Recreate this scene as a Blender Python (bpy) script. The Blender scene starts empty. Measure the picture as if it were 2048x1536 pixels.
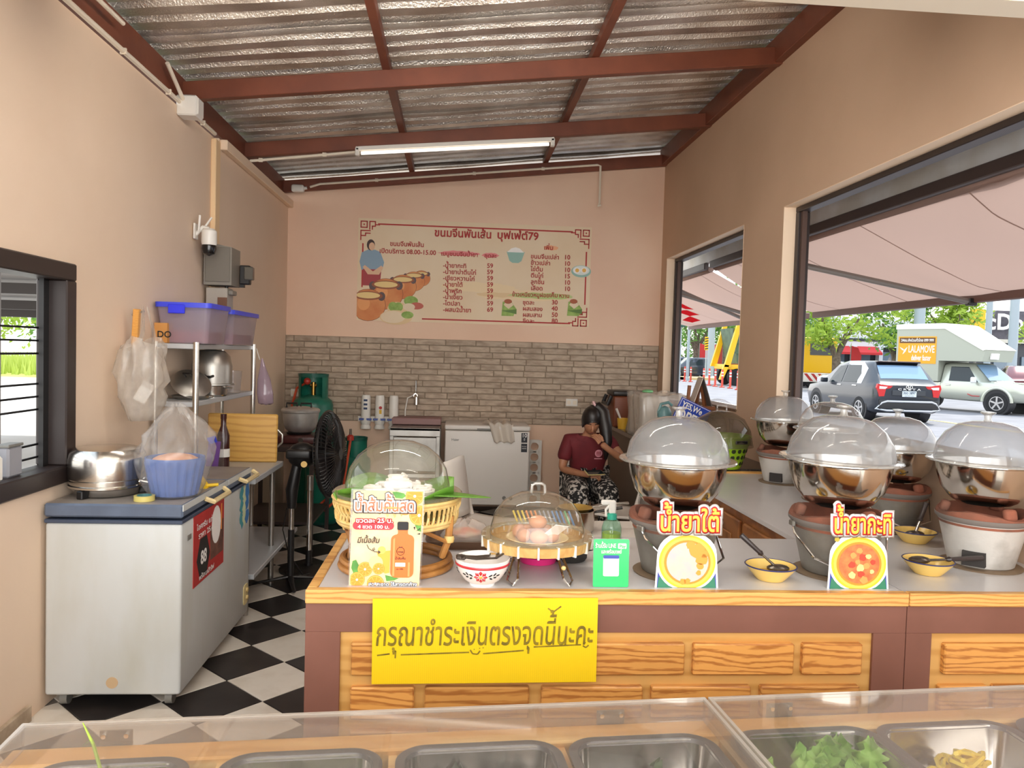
import bpy, bmesh, math, random
from mathutils import Vector, Matrix, Euler, noise
random.seed(7)
SC = bpy.context.scene
COL = SC.collection
PI = math.pi
# ---------------------------------------------------------------- camera, sky, sun, exposure
F_PX, CX, CY, EYE = 1540.0, 1024.0, 768.0, 1.55
_y = Vector(((913 - CX) / F_PX, -(703 - CY) / F_PX, -1)).normalized()
_x = Vector((1, -0.026, 0)); _x.z = -(_x.x * _y.x + _x.y * _y.y) / _y.z; _x.normalize()
_z = _x.cross(_y)
CAMROT = Matrix((_x, _y, _z))
cam_d = bpy.data.cameras.new('camera'); cam_d.sensor_fit = 'HORIZONTAL'; cam_d.sensor_width = 36
cam_d.lens = F_PX / 2048 * 36; cam_d.clip_start = 0.05; cam_d.clip_end = 400
cam_o = bpy.data.objects.new('camera', cam_d); COL.objects.link(cam_o)
cam_o.matrix_world = Matrix.Translation((0, 0, EYE)) @ CAMROT.to_4x4()
SC.camera = cam_o
def ray(px, py): return CAMROT @ Vector(((px - CX) / F_PX, -(py - CY) / F_PX, -1))
def aty(px, py, Y): d = ray(px, py); return Vector((0, 0, EYE)) + d * (Y / d.y)
def atx(px, py, X): d = ray(px, py); return Vector((0, 0, EYE)) + d * (X / d.x)
def atz(px, py, Z): d = ray(px, py); return Vector((0, 0, EYE)) + d * ((Z - EYE) / d.z)

W = bpy.data.worlds.new('sky'); SC.world = W; W.use_nodes = True
nt = W.node_tree; nt.nodes.clear()
wo = nt.nodes.new('ShaderNodeOutputWorld'); bg = nt.nodes.new('ShaderNodeBackground')
tc = nt.nodes.new('ShaderNodeTexCoord'); sp = nt.nodes.new('ShaderNodeSeparateXYZ')
rp = nt.nodes.new('ShaderNodeValToRGB')
rp.color_ramp.elements[0].position = 0.0; rp.color_ramp.elements[0].color = (1, .97, .92, 1)
rp.color_ramp.elements[1].position = 0.8; rp.color_ramp.elements[1].color = (.72, .85, 1, 1)
nt.links.new(tc.outputs['Generated'], sp.inputs[0]); nt.links.new(sp.outputs['Z'], rp.inputs[0])
nt.links.new(rp.outputs[0], bg.inputs[0]); nt.links.new(bg.outputs[0], wo.inputs[0])
bg.inputs[1].default_value = 1.1
sun_d = bpy.data.lights.new('sun', 'SUN'); sun_d.energy = 1.8; sun_d.angle = 0.02; sun_d.color = (1, .95, .85)
sun_o = bpy.data.objects.new('sun', sun_d); COL.objects.link(sun_o)
sun_o.rotation_euler = Vector((.42, .38, .82)).to_track_quat('Z', 'Y').to_euler()
dayfill_d = bpy.data.lights.new('daylight_fill', 'AREA'); dayfill_d.shape = 'RECTANGLE'; dayfill_d.size = 4.2; dayfill_d.size_y = 2.2; dayfill_d.energy = 62; dayfill_d.color = (1, .98, .95)  # area light added behind the camera, standing in for daylight
dayfill_o = bpy.data.objects.new('daylight_fill', dayfill_d); COL.objects.link(dayfill_o); dayfill_o.location = (.2, -1.1, 1.7); dayfill_o.rotation_euler = (PI / 2, 0, 0)
vs = SC.view_settings
vs.view_transform = 'Standard'; vs.look = 'None'; vs.gamma = 1; vs.use_curve_mapping = False
vs.exposure = 1.25
SC.cycles.max_bounces = 10; SC.cycles.diffuse_bounces = 6; SC.cycles.glossy_bounces = 5
SC.cycles.transparent_max_bounces = 24; SC.cycles.transmission_bounces = 8
SC.cycles.caustics_reflective = False; SC.cycles.caustics_refractive = False
SC.cycles.use_denoising = True; SC.cycles.sample_clamp_indirect = 6

# ---------------------------------------------------------------- materials
def lin(c): return tuple(((v / 255) / 12.92 if v / 255 <= .04045 else ((v / 255 + .055) / 1.055) ** 2.4) for v in c) + (1,)
MATS = {}
def mat(name, rgb, rough=.55, metal=0, rgb2=None, ns=6, st=(1, 1, 1), bump=0, bs=40, lo=.35, hi=.65, spec=.5, rnd=0, coat=0, detail=4, sub=0):
    if name in MATS: return MATS[name]
    m = bpy.data.materials.new(name); m.use_nodes = True; n = m.node_tree.nodes; l = m.node_tree.links
    b = n['Principled BSDF']; b.inputs['Base Color'].default_value = lin(rgb)
    b.inputs['Roughness'].default_value = rough; b.inputs['Metallic'].default_value = metal
    b.inputs['Specular IOR Level'].default_value = spec; b.inputs['Coat Weight'].default_value = coat
    m.diffuse_color = lin(rgb)
    if rgb2 or bump or rnd:
        t = n.new('ShaderNodeTexCoord'); mp = n.new('ShaderNodeMapping'); mp.inputs['Scale'].default_value = st
        l.new(t.outputs['Object'], mp.inputs[0])
        oi = n.new('ShaderNodeObjectInfo')
        if rnd:
            cm = n.new('ShaderNodeVectorMath'); cm.operation = 'SCALE'; cm.inputs[0].default_value = (17, 9, 13)
            l.new(oi.outputs['Random'], cm.inputs['Scale']); l.new(cm.outputs[0], mp.inputs['Location'])
    col = None
    if rgb2:
        nz = n.new('ShaderNodeTexNoise'); nz.inputs['Scale'].default_value = ns; nz.inputs['Detail'].default_value = detail
        r = n.new('ShaderNodeValToRGB'); r.color_ramp.elements[0].position = lo; r.color_ramp.elements[1].position = hi
        r.color_ramp.elements[0].color = lin(rgb); r.color_ramp.elements[1].color = lin(rgb2)
        l.new(mp.outputs[0], nz.inputs['Vector']); l.new(nz.outputs['Fac'], r.inputs[0]); col = r.outputs[0]
    if rnd:
        hs = n.new('ShaderNodeHueSaturation'); ma = n.new('ShaderNodeMapRange')
        ma.inputs['To Min'].default_value = 1 - rnd; ma.inputs['To Max'].default_value = 1 + rnd
        l.new(oi.outputs['Random'], ma.inputs[0]); l.new(ma.outputs[0], hs.inputs['Value'])
        if col: l.new(col, hs.inputs['Color'])
        else: hs.inputs['Color'].default_value = lin(rgb)
        col = hs.outputs[0]
    if col: l.new(col, b.inputs['Base Color'])
    if bump:
        n2 = n.new('ShaderNodeTexNoise'); n2.inputs['Scale'].default_value = bs; n2.inputs['Detail'].default_value = 3
        bp = n.new('ShaderNodeBump'); bp.inputs['Strength'].default_value = bump; bp.inputs['Distance'].default_value = .01
        l.new(mp.outputs[0], n2.inputs['Vector']); l.new(n2.outputs['Fac'], bp.inputs['Height']); l.new(bp.outputs[0], b.inputs['Normal'])
    MATS[name] = m; return m
def wood(name, rgb, rgb2, scale=9, st=(1, 1, 6), rough=.4, dist=5, rnd=.08, coat=.2, dirn='Z'):
    if name in MATS: return MATS[name]
    m = bpy.data.materials.new(name); m.use_nodes = True; n = m.node_tree.nodes; l = m.node_tree.links
    b = n['Principled BSDF']; b.inputs['Roughness'].default_value = rough; b.inputs['Coat Weight'].default_value = coat; b.inputs['Coat Roughness'].default_value = .25
    t = n.new('ShaderNodeTexCoord'); mp = n.new('ShaderNodeMapping'); mp.inputs['Scale'].default_value = st
    oi = n.new('ShaderNodeObjectInfo'); cm = n.new('ShaderNodeVectorMath'); cm.operation = 'SCALE'; cm.inputs[0].default_value = (7, 5, 31)
    l.new(oi.outputs['Random'], cm.inputs['Scale']); l.new(cm.outputs[0], mp.inputs['Location']); l.new(t.outputs['Object'], mp.inputs[0])
    nz = n.new('ShaderNodeTexNoise'); nz.inputs['Scale'].default_value = 1.6; nz.inputs['Detail'].default_value = 2
    mx = n.new('ShaderNodeVectorMath'); mx.operation = 'MULTIPLY_ADD'; mx.inputs[1].default_value = (.35, .35, .35)
    l.new(mp.outputs[0], nz.inputs['Vector']); l.new(nz.outputs['Color'], mx.inputs[0]); l.new(mp.outputs[0], mx.inputs[2])
    w = n.new('ShaderNodeTexWave'); w.bands_direction = dirn; w.inputs['Scale'].default_value = scale; w.inputs['Distortion'].default_value = dist
    w.inputs['Detail'].default_value = 4; w.inputs['Detail Scale'].default_value = 1.6; w.inputs['Detail Roughness'].default_value = .6
    l.new(mx.outputs[0], w.inputs['Vector'])
    r = n.new('ShaderNodeValToRGB'); r.color_ramp.elements[0].color = lin(rgb2); r.color_ramp.elements[1].color = lin(rgb)
    r.color_ramp.elements[0].position = .0; r.color_ramp.elements[1].position = .55
    l.new(w.outputs['Fac'], r.inputs[0])
    hs = n.new('ShaderNodeHueSaturation'); ma = n.new('ShaderNodeMapRange'); ma.inputs['To Min'].default_value = 1 - rnd; ma.inputs['To Max'].default_value = 1 + rnd
    l.new(oi.outputs['Random'], ma.inputs[0]); l.new(ma.outputs[0], hs.inputs['Value']); l.new(r.outputs[0], hs.inputs['Color'])
    l.new(hs.outputs[0], b.inputs['Base Color'])
    MATS[name] = m; return m
def clear(name, tint=(1, 1, 1), haze=.0, hz=(235, 230, 222), refl=1.0, rough=.04, spots=0):
    """thin clear plastic: transparent body, a milky share, a fresnel reflection"""
    if name in MATS: return MATS[name]
    m = bpy.data.materials.new(name); m.use_nodes = True; n = m.node_tree.nodes; l = m.node_tree.links
    n.remove(n['Principled BSDF']); out = n['Material Output']
    tr = n.new('ShaderNodeBsdfTransparent'); tr.inputs[0].default_value = tint + (1,)
    last = tr.outputs[0]
    if haze:
        df = n.new('ShaderNodeBsdfDiffuse'); df.inputs[0].default_value = lin(hz)
        tl = n.new('ShaderNodeBsdfTranslucent'); tl.inputs[0].default_value = lin(hz)
        a = n.new('ShaderNodeMixShader'); a.inputs[0].default_value = .5; l.new(df.outputs[0], a.inputs[1]); l.new(tl.outputs[0], a.inputs[2])
        b = n.new('ShaderNodeMixShader'); b.inputs[0].default_value = haze
        if spots:
            t = n.new('ShaderNodeTexCoord'); nz = n.new('ShaderNodeTexNoise'); nz.inputs['Scale'].default_value = spots; nz.inputs['Detail'].default_value = 6
            mr = n.new('ShaderNodeMapRange'); mr.inputs[1].default_value = .3; mr.inputs[2].default_value = .7
            mr.inputs[3].default_value = haze * .75; mr.inputs[4].default_value = min(1, haze * 1.2)
            l.new(t.outputs['Object'], nz.inputs['Vector']); l.new(nz.outputs['Fac'], mr.inputs[0]); l.new(mr.outputs[0], b.inputs[0])
        l.new(last, b.inputs[1]); l.new(a.outputs[0], b.inputs[2]); last = b.outputs[0]
    gl = n.new('ShaderNodeBsdfGlossy'); gl.inputs['Roughness'].default_value = rough
    lw = n.new('ShaderNodeLayerWeight'); lw.inputs['Blend'].default_value = .5
    pw = n.new('ShaderNodeMath'); pw.operation = 'POWER'; pw.inputs[1].default_value = 4.5; l.new(lw.outputs['Facing'], pw.inputs[0])
    mu = n.new('ShaderNodeMath'); mu.operation = 'MULTIPLY_ADD'; mu.inputs[1].default_value = .8 * refl; mu.inputs[2].default_value = .045 * refl; mu.use_clamp = True
    l.new(pw.outputs[0], mu.inputs[0])
    c = n.new('ShaderNodeMixShader'); l.new(mu.outputs[0], c.inputs[0]); l.new(last, c.inputs[1]); l.new(gl.outputs[0], c.inputs[2])
    l.new(c.outputs[0], out.inputs[0]); MATS[name] = m; return m
def cloth_mat(name, rgb, trans=.5, rough=.8):
    m = bpy.data.materials.new(name); m.use_nodes = True; n = m.node_tree.nodes; l = m.node_tree.links
    n.remove(n['Principled BSDF']); out = n['Material Output']
    df = n.new('ShaderNodeBsdfDiffuse'); df.inputs[0].default_value = lin(rgb); tl = n.new('ShaderNodeBsdfTranslucent'); tl.inputs[0].default_value = lin(rgb)
    a = n.new('ShaderNodeMixShader'); a.inputs[0].default_value = trans; l.new(df.outputs[0], a.inputs[1]); l.new(tl.outputs[0], a.inputs[2]); l.new(a.outputs[0], out.inputs[0])
    MATS[name] = m; return m

# ---------------------------------------------------------------- mesh building
class MB:
    def __init__(s): s.bm = bmesh.new(); s.mi = 0
    def _new(s, vs, fs):
        bv = [s.bm.verts.new(v) for v in vs]
        for f in fs:
            try: s.bm.faces.new([bv[i] for i in f]).material_index = s.mi
            except ValueError: pass
        return s
    def box(s, c, d, rot=(0, 0, 0), bev=0):
        x, y, z = (v / 2 for v in d); M = Matrix.Translation(c) @ Euler(rot).to_matrix().to_4x4()
        if not bev:
            vs = [M @ Vector((a * x, b * y, e * z)) for a in (-1, 1) for b in (-1, 1) for e in (-1, 1)]
            return s._new(vs, [(0, 1, 3, 2), (4, 6, 7, 5), (0, 4, 5, 1), (2, 3, 7, 6), (0, 2, 6, 4), (1, 5, 7, 3)])
        bev = min(bev, x * .9, y * .9, z * .9)
        t = bmesh.new(); bmesh.ops.create_cube(t, size=1)
        bmesh.ops.scale(t, vec=d, verts=t.verts); bmesh.ops.bevel(t, geom=t.edges[:], offset=bev, segments=1 if bev < .012 else 3, affect='EDGES', profile=.5)
        t.verts.index_update(); vs = [M @ v.co for v in t.verts]; fs = [[v.index for v in f.verts] for f in t.faces]; t.free()
        return s._new(vs, fs)
    def bx(s, x0, x1, y0, y1, z0, z1, bev=0): return s.box(((x0 + x1) / 2, (y0 + y1) / 2, (z0 + z1) / 2), (x1 - x0, y1 - y0, z1 - z0), bev=bev)
    def rings(s, R, closed=True, cap0=True, cap1=True):
        n = len(R[0]); vs = [p for r in R for p in r]; fs = []
        for i in range(len(R) - 1):
            for j in range(n if closed else n - 1):
                k = (j + 1) % n; fs.append((i * n + j, i * n + k, (i + 1) * n + k, (i + 1) * n + j))
        if closed and cap0: fs.append(tuple(reversed(range(n))))
        if closed and cap1: fs.append(tuple(range((len(R) - 1) * n, len(R) * n)))
        return s._new(vs, fs)
    def cyl(s, p0, p1, r0, r1=None, n=16, cap=True):
        return s.tube([p0, p1], [r0, r0 if r1 is None else r1], n, cap=cap)
    def lathe(s, prof, n=32, c=(0, 0, 0), sx=1, sy=1, rot=(0, 0, 0), a0=0, a1=None):
        M = Matrix.Translation(c) @ Euler(rot).to_matrix().to_4x4(); full = a1 is None; m = n if full else n + 1
        sp = 2 * PI if full else a1 - a0
        R = [[M @ Vector((max(r, 1e-5) * math.cos(a0 + sp * j / n) * sx, max(r, 1e-5) * math.sin(a0 + sp * j / n) * sy, z)) for j in range(m)] for r, z in prof]
        return s.rings(R, full, prof[0][0] < 1e-4, prof[-1][0] < 1e-4)
    def tube(s, pts, r, n=8, closed=False, cap=True, flat=1):
        P = [Vector(p) for p in pts]; N = len(P); rr = r if isinstance(r, (list, tuple)) else [r] * N
        T = []
        for i in range(N):
            a = P[(i - 1) % N] if closed or i else P[0]; b = P[(i + 1) % N] if closed or i < N - 1 else P[-1]
            t = b - a; T.append(t.normalized() if t.length > 1e-9 else Vector((0, 0, 1)))
        u = T[0].orthogonal().normalized() if abs(T[0].z) > .99 else T[0].cross(Vector((0, 0, 1))).normalized()
        R = []
        for i in range(N):
            u = (u - T[i] * u.dot(T[i])); u = u.normalized() if u.length > 1e-6 else T[i].orthogonal().normalized(); v = T[i].cross(u)
            R.append([P[i] + (u * math.cos(2 * PI * j / n) + v * math.sin(2 * PI * j / n) * flat) * rr[i] for j in range(n)])
        if closed: R.append(R[0]); return s.rings(R, True, False, False)
        return s.rings(R, True, cap, cap)
    def prism(s, poly, d0, d1, plane='xy', bev=0):
        f = {'xy': lambda a, b, d: (a, b, d), 'xz': lambda a, b, d: (a, d, b), 'yz': lambda a, b, d: (d, a, b)}[plane]
        return s.rings([[f(a, b, d0) for a, b in poly], [f(a, b, d1) for a, b in poly]])
    def grid(s, fn, nu, nv, thick=0):
        vs = [fn(i / nu, j / nv) for i in range(nu + 1) for j in range(nv + 1)]
        return s._new(vs, [(i * (nv + 1) + j, (i + 1) * (nv + 1) + j, (i + 1) * (nv + 1) + j + 1, i * (nv + 1) + j + 1) for i in range(nu) for j in range(nv)])
    def ball(s, c, r, n=12, sx=1, sy=1, sz=1, rot=(0, 0, 0)):
        h = max(4, n // 2)
        return s.lathe([(r * math.sin(PI * i / h), -r * sz * math.cos(PI * i / h)) for i in range(h + 1)], n, c, sx, sy, rot)
    def out(s, name, m, parent=None, loc=None, rot=None, smooth=35, kind=None, solid=0):
        bmesh.ops.recalc_face_normals(s.bm, faces=s.bm.faces[:])
        me = bpy.data.meshes.new(name); s.bm.to_mesh(me); s.bm.free()
        for q in (m if isinstance(m, (list, tuple)) else [m]): me.materials.append(q)
        if smooth:
            me.polygons.foreach_set('use_smooth', [True] * len(me.polygons)); me.set_sharp_from_angle(angle=math.radians(smooth))
        o = bpy.data.objects.new(name, me); COL.objects.link(o)
        if loc is not None: o.location = loc
        if rot is not None: o.rotation_euler = rot
        if parent is not None: o.parent = parent
        if kind: o['kind'] = kind
        if solid:
            md = o.modifiers.new('thickness', 'SOLIDIFY'); md.thickness = solid; md.offset = 0
        return o
def thing(name, label, cat, loc=(0, 0, 0), rz=0, group=None):
    o = bpy.data.objects.new(name, None); COL.objects.link(o); o.location = loc; o.rotation_euler = (0, 0, rz); o.empty_display_size = .05
    o['label'] = label; o['category'] = cat
    if group: o['group'] = group
    return o
def tag(o, label, cat, group=None):
    o['label'] = label; o['category'] = cat
    if group: o['group'] = group
    return o
def struct(o): o['kind'] = 'structure'; return o
def dup(root, loc=None, rz=None, label=None, group=None, scale=None):
    r = root.copy(); COL.objects.link(r)
    if loc is not None: r.location = loc
    if rz is not None: r.rotation_euler = (0, 0, rz)
    if scale: r.scale = (scale,) * 3
    if label: r['label'] = label
    if group: r['group'] = group
    for ch in root.children:
        c = ch.copy(); COL.objects.link(c); c.parent = r
        for g in ch.children:
            d = g.copy(); COL.objects.link(d); d.parent = c
    return r
UPPER = 'ิีึืั็ํ'; TONE = '่้๊๋์'
def text(s, size, m, parent=None, loc=(0, 0, 0), rot=(PI / 2, 0, 0), bold=0, align='CENTER', width=None, name='lettering', thick=.0004, slant=0):
    c = bpy.data.curves.new(name, 'FONT'); c.body = s; c.size = size; c.align_x = align; c.shear = slant
    if bold: c.bevel_depth = bold * size; c.bevel_resolution = 0
    c.resolution_u = 3
    c.materials.append(m); c.materials.append(m)
    for i, ch in enumerate(s):
        if ch in TONE and ((i and s[i - 1] in UPPER) or (i + 1 < len(s) and s[i + 1] == 'ำ')): c.body_format[i].material_index = 1
    o = bpy.data.objects.new(name, c); COL.objects.link(o)
    dg = bpy.context.evaluated_depsgraph_get(); me = bpy.data.meshes.new_from_object(o.evaluated_get(dg))
    bpy.data.objects.remove(o); bpy.data.curves.remove(c)
    b = bmesh.new(); b.from_mesh(me); b.verts.ensure_lookup_table(); seen = set(); k = 0
    bmesh.ops.remove_doubles(b, verts=b.verts[:], dist=size * 1e-4)
    for v in b.verts: v.co.z *= .05
    for v in b.verts:
        if v in seen: continue
        st_, isl = [v], []; seen.add(v)
        while st_:
            q = st_.pop(); isl.append(q)
            for e in q.link_edges:
                w_ = e.other_vert(q)
                if w_ not in seen: seen.add(w_); st_.append(w_)
        k += 1; up = any(f.material_index == 1 for f in isl[0].link_faces)
        for q in isl:
            q.co.z += thick * (1 + k % 4)
            if up: q.co.y += size * .2
    for f in b.faces: f.material_index = 0
    if width:
        xs = [v.co.x for v in b.verts]; w0 = max(xs) - min(xs); mid = (max(xs) + min(xs)) / 2
        for v in b.verts: v.co.x = (v.co.x - mid) * width / w0 if align == 'CENTER' else v.co.x * width / w0
    b.to_mesh(me); b.free(); me.materials.pop(index=1)
    r = bpy.data.objects.new(name, me); COL.objects.link(r); r.location = loc; r.rotation_euler = rot; r.parent = parent
    return r
def disc(r, n=24, sx=1, sy=1, cx=0, cy=0): return [(cx + r * sx * math.cos(2 * PI * i / n), cy + r * sy * math.sin(2 * PI * i / n)) for i in range(n)]
def flat(poly, name, m, parent, loc=(0, 0, 0), rot=(PI / 2, 0, 0), t=.0005):
    b = MB(); b.prism(poly, 0, t); return b.out(name, m, parent, loc, rot, smooth=0)
def rrect(w, h, r, n=4, cx=0, cy=0):
    P = []
    for sx, sy, a in ((1, 1, 0), (-1, 1, PI / 2), (-1, -1, PI), (1, -1, PI * 1.5)):
        for i in range(n + 1): P.append((cx + sx * (w / 2 - r) + r * math.cos(a + PI / 2 * i / n), cy + sy * (h / 2 - r) + r * math.sin(a + PI / 2 * i / n)))
    return P
steel = mat('steel', (205, 200, 192), .22, 1, bump=.05, bs=30)
steel_dull = mat('steel_dull', (185, 182, 176), .38, 1, rgb2=(160, 156, 150), ns=5)
chrome = mat('chrome', (230, 228, 224), .08, 1)
alu = mat('aluminium', (206, 204, 200), .38, .75, rgb2=(180, 176, 170), ns=8)
white_pl = mat('white_plastic', (232, 228, 220), .35)
grey_pl = mat('grey_plastic', (120, 118, 112), .45)
black_pl = mat('black_plastic', (22, 20, 20), .4)
red_print = mat('red_print', (178, 42, 40), .6)
white_print = mat('white_print', (245, 242, 238), .6)
black_print = mat('black_print', (25, 22, 22), .6)
# ---------------------------------------------------------------- the room
paint = mat('wall_paint', (232, 208, 184), .75, rgb2=(226, 200, 174), ns=1.6, bump=.05, bs=60, lo=.3, hi=.8)
paint_b = mat('wall_paint_back', (236, 204, 178), .75, rgb2=(230, 194, 168), ns=1.2, bump=.05, bs=60)
jamb_p = mat('jamb_lit_paint', (240, 215, 188), .7)
brown = mat('brown_steel', (128, 70, 48), .5, rgb2=(112, 60, 42), ns=4)
foil = mat('foil', (228, 220, 210), .3, .75, rgb2=(186, 174, 162), ns=3, bump=.55, bs=90)
frame_d = mat('window_frame', (46, 36, 34), .4)
tile_w = mat('tile_white', (222, 214, 202), .3, rgb2=(200, 188, 172), ns=7, rnd=.03, lo=.45, hi=.8)
tile_k = mat('tile_black', (34, 30, 30), .3, rgb2=(48, 43, 42), ns=7, rnd=.08)
grout = mat('grout', (120, 110, 100), .9)
XL, XL2, XR, YB = -1.70, -1.67, 2.045, 7.70
b = MB(); b.bx(XL - .1, XR + .12, .6, YB + .1, -.12, -.005)
floor = struct(b.out('floor', grout))
D = .4285; hd = D / 2; g = .0035
bt = MB(); bt.rings([[(hd - g, 0, -.006), (0, hd - g, -.006), (-hd + g, 0, -.006), (0, -hd + g, -.006)], [(hd - g, 0, -.001), (0, hd - g, -.001), (-hd + g, 0, -.001), (0, -hd + g, -.001)], [(hd - g * 2, 0, 0), (0, hd - g * 2, 0), (-hd + g * 2, 0, 0), (0, -hd + g * 2, 0)]])
t0 = bt.out('tile', tile_k, floor, (0, 0, 0), smooth=0); me_k = t0.data; me_w = me_k.copy(); me_w.materials[0] = tile_w
first = True
for i in range(-3, 15):
    for j in range(-5, 21):
        if (i + j) % 2: continue
        x = -1.02 + i * hd; y = 3.159 + hd + j * hd
        if not (XL - .05 < x < XR + .05 and 2.15 < y < YB + .02): continue
        o = t0 if first else t0.copy()
        if not first: COL.objects.link(o)
        first = False; o.data = me_w if i % 2 else me_k; o.location = (x, y, 0)
# ground outside
asphalt = mat('asphalt', (136, 135, 140), .85, rgb2=(120, 119, 124), ns=1.2, bump=.1, bs=30)
b = MB(); b.bx(-60, 90, -30, 150, -.4, -.13); struct(b.out('ground', mat('ground_concrete', (176, 170, 160), .9, rgb2=(160, 154, 146), ns=.6)))
# left wall with window opening
WY0, WY1, WZ0, WZ1 = 1.75, 3.55, .93, 1.885
b = MB(); b.bx(XL - .12, XL, 1.2, WY0, 0, 2.97); b.bx(XL - .12, XL, WY0, WY1, 0, WZ0); b.bx(XL - .12, XL, WY0, WY1, WZ1, 2.97); b.bx(XL - .12, XL, WY1, 5.50, 0, 2.97)
b.bx(XL - .12, XL2, 5.50, YB + .12, 0, 2.97)
wl = struct(b.out('wall_left', paint, smooth=0))
b = MB(); b.bx(XL, XL + .035, 5.43, 5.53, 1.9, 2.95, .004); b.out('pilaster', mat('pilaster_paint', (236, 204, 160), .7), wl)
b = MB(); b.bx(XL2, XL2 + .05, 5.53, YB, 2.90, 2.97, .005); b.out('ledge', jamb_p, wl)
b = MB(); b.bx(XL, XL + .02, 1.2, 3.2, 0, .07, .004); b.out('skirting', mat('grimy_skirting', (190, 170, 146), .8, rgb2=(140, 120, 98), ns=9), wl)
# window in the left wall
win = struct(thing('window_3', '', ''))
for k in ('label', 'category'): del win[k]
for (y0, y1, z0, z1) in ((WY0, WY1, WZ0, WZ0 + .075), (WY0, WY1, WZ1 - .075, WZ1), (WY1 - .088, WY1, WZ0 + .075, WZ1 - .075), (WY0, WY0 + .1, WZ0 + .075, WZ1 - .075)):
    b = MB(); b.bx(XL - .11, XL + .02, y0, y1, z0, z1, .006); b.out('frame', frame_d, win)
b = MB(); b.bx(XL - .075, XL - .055, WY1 - .13, WY1 - .088, WZ0 + .07, WZ1 - .07); b.out('sash', black_pl, win)
for z in (1.60, 1.545, 1.49, 1.36, 1.305, 1.25, 1.10, 1.045):
    b = MB(); b.cyl((XL - .09, WY0 + .1, z), (XL - .09, WY1 - .1, z), .005, n=6); b.out('bar', black_pl, win)
b = MB(); b.cyl((XL - .09, 3.06, 1.49), (XL - .09, 3.06, 1.6), .006, n=6); b.box((XL - .09, 3.06, 1.545), (.01, .05, .03), (.7, 0, 0)); b.cyl((XL - .09, 3.1, 1.0), (XL - .09, 3.1, 1.1), .012, n=6); b.out('bar_clip', black_pl, win)
# back wall
def zr(x): return 3.055 + (x + 1.67) * .1165
b = MB(); b.prism([(XL - .12, 0), (XR + .16, 0), (XR + .16, zr(XR) + .1), (XL - .12, zr(XL) + .1)], YB, YB + .12, 'xz')
wb = struct(b.out('wall_back', paint_b, smooth=0))
brick_m = mat('wall_brick', (186, 168, 148), .7, rgb2=(146, 126, 108), ns=9, st=(1, 1, 3), rnd=.09, lo=.4, hi=.75, bump=.3, bs=40)
brick_g = mat('wall_brick_grout', (140, 124, 106), .85)
TZ0, TZ1 = .838, 1.665
b = MB(); b.bx(XL2, XR, YB - .012, YB, TZ0, TZ1); b.out('tile_backing', brick_g, wb)
rows = 14; rh = (TZ1 - TZ0) / rows; cache = {}
for r in range(rows):
    x = XL2 - random.uniform(0, .1) - (.13 if r % 2 else 0)
    while x < XR - .02:
        w_ = random.choice((.22, .26, .30, .30)); x0, x1 = max(x, XL2 + .002), min(x + w_, XR - .002); x += w_
        if x1 - x0 < .03: continue
        key = round(x1 - x0, 3)
        zc = TZ0 + (r + .5) * rh
        if key in cache:
            o = cache[key].copy(); COL.objects.link(o)
        else:
            b = MB(); b.box((0, 0, 0), (key - .008, .012, rh - .008), bev=.003); o = b.out('brick', brick_m, wb, smooth=0); cache[key] = o
        o.location = ((x0 + x1) / 2, YB - .013 - random.uniform(0, .003), zc)
# right wall with two openings
ZS, ZL = 1.17, 2.525; TX = XR + .15
b = MB()
b.bx(XR, TX, .9, YB, ZL, 3.5); b.bx(XR, TX, .9, YB, 0, ZS)
b.bx(XR, TX, 4.78, 5.46, ZS, ZL); b.bx(XR, TX, 7.5, YB, ZS, ZL); b.bx(XR, TX, .9, 1.3, ZS, ZL)
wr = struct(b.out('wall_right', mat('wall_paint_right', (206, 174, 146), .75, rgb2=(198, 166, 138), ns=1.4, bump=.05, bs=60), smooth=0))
# jamb and lintel linings (paler, road bounce put into the colour) and dark aluminium frames
for nm, (y0, y1) in (('window_1', (5.46, 7.5)), ('window_2', (1.3, 4.78))):
    w = struct(thing(nm, '', '')); 
    for k in ('label', 'category'): del w[k]
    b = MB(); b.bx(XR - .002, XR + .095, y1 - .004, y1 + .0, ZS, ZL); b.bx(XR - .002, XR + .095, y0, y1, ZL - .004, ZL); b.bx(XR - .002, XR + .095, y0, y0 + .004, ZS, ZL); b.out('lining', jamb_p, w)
    for (a0, a1, z0, z1) in ((y1 - .05, y1 - .004, ZS, ZL - .036), (y0 + .004, y0 + .05, ZS, ZL - .036), (y0 + .004, y1 - .004, ZL - .036, ZL - .004)):
        b = MB(); b.bx(XR + .075, XR + .15, a0, a1, z0, z1, .004); b.out('frame', frame_d, w)
    b = MB(); b.bx(XR + .09, XR + .12, y1 - .075, y1 - .05, ZS + .02, ZL - .036); b.out('track', mat('track_brown', (84, 64, 56), .4), w)
    b = MB(); b.bx(XR - .01, XR + .16, y0, y1, ZS, ZS + .02, .004); b.out('window_sill', mat('sill_brown', (120, 92, 70), .5), w)
# front opening: header with weathered fascia
b = MB(); b.bx(XL - .12, TX, 2.16, 2.2, 2.6, 3.4); fh = struct(b.out('wall_front', mat('fascia', (150, 146, 140), .6, rgb2=(120, 104, 88), ns=5, st=(1, 6, 6)), smooth=0))
b = MB(); b.bx(XL - .12, TX, 2.11, 2.21, 2.585, 2.6); b.out('lip', mat('lip_cream', (236, 222, 200), .6), fh)
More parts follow.
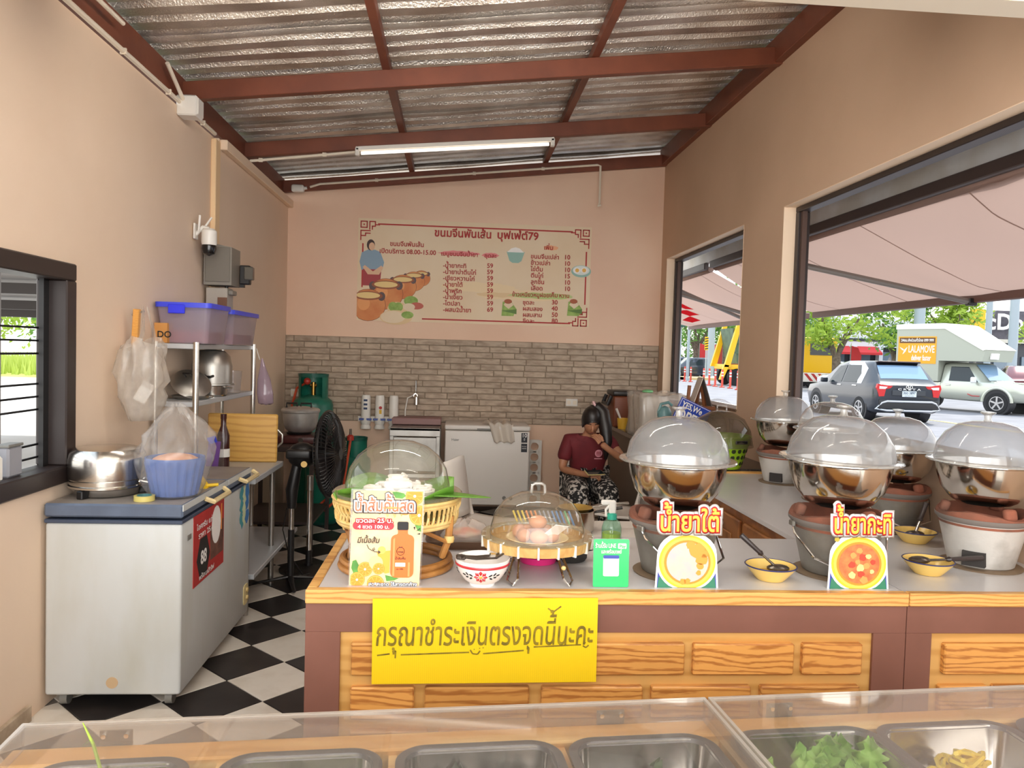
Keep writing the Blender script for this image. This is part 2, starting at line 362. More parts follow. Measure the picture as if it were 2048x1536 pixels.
# roof sheets and steel
zsh = .155
prof = []
per = .165; sh = []
y = 1.9
cei = struct(thing('ceiling', '', ''))
for k in ('label', 'category'): del cei[k]
for k in range(8):
    P = []
    for q in range(5):
        y0 = 1.9 + (k * 5 + q) * per
        P += [(y0, 0), (y0 + .085, 0), (y0 + .105, .028), (y0 + .145, .028)]
    P.append((1.9 + (k + 1) * 5 * per, 0))
    b = MB()
    def fn(u, v, P=P):
        x = XL - .35 + u * (TX + .4 - XL + .35); q = P[int(round(v * (len(P) - 1)))]
        return (x, q[0], zr(x) + zsh + q[1] + .004 * math.sin(x * 5 + q[0] * 7))
    b.grid(fn, 24, len(P) - 1); b.out('roof_sheet', foil, cei, smooth=25, solid=.003)
def beam(name, p, q, w_, h_, up=True):
    p, q = Vector(p), Vector(q); d = q - p; b = MB()
    yaw = math.atan2(d.y, d.x); pit = -math.atan2(d.z, math.hypot(d.x, d.y))
    b.box((p + q) / 2 + Vector((0, 0, h_ / 2)), (d.length, w_, h_), (0, pit, yaw), bev=.003); return struct(b.out(name, brown))
for n_, (y_, h_) in enumerate(((4.93, .11), (6.31, .11), (7.655, .11), (3.3, .11))):
    o = beam('beam', (XL2 - .05, y_, zr(XL2) - .02), (XR + .05, y_, zr(XR) - .02), .06, h_)
for x_ in (-.48, .83):
    beam('beam', (x_, 2.3, zr(x_) + .09), (x_, YB, zr(x_) + .09), .05, .06)
beam('beam', (XL - .05, 2.0, 3.02), (XL - .05, YB, 3.02), .09, .15); beam('beam', (XR - .02, 2.0, zr(XR) - .02), (XR - .02, YB, zr(XR) - .02), .07, .16)

# canopy over the shop front; unseen tube lamps added there and inside as fill
cn = struct(MB().box((.2, .5, 2.86), (4.6, 3.3, .06)).out('roof_canopy', mat('canopy_white', (226, 222, 214), .6), smooth=0))
fill_e = bpy.data.materials.new('fill_tube'); fill_e.use_nodes = True; q_ = fill_e.node_tree.nodes['Principled BSDF']; q_.inputs['Emission Color'].default_value = (1, .94, .86, 1); q_.inputs['Emission Strength'].default_value = 46
fill_f = fill_e.copy(); fill_f.name = 'fill_tube_dim'; fill_f.node_tree.nodes['Principled BSDF'].inputs['Emission Strength'].default_value = 11
def lamp(label, x, y, z, L=1.2):
    o = thing('fill_lamp', label, 'light', (x, y, z))
    b = MB(); b.box((0, 0, .03), (L, .06, .04), bev=.004); b.out('housing', white_pl, o)
    b = MB(); b.cyl((-L / 2 + .03, 0, -.01), (L / 2 - .03, 0, -.01), .014, n=10); b.out('tube', fill_e if y > 2 else fill_f, o)
    for s_ in (-1, 1):
        b = MB(); b.box((s_ * (L / 2 - .015), 0, 0), (.03, .05, .05), bev=.004); b.out('end_cap', white_pl, o)
lamp('white tube lamp under the roof by the barred window wall', -.55, 3.2, 3.02); lamp('added white fill tube, unseen under the roof by the big window wall', (.5), 3.2, 3.13)
lamp('added white fill tube, unseen under the front canopy at the freezer end', -.6, 1.2, 2.78); lamp('added white fill tube, unseen under the front canopy at the window end', 1.1, 1.2, 2.78)
# ---------------------------------------------------------------- fittings on walls and roof
pvc = mat('pvc_cream', (236, 224, 204), .5)
def pipe(name, pts, r, label, m=pvc, cat='conduit', clips=()):
    b = MB(); b.tube(pts, r, 8); o = b.out(name, m); tag(o, label, cat)
    for c in clips:
        b = MB(); b.box(c, (.03, .012, .03)); b.out('clip', m, o)
    return o
pipe('conduit', [(XL + .02, 2.3, 2.985), (XL + .02, 5.45, 2.985)], .013, 'long cream conduit running along the top edge of the plain wall by the barred window', clips=[(XL + .02, y, 2.985) for y in (2.8, 3.4, 4.0, 4.6, 5.2)])
pipe('conduit', [(XL + .05, 2.3, 3.08), (XL + .06, 3.9, 3.08)], .011, 'thin cream conduit under the dark side rafter, above the longer conduit')
pipe('conduit', [(XL + .04, 4.52, 3.12), (XL + .04, 4.78, 3.0)], .012, 'short slanting cream conduit dropping into the white junction box')
j = thing('junction_box', 'white square junction box at the end of the first brown crossbeam', 'junction box', (XL + .06, 4.83, 2.97))
b = MB(); b.box((0, 0, 0), (.12, .12, .12), bev=.008); b.out('box', white_pl, j); b = MB(); b.box((.062, 0, 0), (.01, .1, .1), bev=.004); b.out('cover', white_pl, j)
zc_ = zr(0)
p0, p1 = aty(500, 322, 6.25), aty(712, 304, 6.25)
pipe('conduit', [p0, p1], .011, 'cream conduit feeding the tube light along the second crossbeam', clips=[p0.lerp(p1, t) for t in (.1, .7)])
p2, p3_ = aty(712, 303, 6.2), aty(1108, 284, 6.2)
tl = thing('tube_light', 'slim white tube light under the roof beside the second crossbeam', 'light', p2.lerp(p3_, .5))
dv = (p3_ - p2); L_ = dv.length; pit = -math.atan2(dv.z, dv.x)
b = MB(); b.box((0, 0, .02), (L_, .05, .03), (0, pit, 0), .004); b.out('housing', white_pl, tl)
m_t = bpy.data.materials.new('tube_glow'); m_t.use_nodes = True; e_ = m_t.node_tree.nodes['Principled BSDF']; e_.inputs['Emission Color'].default_value = (1, .93, .82, 1); e_.inputs['Emission Strength'].default_value = .6; e_.inputs['Base Color'].default_value = lin((240, 235, 225))
b = MB(); h_ = Vector((math.cos(-pit), 0, math.sin(-pit))) * (L_ / 2 - .04); b.cyl(-h_ - Vector((0, 0, .015)), h_ - Vector((0, 0, .015)), .013, n=10); b.out('tube', m_t, tl)
for s_ in (-1, 1):
    b = MB(); b.box(h_ * s_ * 1.04 + Vector((0, 0, -.005)), (.03, .05, .06), bev=.004); b.out('end_cap', white_pl, tl)
q = [aty(620, 374, 7.58), aty(640, 368, 7.58), aty(1195, 330, 7.58), aty(1201, 332, 7.58), aty(1199, 405, 7.58), aty(1197, 412, 7.56), aty(1202, 410, 7.55)]
pipe('conduit', q, .011, 'cream conduit along the back rafter with a bent tail hanging down the wall', clips=[q[1].lerp(q[2], t) for t in (.2, .55, .8)])
j = thing('junction_box', 'small white junction box in the far upper corner of the roof', 'junction box', aty(596, 377, 7.55))
b = MB(); b.box((0, 0, 0), (.12, .07, .07), bev=.02); b.out('box', white_pl, j); b = MB(); b.cyl((.05, 0, 0), (.085, 0, .01), .014); b.out('gland', white_pl, j)
# CCTV, meter boxes
c = thing('security_camera', 'white dome security camera on a bracket beside the grey electrical box', 'camera', (-1.6, 5.1, 2.2))
b = MB(); b.lathe([(0, .09), (.03, .09), (.046, .075), (.048, 0), (.044, -.015)], 20); b.out('housing', white_pl, c)
b = MB(); b.lathe([(.043, -.01), (.045, -.04), (.035, -.07), (0, -.085)], 20); b.out('lens_dome', mat('lens_black', (18, 18, 20), .12), c)
b = MB(); b.box((-.085, .0, .07), (.012, .07, .1), bev=.004); b.tube([(-.085, 0, .05), (-.04, 0, .1), (0, 0, .09)], .012); b.out('bracket', white_pl, c)
for s_ in (-.02, .03):
    b = MB(); b.cyl((-.06, s_, .07), (-.03 + s_, s_ * 1.5, .17), .007); b.out('antenna', white_pl, c)
grey_box = mat('grey_box', (128, 122, 112), .5)
e = thing('electrical_box', 'big grey metal electrical box on the wall above the blue lidded tubs', 'electrical box', (-1.59, 5.35, 1.945))
b = MB(); b.prism([(-.09, 0), (.09, 0), (.09, .25), (-.09, .285)], -.1, .1, 'xz'); b.out('body', grey_box, e); b = MB(); b.box((.0, -.102, .135), (.16, .008, .23), bev=.003); b.out('door', mat('grey_door', (112, 106, 96), .5), e)
b = MB(); b.cyl((.03, 0, -.02), (.03, 0, 0), .012); b.out('gland', black_pl, e)
e = thing('floodlight', 'small dark floodlight head fixed to the grey electrical box', 'light', (-1.455, 5.42, 2.03))
b = MB(); b.box((0, 0, 0), (.07, .05, .13), bev=.006); b.out('body', black_pl, e); b = MB(); b.box((.03, -.02, .01), (.06, .05, .09), bev=.006); b.out('lens', mat('smoked_lens', (92, 88, 80), .15), e); b = MB(); b.box((-.02, 0, -.07), (.03, .03, .03)); b.out('bracket', black_pl, e)
e = thing('meter_box', 'pale grey meter box with brown window below the electrical box', 'electrical box', (-1.595, 5.35, 1.70))
b = MB(); b.box((-.01, 0, .11), (.14, .14, .24), bev=.005); b.out('body', mat('pale_grey_box', (168, 160, 148), .5), e); b = MB(); b.box((.03, -.073, .1), (.06, .008, .13)); b.out('window', mat('meter_brown', (112, 78, 60), .25), e); b = MB(); b.box((.075, 0, .2), (.03, .1, .03), bev=.004); b.out('flange', grey_box, e)
# sockets
for (x, z, lb) in ((1.17, 1.07, 'white wall socket behind the seated woman'), (-1.55, 1.1, 'white wall socket beside the tall green gas cylinder')):
    s_ = thing('wall_socket', lb, 'socket', (x, YB - .02, z)); b = MB(); b.box((0, 0, 0), (.12, .02, .075), bev=.004); b.out('plate', white_pl, s_)
    for k in (-.03, .03):
        b = MB(); b.box((k, -.011, 0), (.035, .006, .04)); b.out('outlet', pvc, s_)
# ---------------------------------------------------------------- menu banner (flat print)
bn = thing('menu_banner', 'wide cream menu banner with red Thai lettering and prices on the back wall', 'banner', (.165, YB - .004, 2.33))
bw, bh = 2.31, 1.0
cream = mat('banner_cream', (234, 214, 184), .6, rgb2=(230, 206, 172), ns=2)
b = MB(); b.box((0, 0, 0), (bw, .006, bh)); b.out('sheet', cream, bn)
RX = (PI / 2, 0, 0); BY = -.0035
def bp_(px, py): # photo position on the banner to banner coordinates
    v = aty(px, py, YB); return (v.x - .165, v.z - 2.33)
def btext(s, px, py, h, align='CENTER', w=None, m=red_print, bold=.02):
    x, z = bp_(px, py); text(s, h * 1.25, m, bn, (x, BY, z - h * .4), RX, bold, align, w)
LAY = [0]
def bflat(poly, name, m, dy=0): LAY[0] += 1; flat(poly, name, m, bn, (0, BY + .0003 - LAY[0] * .00003, 0), RX)
def rect(x0, x1, z0, z1): return [(x0, z0), (x1, z0), (x1, z1), (x0, z1)]
lw = .014; X0, X1, Z0, Z1 = -bw / 2 + .04, bw / 2 - .04, -bh / 2 + .026, bh / 2 - .045
for nm, r_ in (('border', rect(X0 + .15, X1 - .15, Z1 - lw, Z1)), ('border', rect(X0 + .6, X1 - .15, Z0, Z0 + lw)), ('border', rect(X0, X0 + lw, Z0 + .3, Z1 - .2)), ('border', rect(X1 - lw, X1, Z0 + .2, Z1 - .2))): bflat(r_, nm, red_print)
def key(cx, cz, sx, sz):
    def R(a0, a1, c0, c1):
        xs = sorted((cx + sx * a0, cx + sx * a1)); zs = sorted((cz - sz * c0, cz - sz * c1)); b.prism(rect(xs[0], xs[1], zs[0], zs[1]), 0, .0006)
    b = MB(); t = .011
    for (o0, o1, q0, q1) in ((0, .07, 0, t), (0, t, 0, .07), (.07 - t, .07, 0, .07), (0, .07, .07 - t, .07), (.028, .042, .028, .042), (.085, .15, 0, t), (.085, .085 + t, 0, .085), (.15 - t, .15, 0, .045), (.11, .15, .045, .045 + t), (.11, .11 + t, .045, .085), (0, .1, .09, .09 + t), (0, t, .09, .15), (0, .045, .15 - t, .15), (.045, .045 + t, .115, .15), (.045, .1, .115, .115 + t), (.15, .19, .03, .03 + t), (0, t, .15, .19)): R(o0, o1, q0, q1)
    b.out('corner_key', red_print, bn, (0, BY, 0), RX, smooth=0)
key(X0 - .02, Z1 + .02, 1, 1); key(X1 + .02, Z1 + .02, -1, 1); key(X1 + .02, Z0 - .02, -1, -1)
BY0 = BY; BY -= .003
btext('ขนมจีนพันเส้น', 926, 468, .085, w=.56, bold=.025); btext('บุฟเฟ่ต์79', 1036, 472, .085, w=.41, bold=.025)
btext('ขนมจีนพันเส้น', 814, 489, .05, w=.33); btext('เปิดบริการ 08.00-15.00', 816, 504, .05, w=.55)
BY = BY0
pink = mat('print_pink', (232, 140, 140), .6); peach = mat('print_peach', (240, 176, 132), .6); lime = mat('print_lime', (186, 206, 130), .6); tan = mat('print_tan', (236, 212, 172), .6); tan2 = mat('print_tan_dark', (228, 198, 152), .6)
def blob(px, py, w_, h_, m, n=18, seed=1, name='splash'):
    rr = random.Random(seed); x, z = bp_(px, py)
    bflat([(x + w_ / 2 * math.cos(a) * rr.uniform(.85, 1.1), z + h_ / 2 * math.sin(a) * rr.uniform(.8, 1.15)) for a in [2 * PI * i / n for i in range(n)]], name, m, -.0004)
blob(960, 575, .75, .1, tan, 30, 3); blob(1050, 592, .95, .1, tan, 30, 4); blob(1000, 590, .5, .05, tan2, 30, 9); blob(918, 507, .4, .05, pink, 30, 5); blob(981, 511, .17, .05, pink, 30, 6); blob(1102, 496, .15, .05, peach, 24, 7); blob(1085, 592, .68, .06, lime, 30, 8)
BY -= .003
btext('เมนูขนมจีนน้ำยา', 919, 509, .045, w=.36); btext('ชุดละ', 981, 512, .045, w=.12)
for i, s in enumerate(('-น้ำยากะทิ', '-น้ำยาป่าตีนไก่', '-เขียวหวานไก่', '-น้ำยาใต้', '-น้ำพริก', '-น้ำเงี้ยว', '-ไตปลา', '-ผสม2น้ำยา')):
    btext(s, 886, 531 + i * 12.6, .048, 'LEFT'); btext('69' if i == 7 else '59', 980, 532 + i * 12.5, .05)
btext('เพิ่ม', 1097, 496, .048)
for i, (s, n_) in enumerate((('ขนมจีนเปล่า', 10), ('ข้าวเปล่า', 10), ('ไข่ต้ม', 10), ('ตีนไก่', 15), ('ลูกชิ้น', 10), ('เลือด', 10))):
    btext(s, 1061, 513 + i * 12.7, .048, 'LEFT'); btext(str(n_), 1134, 515 + i * 12.6, .05)
btext('ข้าวเหนียวหมูฝอย', 1061, 590, .046, w=.37); btext('เค็ม', 1107, 591, .046, w=.08); btext('หวาน', 1128, 592, .046, w=.1)
for i, (s, n_) in enumerate((('ชุดละ', 30), ('ผสมสอง', 40), ('ผสมสาม', 50), ('ขีดละ', 80))):
    btext(s, 1045, 605 + i * 12.3, .046, 'LEFT'); btext(str(n_), 1109, 605 + i * 12.4, .05)
BY = BY0
# printed pictures: cook, clay pots, vegetables, rice bowl, eggs, leaf parcels
skin_p = mat('print_skin', (226, 184, 150), .6); hair_p = mat('print_hair', (66, 48, 44), .6); blue_p = mat('print_blue', (140, 166, 186), .6); pot_p = mat('print_pot', (204, 112, 58), .6, rgb2=(222, 150, 90), ns=4); rim_p = mat('print_rim', (150, 84, 54), .6); soup_p = mat('print_soup', (236, 206, 140), .6); green_p = mat('print_green', (128, 160, 70), .6, rgb2=(160, 190, 100), ns=20); dgreen_p = mat('print_dark_green', (92, 126, 58), .6); teal_p = mat('print_teal', (150, 188, 176), .6)
def pic(px, py, poly, name, m, lay): x, z = bp_(px, py); bflat([(x + a, z + c) for a, c in poly], name, m, .0005 * lay)
pic(744, 520, [(-.1, -.1), (.1, -.1), (.12, -.02), (.08, .08), (.03, .1), (-.04, .1), (-.1, .07), (-.12, -.02)], 'cook_shirt', blue_p, 1)
pic(744, 553, [(-.09, -.09), (.08, -.09), (.09, .07), (-.09, .07)], 'cook_skirt', mat('print_maroon', (166, 60, 66), .6), 1)
pic(742, 490, disc(.047, 16, .85, 1.15), 'cook_hair', hair_p, 1); pic(744, 493, disc(.036, 16, .8, 1.1), 'cook_face', skin_p, 2); pic(746, 545, [(-.05, -.02), (.06, -.02), (.1, .05), (.08, .07), (.0, .01), (-.08, .07), (-.1, .05)], 'cook_arm', skin_p, 2)
for k, (px, py, r) in enumerate(((843, 557, .085), (828, 563, .105), (806, 574, .13), (772, 588, .165), (736, 610, .17))):
    cut = lambda P: [(max(-.108 if px == 736 else -9, a), c) for a, c in P]
    pic(px, py, cut(disc(r * 1.03, 24, 1, .9)), 'clay_pot_edge', rim_p, 3); pic(px, py, cut(disc(r, 24, 1, .9)), 'clay_pot', pot_p, 3); pic(px - 200 * r * .25, py - 200 * r * .1, cut(disc(r * .45, 16, .8, .9)), 'pot_shine', mat('print_pot_light', (232, 160, 100), .6), 3)
    for sd in (-1, 1):
        if px != 736 or sd > 0: pic(px + sd * 200 * r * .8, py - 200 * r * .5, disc(r * .22, 12, 1, 1.2), 'pot_ear', mat('print_ear', (96, 76, 76), .6), 3)
    pic(px, py - 200 * r * .55, [(max(-.108 if px == 736 else -9, a), c) for a, c in disc(r * .85, 20, 1, .3)], 'pot_rim', rim_p, 4 + k * 2); pic(px, py - 200 * r * .57, [(max(-.108 if px == 736 else -9, a), c) for a, c in disc(r * .7, 20, 1, .26)], 'pot_soup', soup_p, 4.6 + k * 2)
for (px, py, r, m, sy) in ((795, 618, .1, tan2, .7), (786, 613, .045, green_p, 1), (797, 614, .045, green_p, 1), (822, 602, .07, green_p, .7), (833, 612, .07, mat('print_chili', (190, 96, 80), .6), .5), (818, 614, .06, cream, .6), (792, 635, .16, tan2, .45), (786, 634, .12, cream, .5), (815, 630, .06, green_p, .6)): pic(px, py, disc(r, 18, 1, sy), 'produce', m, 15 + py / 100)
pic(1031, 512, [(-.09, .04), (.09, .04), (.06, -.05), (.03, -.07), (-.03, -.07), (-.06, -.05)], 'rice_bowl', teal_p, 2); pic(1031, 505, [(-.085, 0), (.085, 0), (.04, .04), (0, .05), (-.04, .04)], 'rice', white_print, 3)
pic(1162, 543, disc(.1, 24, 1, .6), 'egg_plate', teal_p, 2); pic(1162, 541, disc(.085, 24, 1, .55), 'egg_plate', mat('print_pale', (226, 232, 226), .6), 3)
for d_ in (-8, 6): pic(1162 + d_, 541, disc(.035, 16, 1, .8), 'egg_white', white_print, 4); pic(1162 + d_, 541, disc(.02, 12), 'egg_yolk', mat('print_yolk', (236, 184, 84), .6), 5)
for px, d_ in ((1017, 0), (1148, 1)):
    pic(px, 618, [(-.07, -.07), (.05, -.07), (.08, .0), (.02, .08), (-.06, .07)], 'leaf_parcel', green_p, 2); pic(px, 610, [(-.05, .0), (0, -.04), (.05, .0), (.0, .06)], 'parcel_rice', cream, 3); pic(px, 618, [(-.07, -.02), (.08, -.05), (.08, .0)], 'parcel_fold', dgreen_p, 4); pic(px - 1, 603, disc(.04, 12, 1, .6), 'parcel_meat', mat('print_meat', (170, 92, 58), .6), 5)
# ---------------------------------------------------------------- chest freezer by the window side wall
fz_w = mat('freezer_white', (198, 200, 198), .45, rgb2=(184, 182, 170), ns=3, st=(1.5, 1.5, .5), lo=.45, hi=.85)
fz_b = mat('freezer_blue', (96, 108, 128), .45, rgb2=(84, 94, 112), ns=6); fz_top = mat('freezer_top', (150, 140, 130), .5, rgb2=(128, 118, 110), ns=5)
fz = thing('chest_freezer', 'long white chest freezer with blue-grey lids and a red poster on its side', 'freezer', (-1.685, 3.30, 0))
fw, fl = .553, 1.075
b = MB(); b.bx(0, fw, 0, fl, .06, .79, .012); b.out('body', fz_w, fz)
b = MB(); b.bx(-.003, fw + .003, -.003, fl, .79, .806, .003); b.out('seal', mat('seal_blue', (62, 72, 92), .5), fz)
ys = atx(455, 970, -1.13).y - 3.30
for (y0, y1) in ((-.006, ys - .004), (ys + .004, fl)):
    b = MB(); b.bx(-.003, fw + .005, y0, y1, .816, .873, .008); ld = b.out('lid', [fz_b, fz_top], fz)
    for p in ld.data.polygons:
        if p.normal.z > .9: p.material_index = 1
    b = MB(); b.bx(fw + .003, fw + .007, y0 + .004, y1 - .004, .845, .872); b.out('lid_edge', fz_w, ld)
    b = MB(); yc = (y0 + y1) / 2 + .1; b.tube([(fw + .008, yc - .14, .848), (fw + .04, yc - .12, .83), (fw + .04, yc + .12, .83), (fw + .008, yc + .14, .848)], .012, 6); b.out('lid_handle', mat('handle_beige', (222, 200, 150), .5), ld)
b = MB(); b.cyl((.275, -.004, .115), (.275, .004, .115), .024, n=20); b.out('drain_plug', mat('plug_tan', (196, 166, 128), .5), fz)
for x in (.06, fw - .06):
    for y in (.06, fl - .06):
        b = MB(); b.cyl((x - .015, y, .03), (x + .015, y, .03), .03, n=14); b.box((x, y, .055), (.05, .06, .012)); b.out('caster', grey_pl, fz)
RS = (PI / 2, 0, PI / 2)  # print on a face that looks along +X
b = MB(); b.box((fw + .001, .09, .715), (.004, .045, .022)); b.out('badge', grey_pl, fz)
pa, pb = atx(387, 1105, -1.13), atx(447, 1070, -1.13)
y0, y1 = pa.y - 3.3, pb.y - 3.3; z0, z1 = atx(387, 1177, -1.13).z, atx(387, 1035, -1.13).z
po = MB(); po.bx(fw, fw + .003, y0, y1, z0, z1); po = po.out('poster', red_print, fz); yc, zc = (y0 + y1) / 2, (z0 + z1) / 2; hw = y1 - y0; hh = z1 - z0
choc = mat('print_chocolate', (74, 40, 34), .6, rgb2=(120, 80, 66), ns=12)
flat(rect(.02 * hw, .48 * hw, -.3 * hh, .2 * hh), 'print_panel', choc, po, (fw + .003, yc, zc), RS); flat(disc(.16 * hw, 16, 1, 1.3, .22 * hw, .18 * hh), 'print_cream', white_print, po, (fw + .0034, yc, zc), RS)
flat(disc(.21 * hw, 6, 1, 1.15, -.2 * hw, -.16 * hh), 'print_shield', black_print, po, (fw + .003, yc, zc), RS)
text('88', .085, white_print, po, (fw + .004, yc - .2 * hw, zc - .24 * hh), RS, .03); text('ไอศกรีม แท่ง', .035, white_print, po, (fw + .004, yc - .15 * hw, zc + .28 * hh), RS, .02, width=hw * .55); text('ราคา 25.-', .035, white_print, po, (fw + .004, yc - .15 * hw, zc + .15 * hh), RS, .02, width=hw * .45); text('พร้อมเสิร์ฟ', .03, white_print, po, (fw + .004, yc - .1 * hw, zc - .45 * hh), RS, .02, width=hw * .5)
flat(rect(.38 * hw, .42 * hw, .05 * hh, .45 * hh), 'print_straw', mat('print_orange', (226, 140, 60), .6), po, (fw + .0038, yc, zc), RS)
rr = random.Random(4); sa, sb = atx(474, 1020, -1.13), atx(503, 1020, -1.13); syc = (sa.y + sb.y) / 2 - 3.3; teal = mat('print_turquoise', (70, 150, 160), .6)
for k in range(9):
    flat([(.045 * math.cos(a) * rr.uniform(.5, 1.1) + (k % 3 - 1) * .05, .05 * math.sin(a) * rr.uniform(.5, 1.1) + (k // 3 - 1) * .07) for a in [2 * PI * i / 9 for i in range(9)]], 'sticker', (teal, mat('print_cream_green', (206, 214, 170), .6), mat('print_azure', (60, 120, 180), .6))[k % 3], fz, (fw + .0005 + k * .0003, syc, .68), RS)
ka = atx(491, 1188, -1.13); flat(rrect(.085, .11, .02), 'control_plate', mat('plate_cream', (222, 204, 150), .5), fz, (fw, ka.y - 3.3, ka.z), RS, .004)
for k in (-.02, .022):
    b = MB(); b.cyl((fw + .004, ka.y - 3.3 + .01, ka.z + k), (fw + .014, ka.y - 3.3 + .01, ka.z + k), .012); b.out('dial', mat('dial_yellow', (214, 190, 130), .5), fz)
# things on the freezer
FT = .873
v = atz(205, 998, FT)
o = thing('trivet_ring', 'shiny chrome ring trivet with black feet under the upturned pot', 'trivet', (v.x - .035, v.y + .13, FT))
b = MB(); b.lathe([(.10, .0), (.13, .005), (.145, .035), (.135, .035), (.12, .01), (.10, .0)], 32); b.out('ring', chrome, o)
for a in (2.6, .3, 4.4):
    b = MB(); b.box((.14 * math.cos(a), .14 * math.sin(a), .018), (.05, .03, .036), (0, 0, a), .004); b.out('foot', black_pl, o)
o2 = thing('cooking_pot', 'bright steel pot turned upside down on the freezer lid', 'pot', (o.location.x, o.location.y, FT + .036))
b = MB(); b.lathe([(.152, 0), (.158, .004), (.158, .012), (.152, .016), (.152, .035), (.156, .04), (.158, .12), (.152, .15), (.136, .168), (.11, .174), (0, .176)], 40); b.out('body', steel, o2)
for s_ in (-1, 1):
    b = MB(); b.tube([(s_ * .15, -.035, .03), (s_ * .19, -.03, .02), (s_ * .19, .03, .02), (s_ * .15, .035, .03)], .007); b.out('handle', chrome, o2)
v = atz(333, 1000, FT)
o = thing('plastic_basket', 'blue ribbed plastic basket inside the knotted clear bag', 'basket', (v.x, v.y + .1, FT))
blue_b = mat('basket_blue', (72, 104, 170), .45)
b = MB(); R_ = []
for z, r in ((.004, .08), (.01, .092), (.08, .106), (.15, .118), (.165, .124), (.175, .124), (.175, .118), (.15, .112), (.02, .086), (.012, .075)):
    R_.append([(r * (1 + (.06 if i % 4 < 2 and .005 < z < .16 else 0)) * math.cos(2 * PI * i / 80), r * (1 + (.06 if i % 4 < 2 and .005 < z < .16 else 0)) * math.sin(2 * PI * i / 80), z) for i in range(80)])
b.rings(R_); b.out('body', blue_b, o)
b = MB(); b.ball((0, 0, .155), .1, 16, 1, 1, .35); b.out('contents', mat('peach_food', (232, 176, 140), .6, rgb2=(214, 150, 116), ns=20), o)
film = clear('bag_film', (.98, .98, .98), .2, (246, 242, 236), refl=.7, rough=.2, spots=14)
def bag(name, label, loc, zs, rfun, seed, m=film, n=64):
    rr = random.Random(seed); ph = [rr.uniform(0, 6.28) for _ in range(9)]; R = []
    for z, r, w_ in zs:
        ring = []
        for i in range(n):
            a = 2 * PI * i / n; k = 1 + w_ * (math.sin(3 * a + ph[0] + z * 9) * .5 + math.sin(5 * a + ph[1] - z * 14) * .35 + math.sin(9 * a + ph[2] + z * 25) * .3)
            x, y = rfun(z); k += w_ * .9 * noise.noise(Vector((math.cos(a) * 4 + seed, math.sin(a) * 4, z * 28))); ring.append((x + r[0] * k * math.cos(a), y + r[1] * k * math.sin(a), z + w_ * .04 * math.sin(4 * a + ph[3])))
        R.append(ring)
    o = thing(name, label, 'bag', loc); b = MB(); b.rings(R, cap0=True, cap1=False); b.out('film', m, o, smooth=80); return o
bg_ = bag('plastic_bag', 'clear knotted plastic bag wrapped around the blue basket', o.location + Vector((0, 0, .0)), [(.002, (.08, .08), .05), (.004, (.105, .105), .04), (.05, (.13, .13), .05), (.10, (.146, .146), .06), (.15, (.16, .158), .07), (.18, (.166, .158), .12), (.21, (.16, .145), .2), (.24, (.15, .13), .22), (.27, (.135, .12), .25), (.30, (.115, .1), .28), (.33, (.09, .075), .32), (.36, (.06, .05), .36), (.385, (.035, .03), .4), (.40, (.012, .012), .4)], lambda z: (0, 0), 5)
for s_ in (-1, 1):
    b = MB(); b.grid(lambda u, v, s_=s_: (s_ * (.01 + .09 * u), .02 * math.sin(3 * v + u * 4), .39 - .13 * u * u + .02 * math.sin(6 * v) + (v - .5) * .05), 8, 4); b.out('tied_handle', film, bg_, smooth=80)
v = atz(283, 1004, FT); o = tag(MB().lathe([(.03, 0), (.042, 0), (.042, .022), (.03, .022), (.03, 0)], 28).out('tape_roll', mat('tape_yellow', (206, 190, 110), .4), None, (v.x, v.y + .03, FT + .001)), 'yellow roll of sticky tape lying on the freezer edge', 'tape')
b = MB(); b.lathe([(.0295, .002), (.0295, .024), (.027, .024), (.027, .002), (.0295, .002)], 24); b.out('core', mat('core_teal', (80, 130, 130), .5), o)
v = atz(395, 975, FT); o = thing('plastic_wedge', 'small bright yellow plastic scoop lying on the freezer behind the bag', 'scoop', (v.x, v.y, FT))
b = MB(); b.prism([(-.05, 0), (.05, 0), (.0, .07)], -.03, .03, 'xz'); b.out('scoop', mat('bright_yellow', (236, 196, 40), .45), o); b = MB(); b.tube([(.04, 0, .01), (.09, .02, .012)], .008); b.out('grip', MATS['bright_yellow'], o)
# hanging bag on the wall and its hook board
o = thing('hanging_bag', 'big crumpled clear plastic bag hanging on the wall over the freezer', 'bag', (-1.60, 3.98, 1.16))
R_ = []; rr = random.Random(9)
b = MB()
for z, rx, ry, w_ in ((0, .06, .06, .1), (.004, .09, .1, .1), (.04, .105, .115, .2), (.08, .12, .13, .22), (.12, .13, .14, .24), (.16, .138, .15, .24), (.20, .142, .16, .24), (.24, .145, .165, .24), (.28, .145, .165, .25), (.31, .14, .16, .28), (.34, .13, .155, .3), (.37, .12, .15, .35)):
    R_.append([(rx * (1 + w_ * .5 * math.sin(3 * a + z * 12) + w_ * 1.3 * noise.noise(Vector((math.cos(a) * 3, math.sin(a) * 3, z * 22)))) * math.cos(a) * .7 + .04, ry * (1 + w_ * .4 * math.sin(3 * a + z * 12) + w_ * noise.noise(Vector((math.cos(a) * 3 + 5, math.sin(a) * 3, z * 22)))) * math.sin(a), z + (.05 * abs(math.sin(a)) ** 3 if z > .3 else 0)) for a in [2 * PI * i / 64 for i in range(64)]])
b.rings(R_, cap1=False); film2 = clear('bag_film_milky', (.97, .97, .96), .42, (246, 240, 232), refl=.7, rough=.25, spots=10); b.out('film', film2, o, smooth=80)
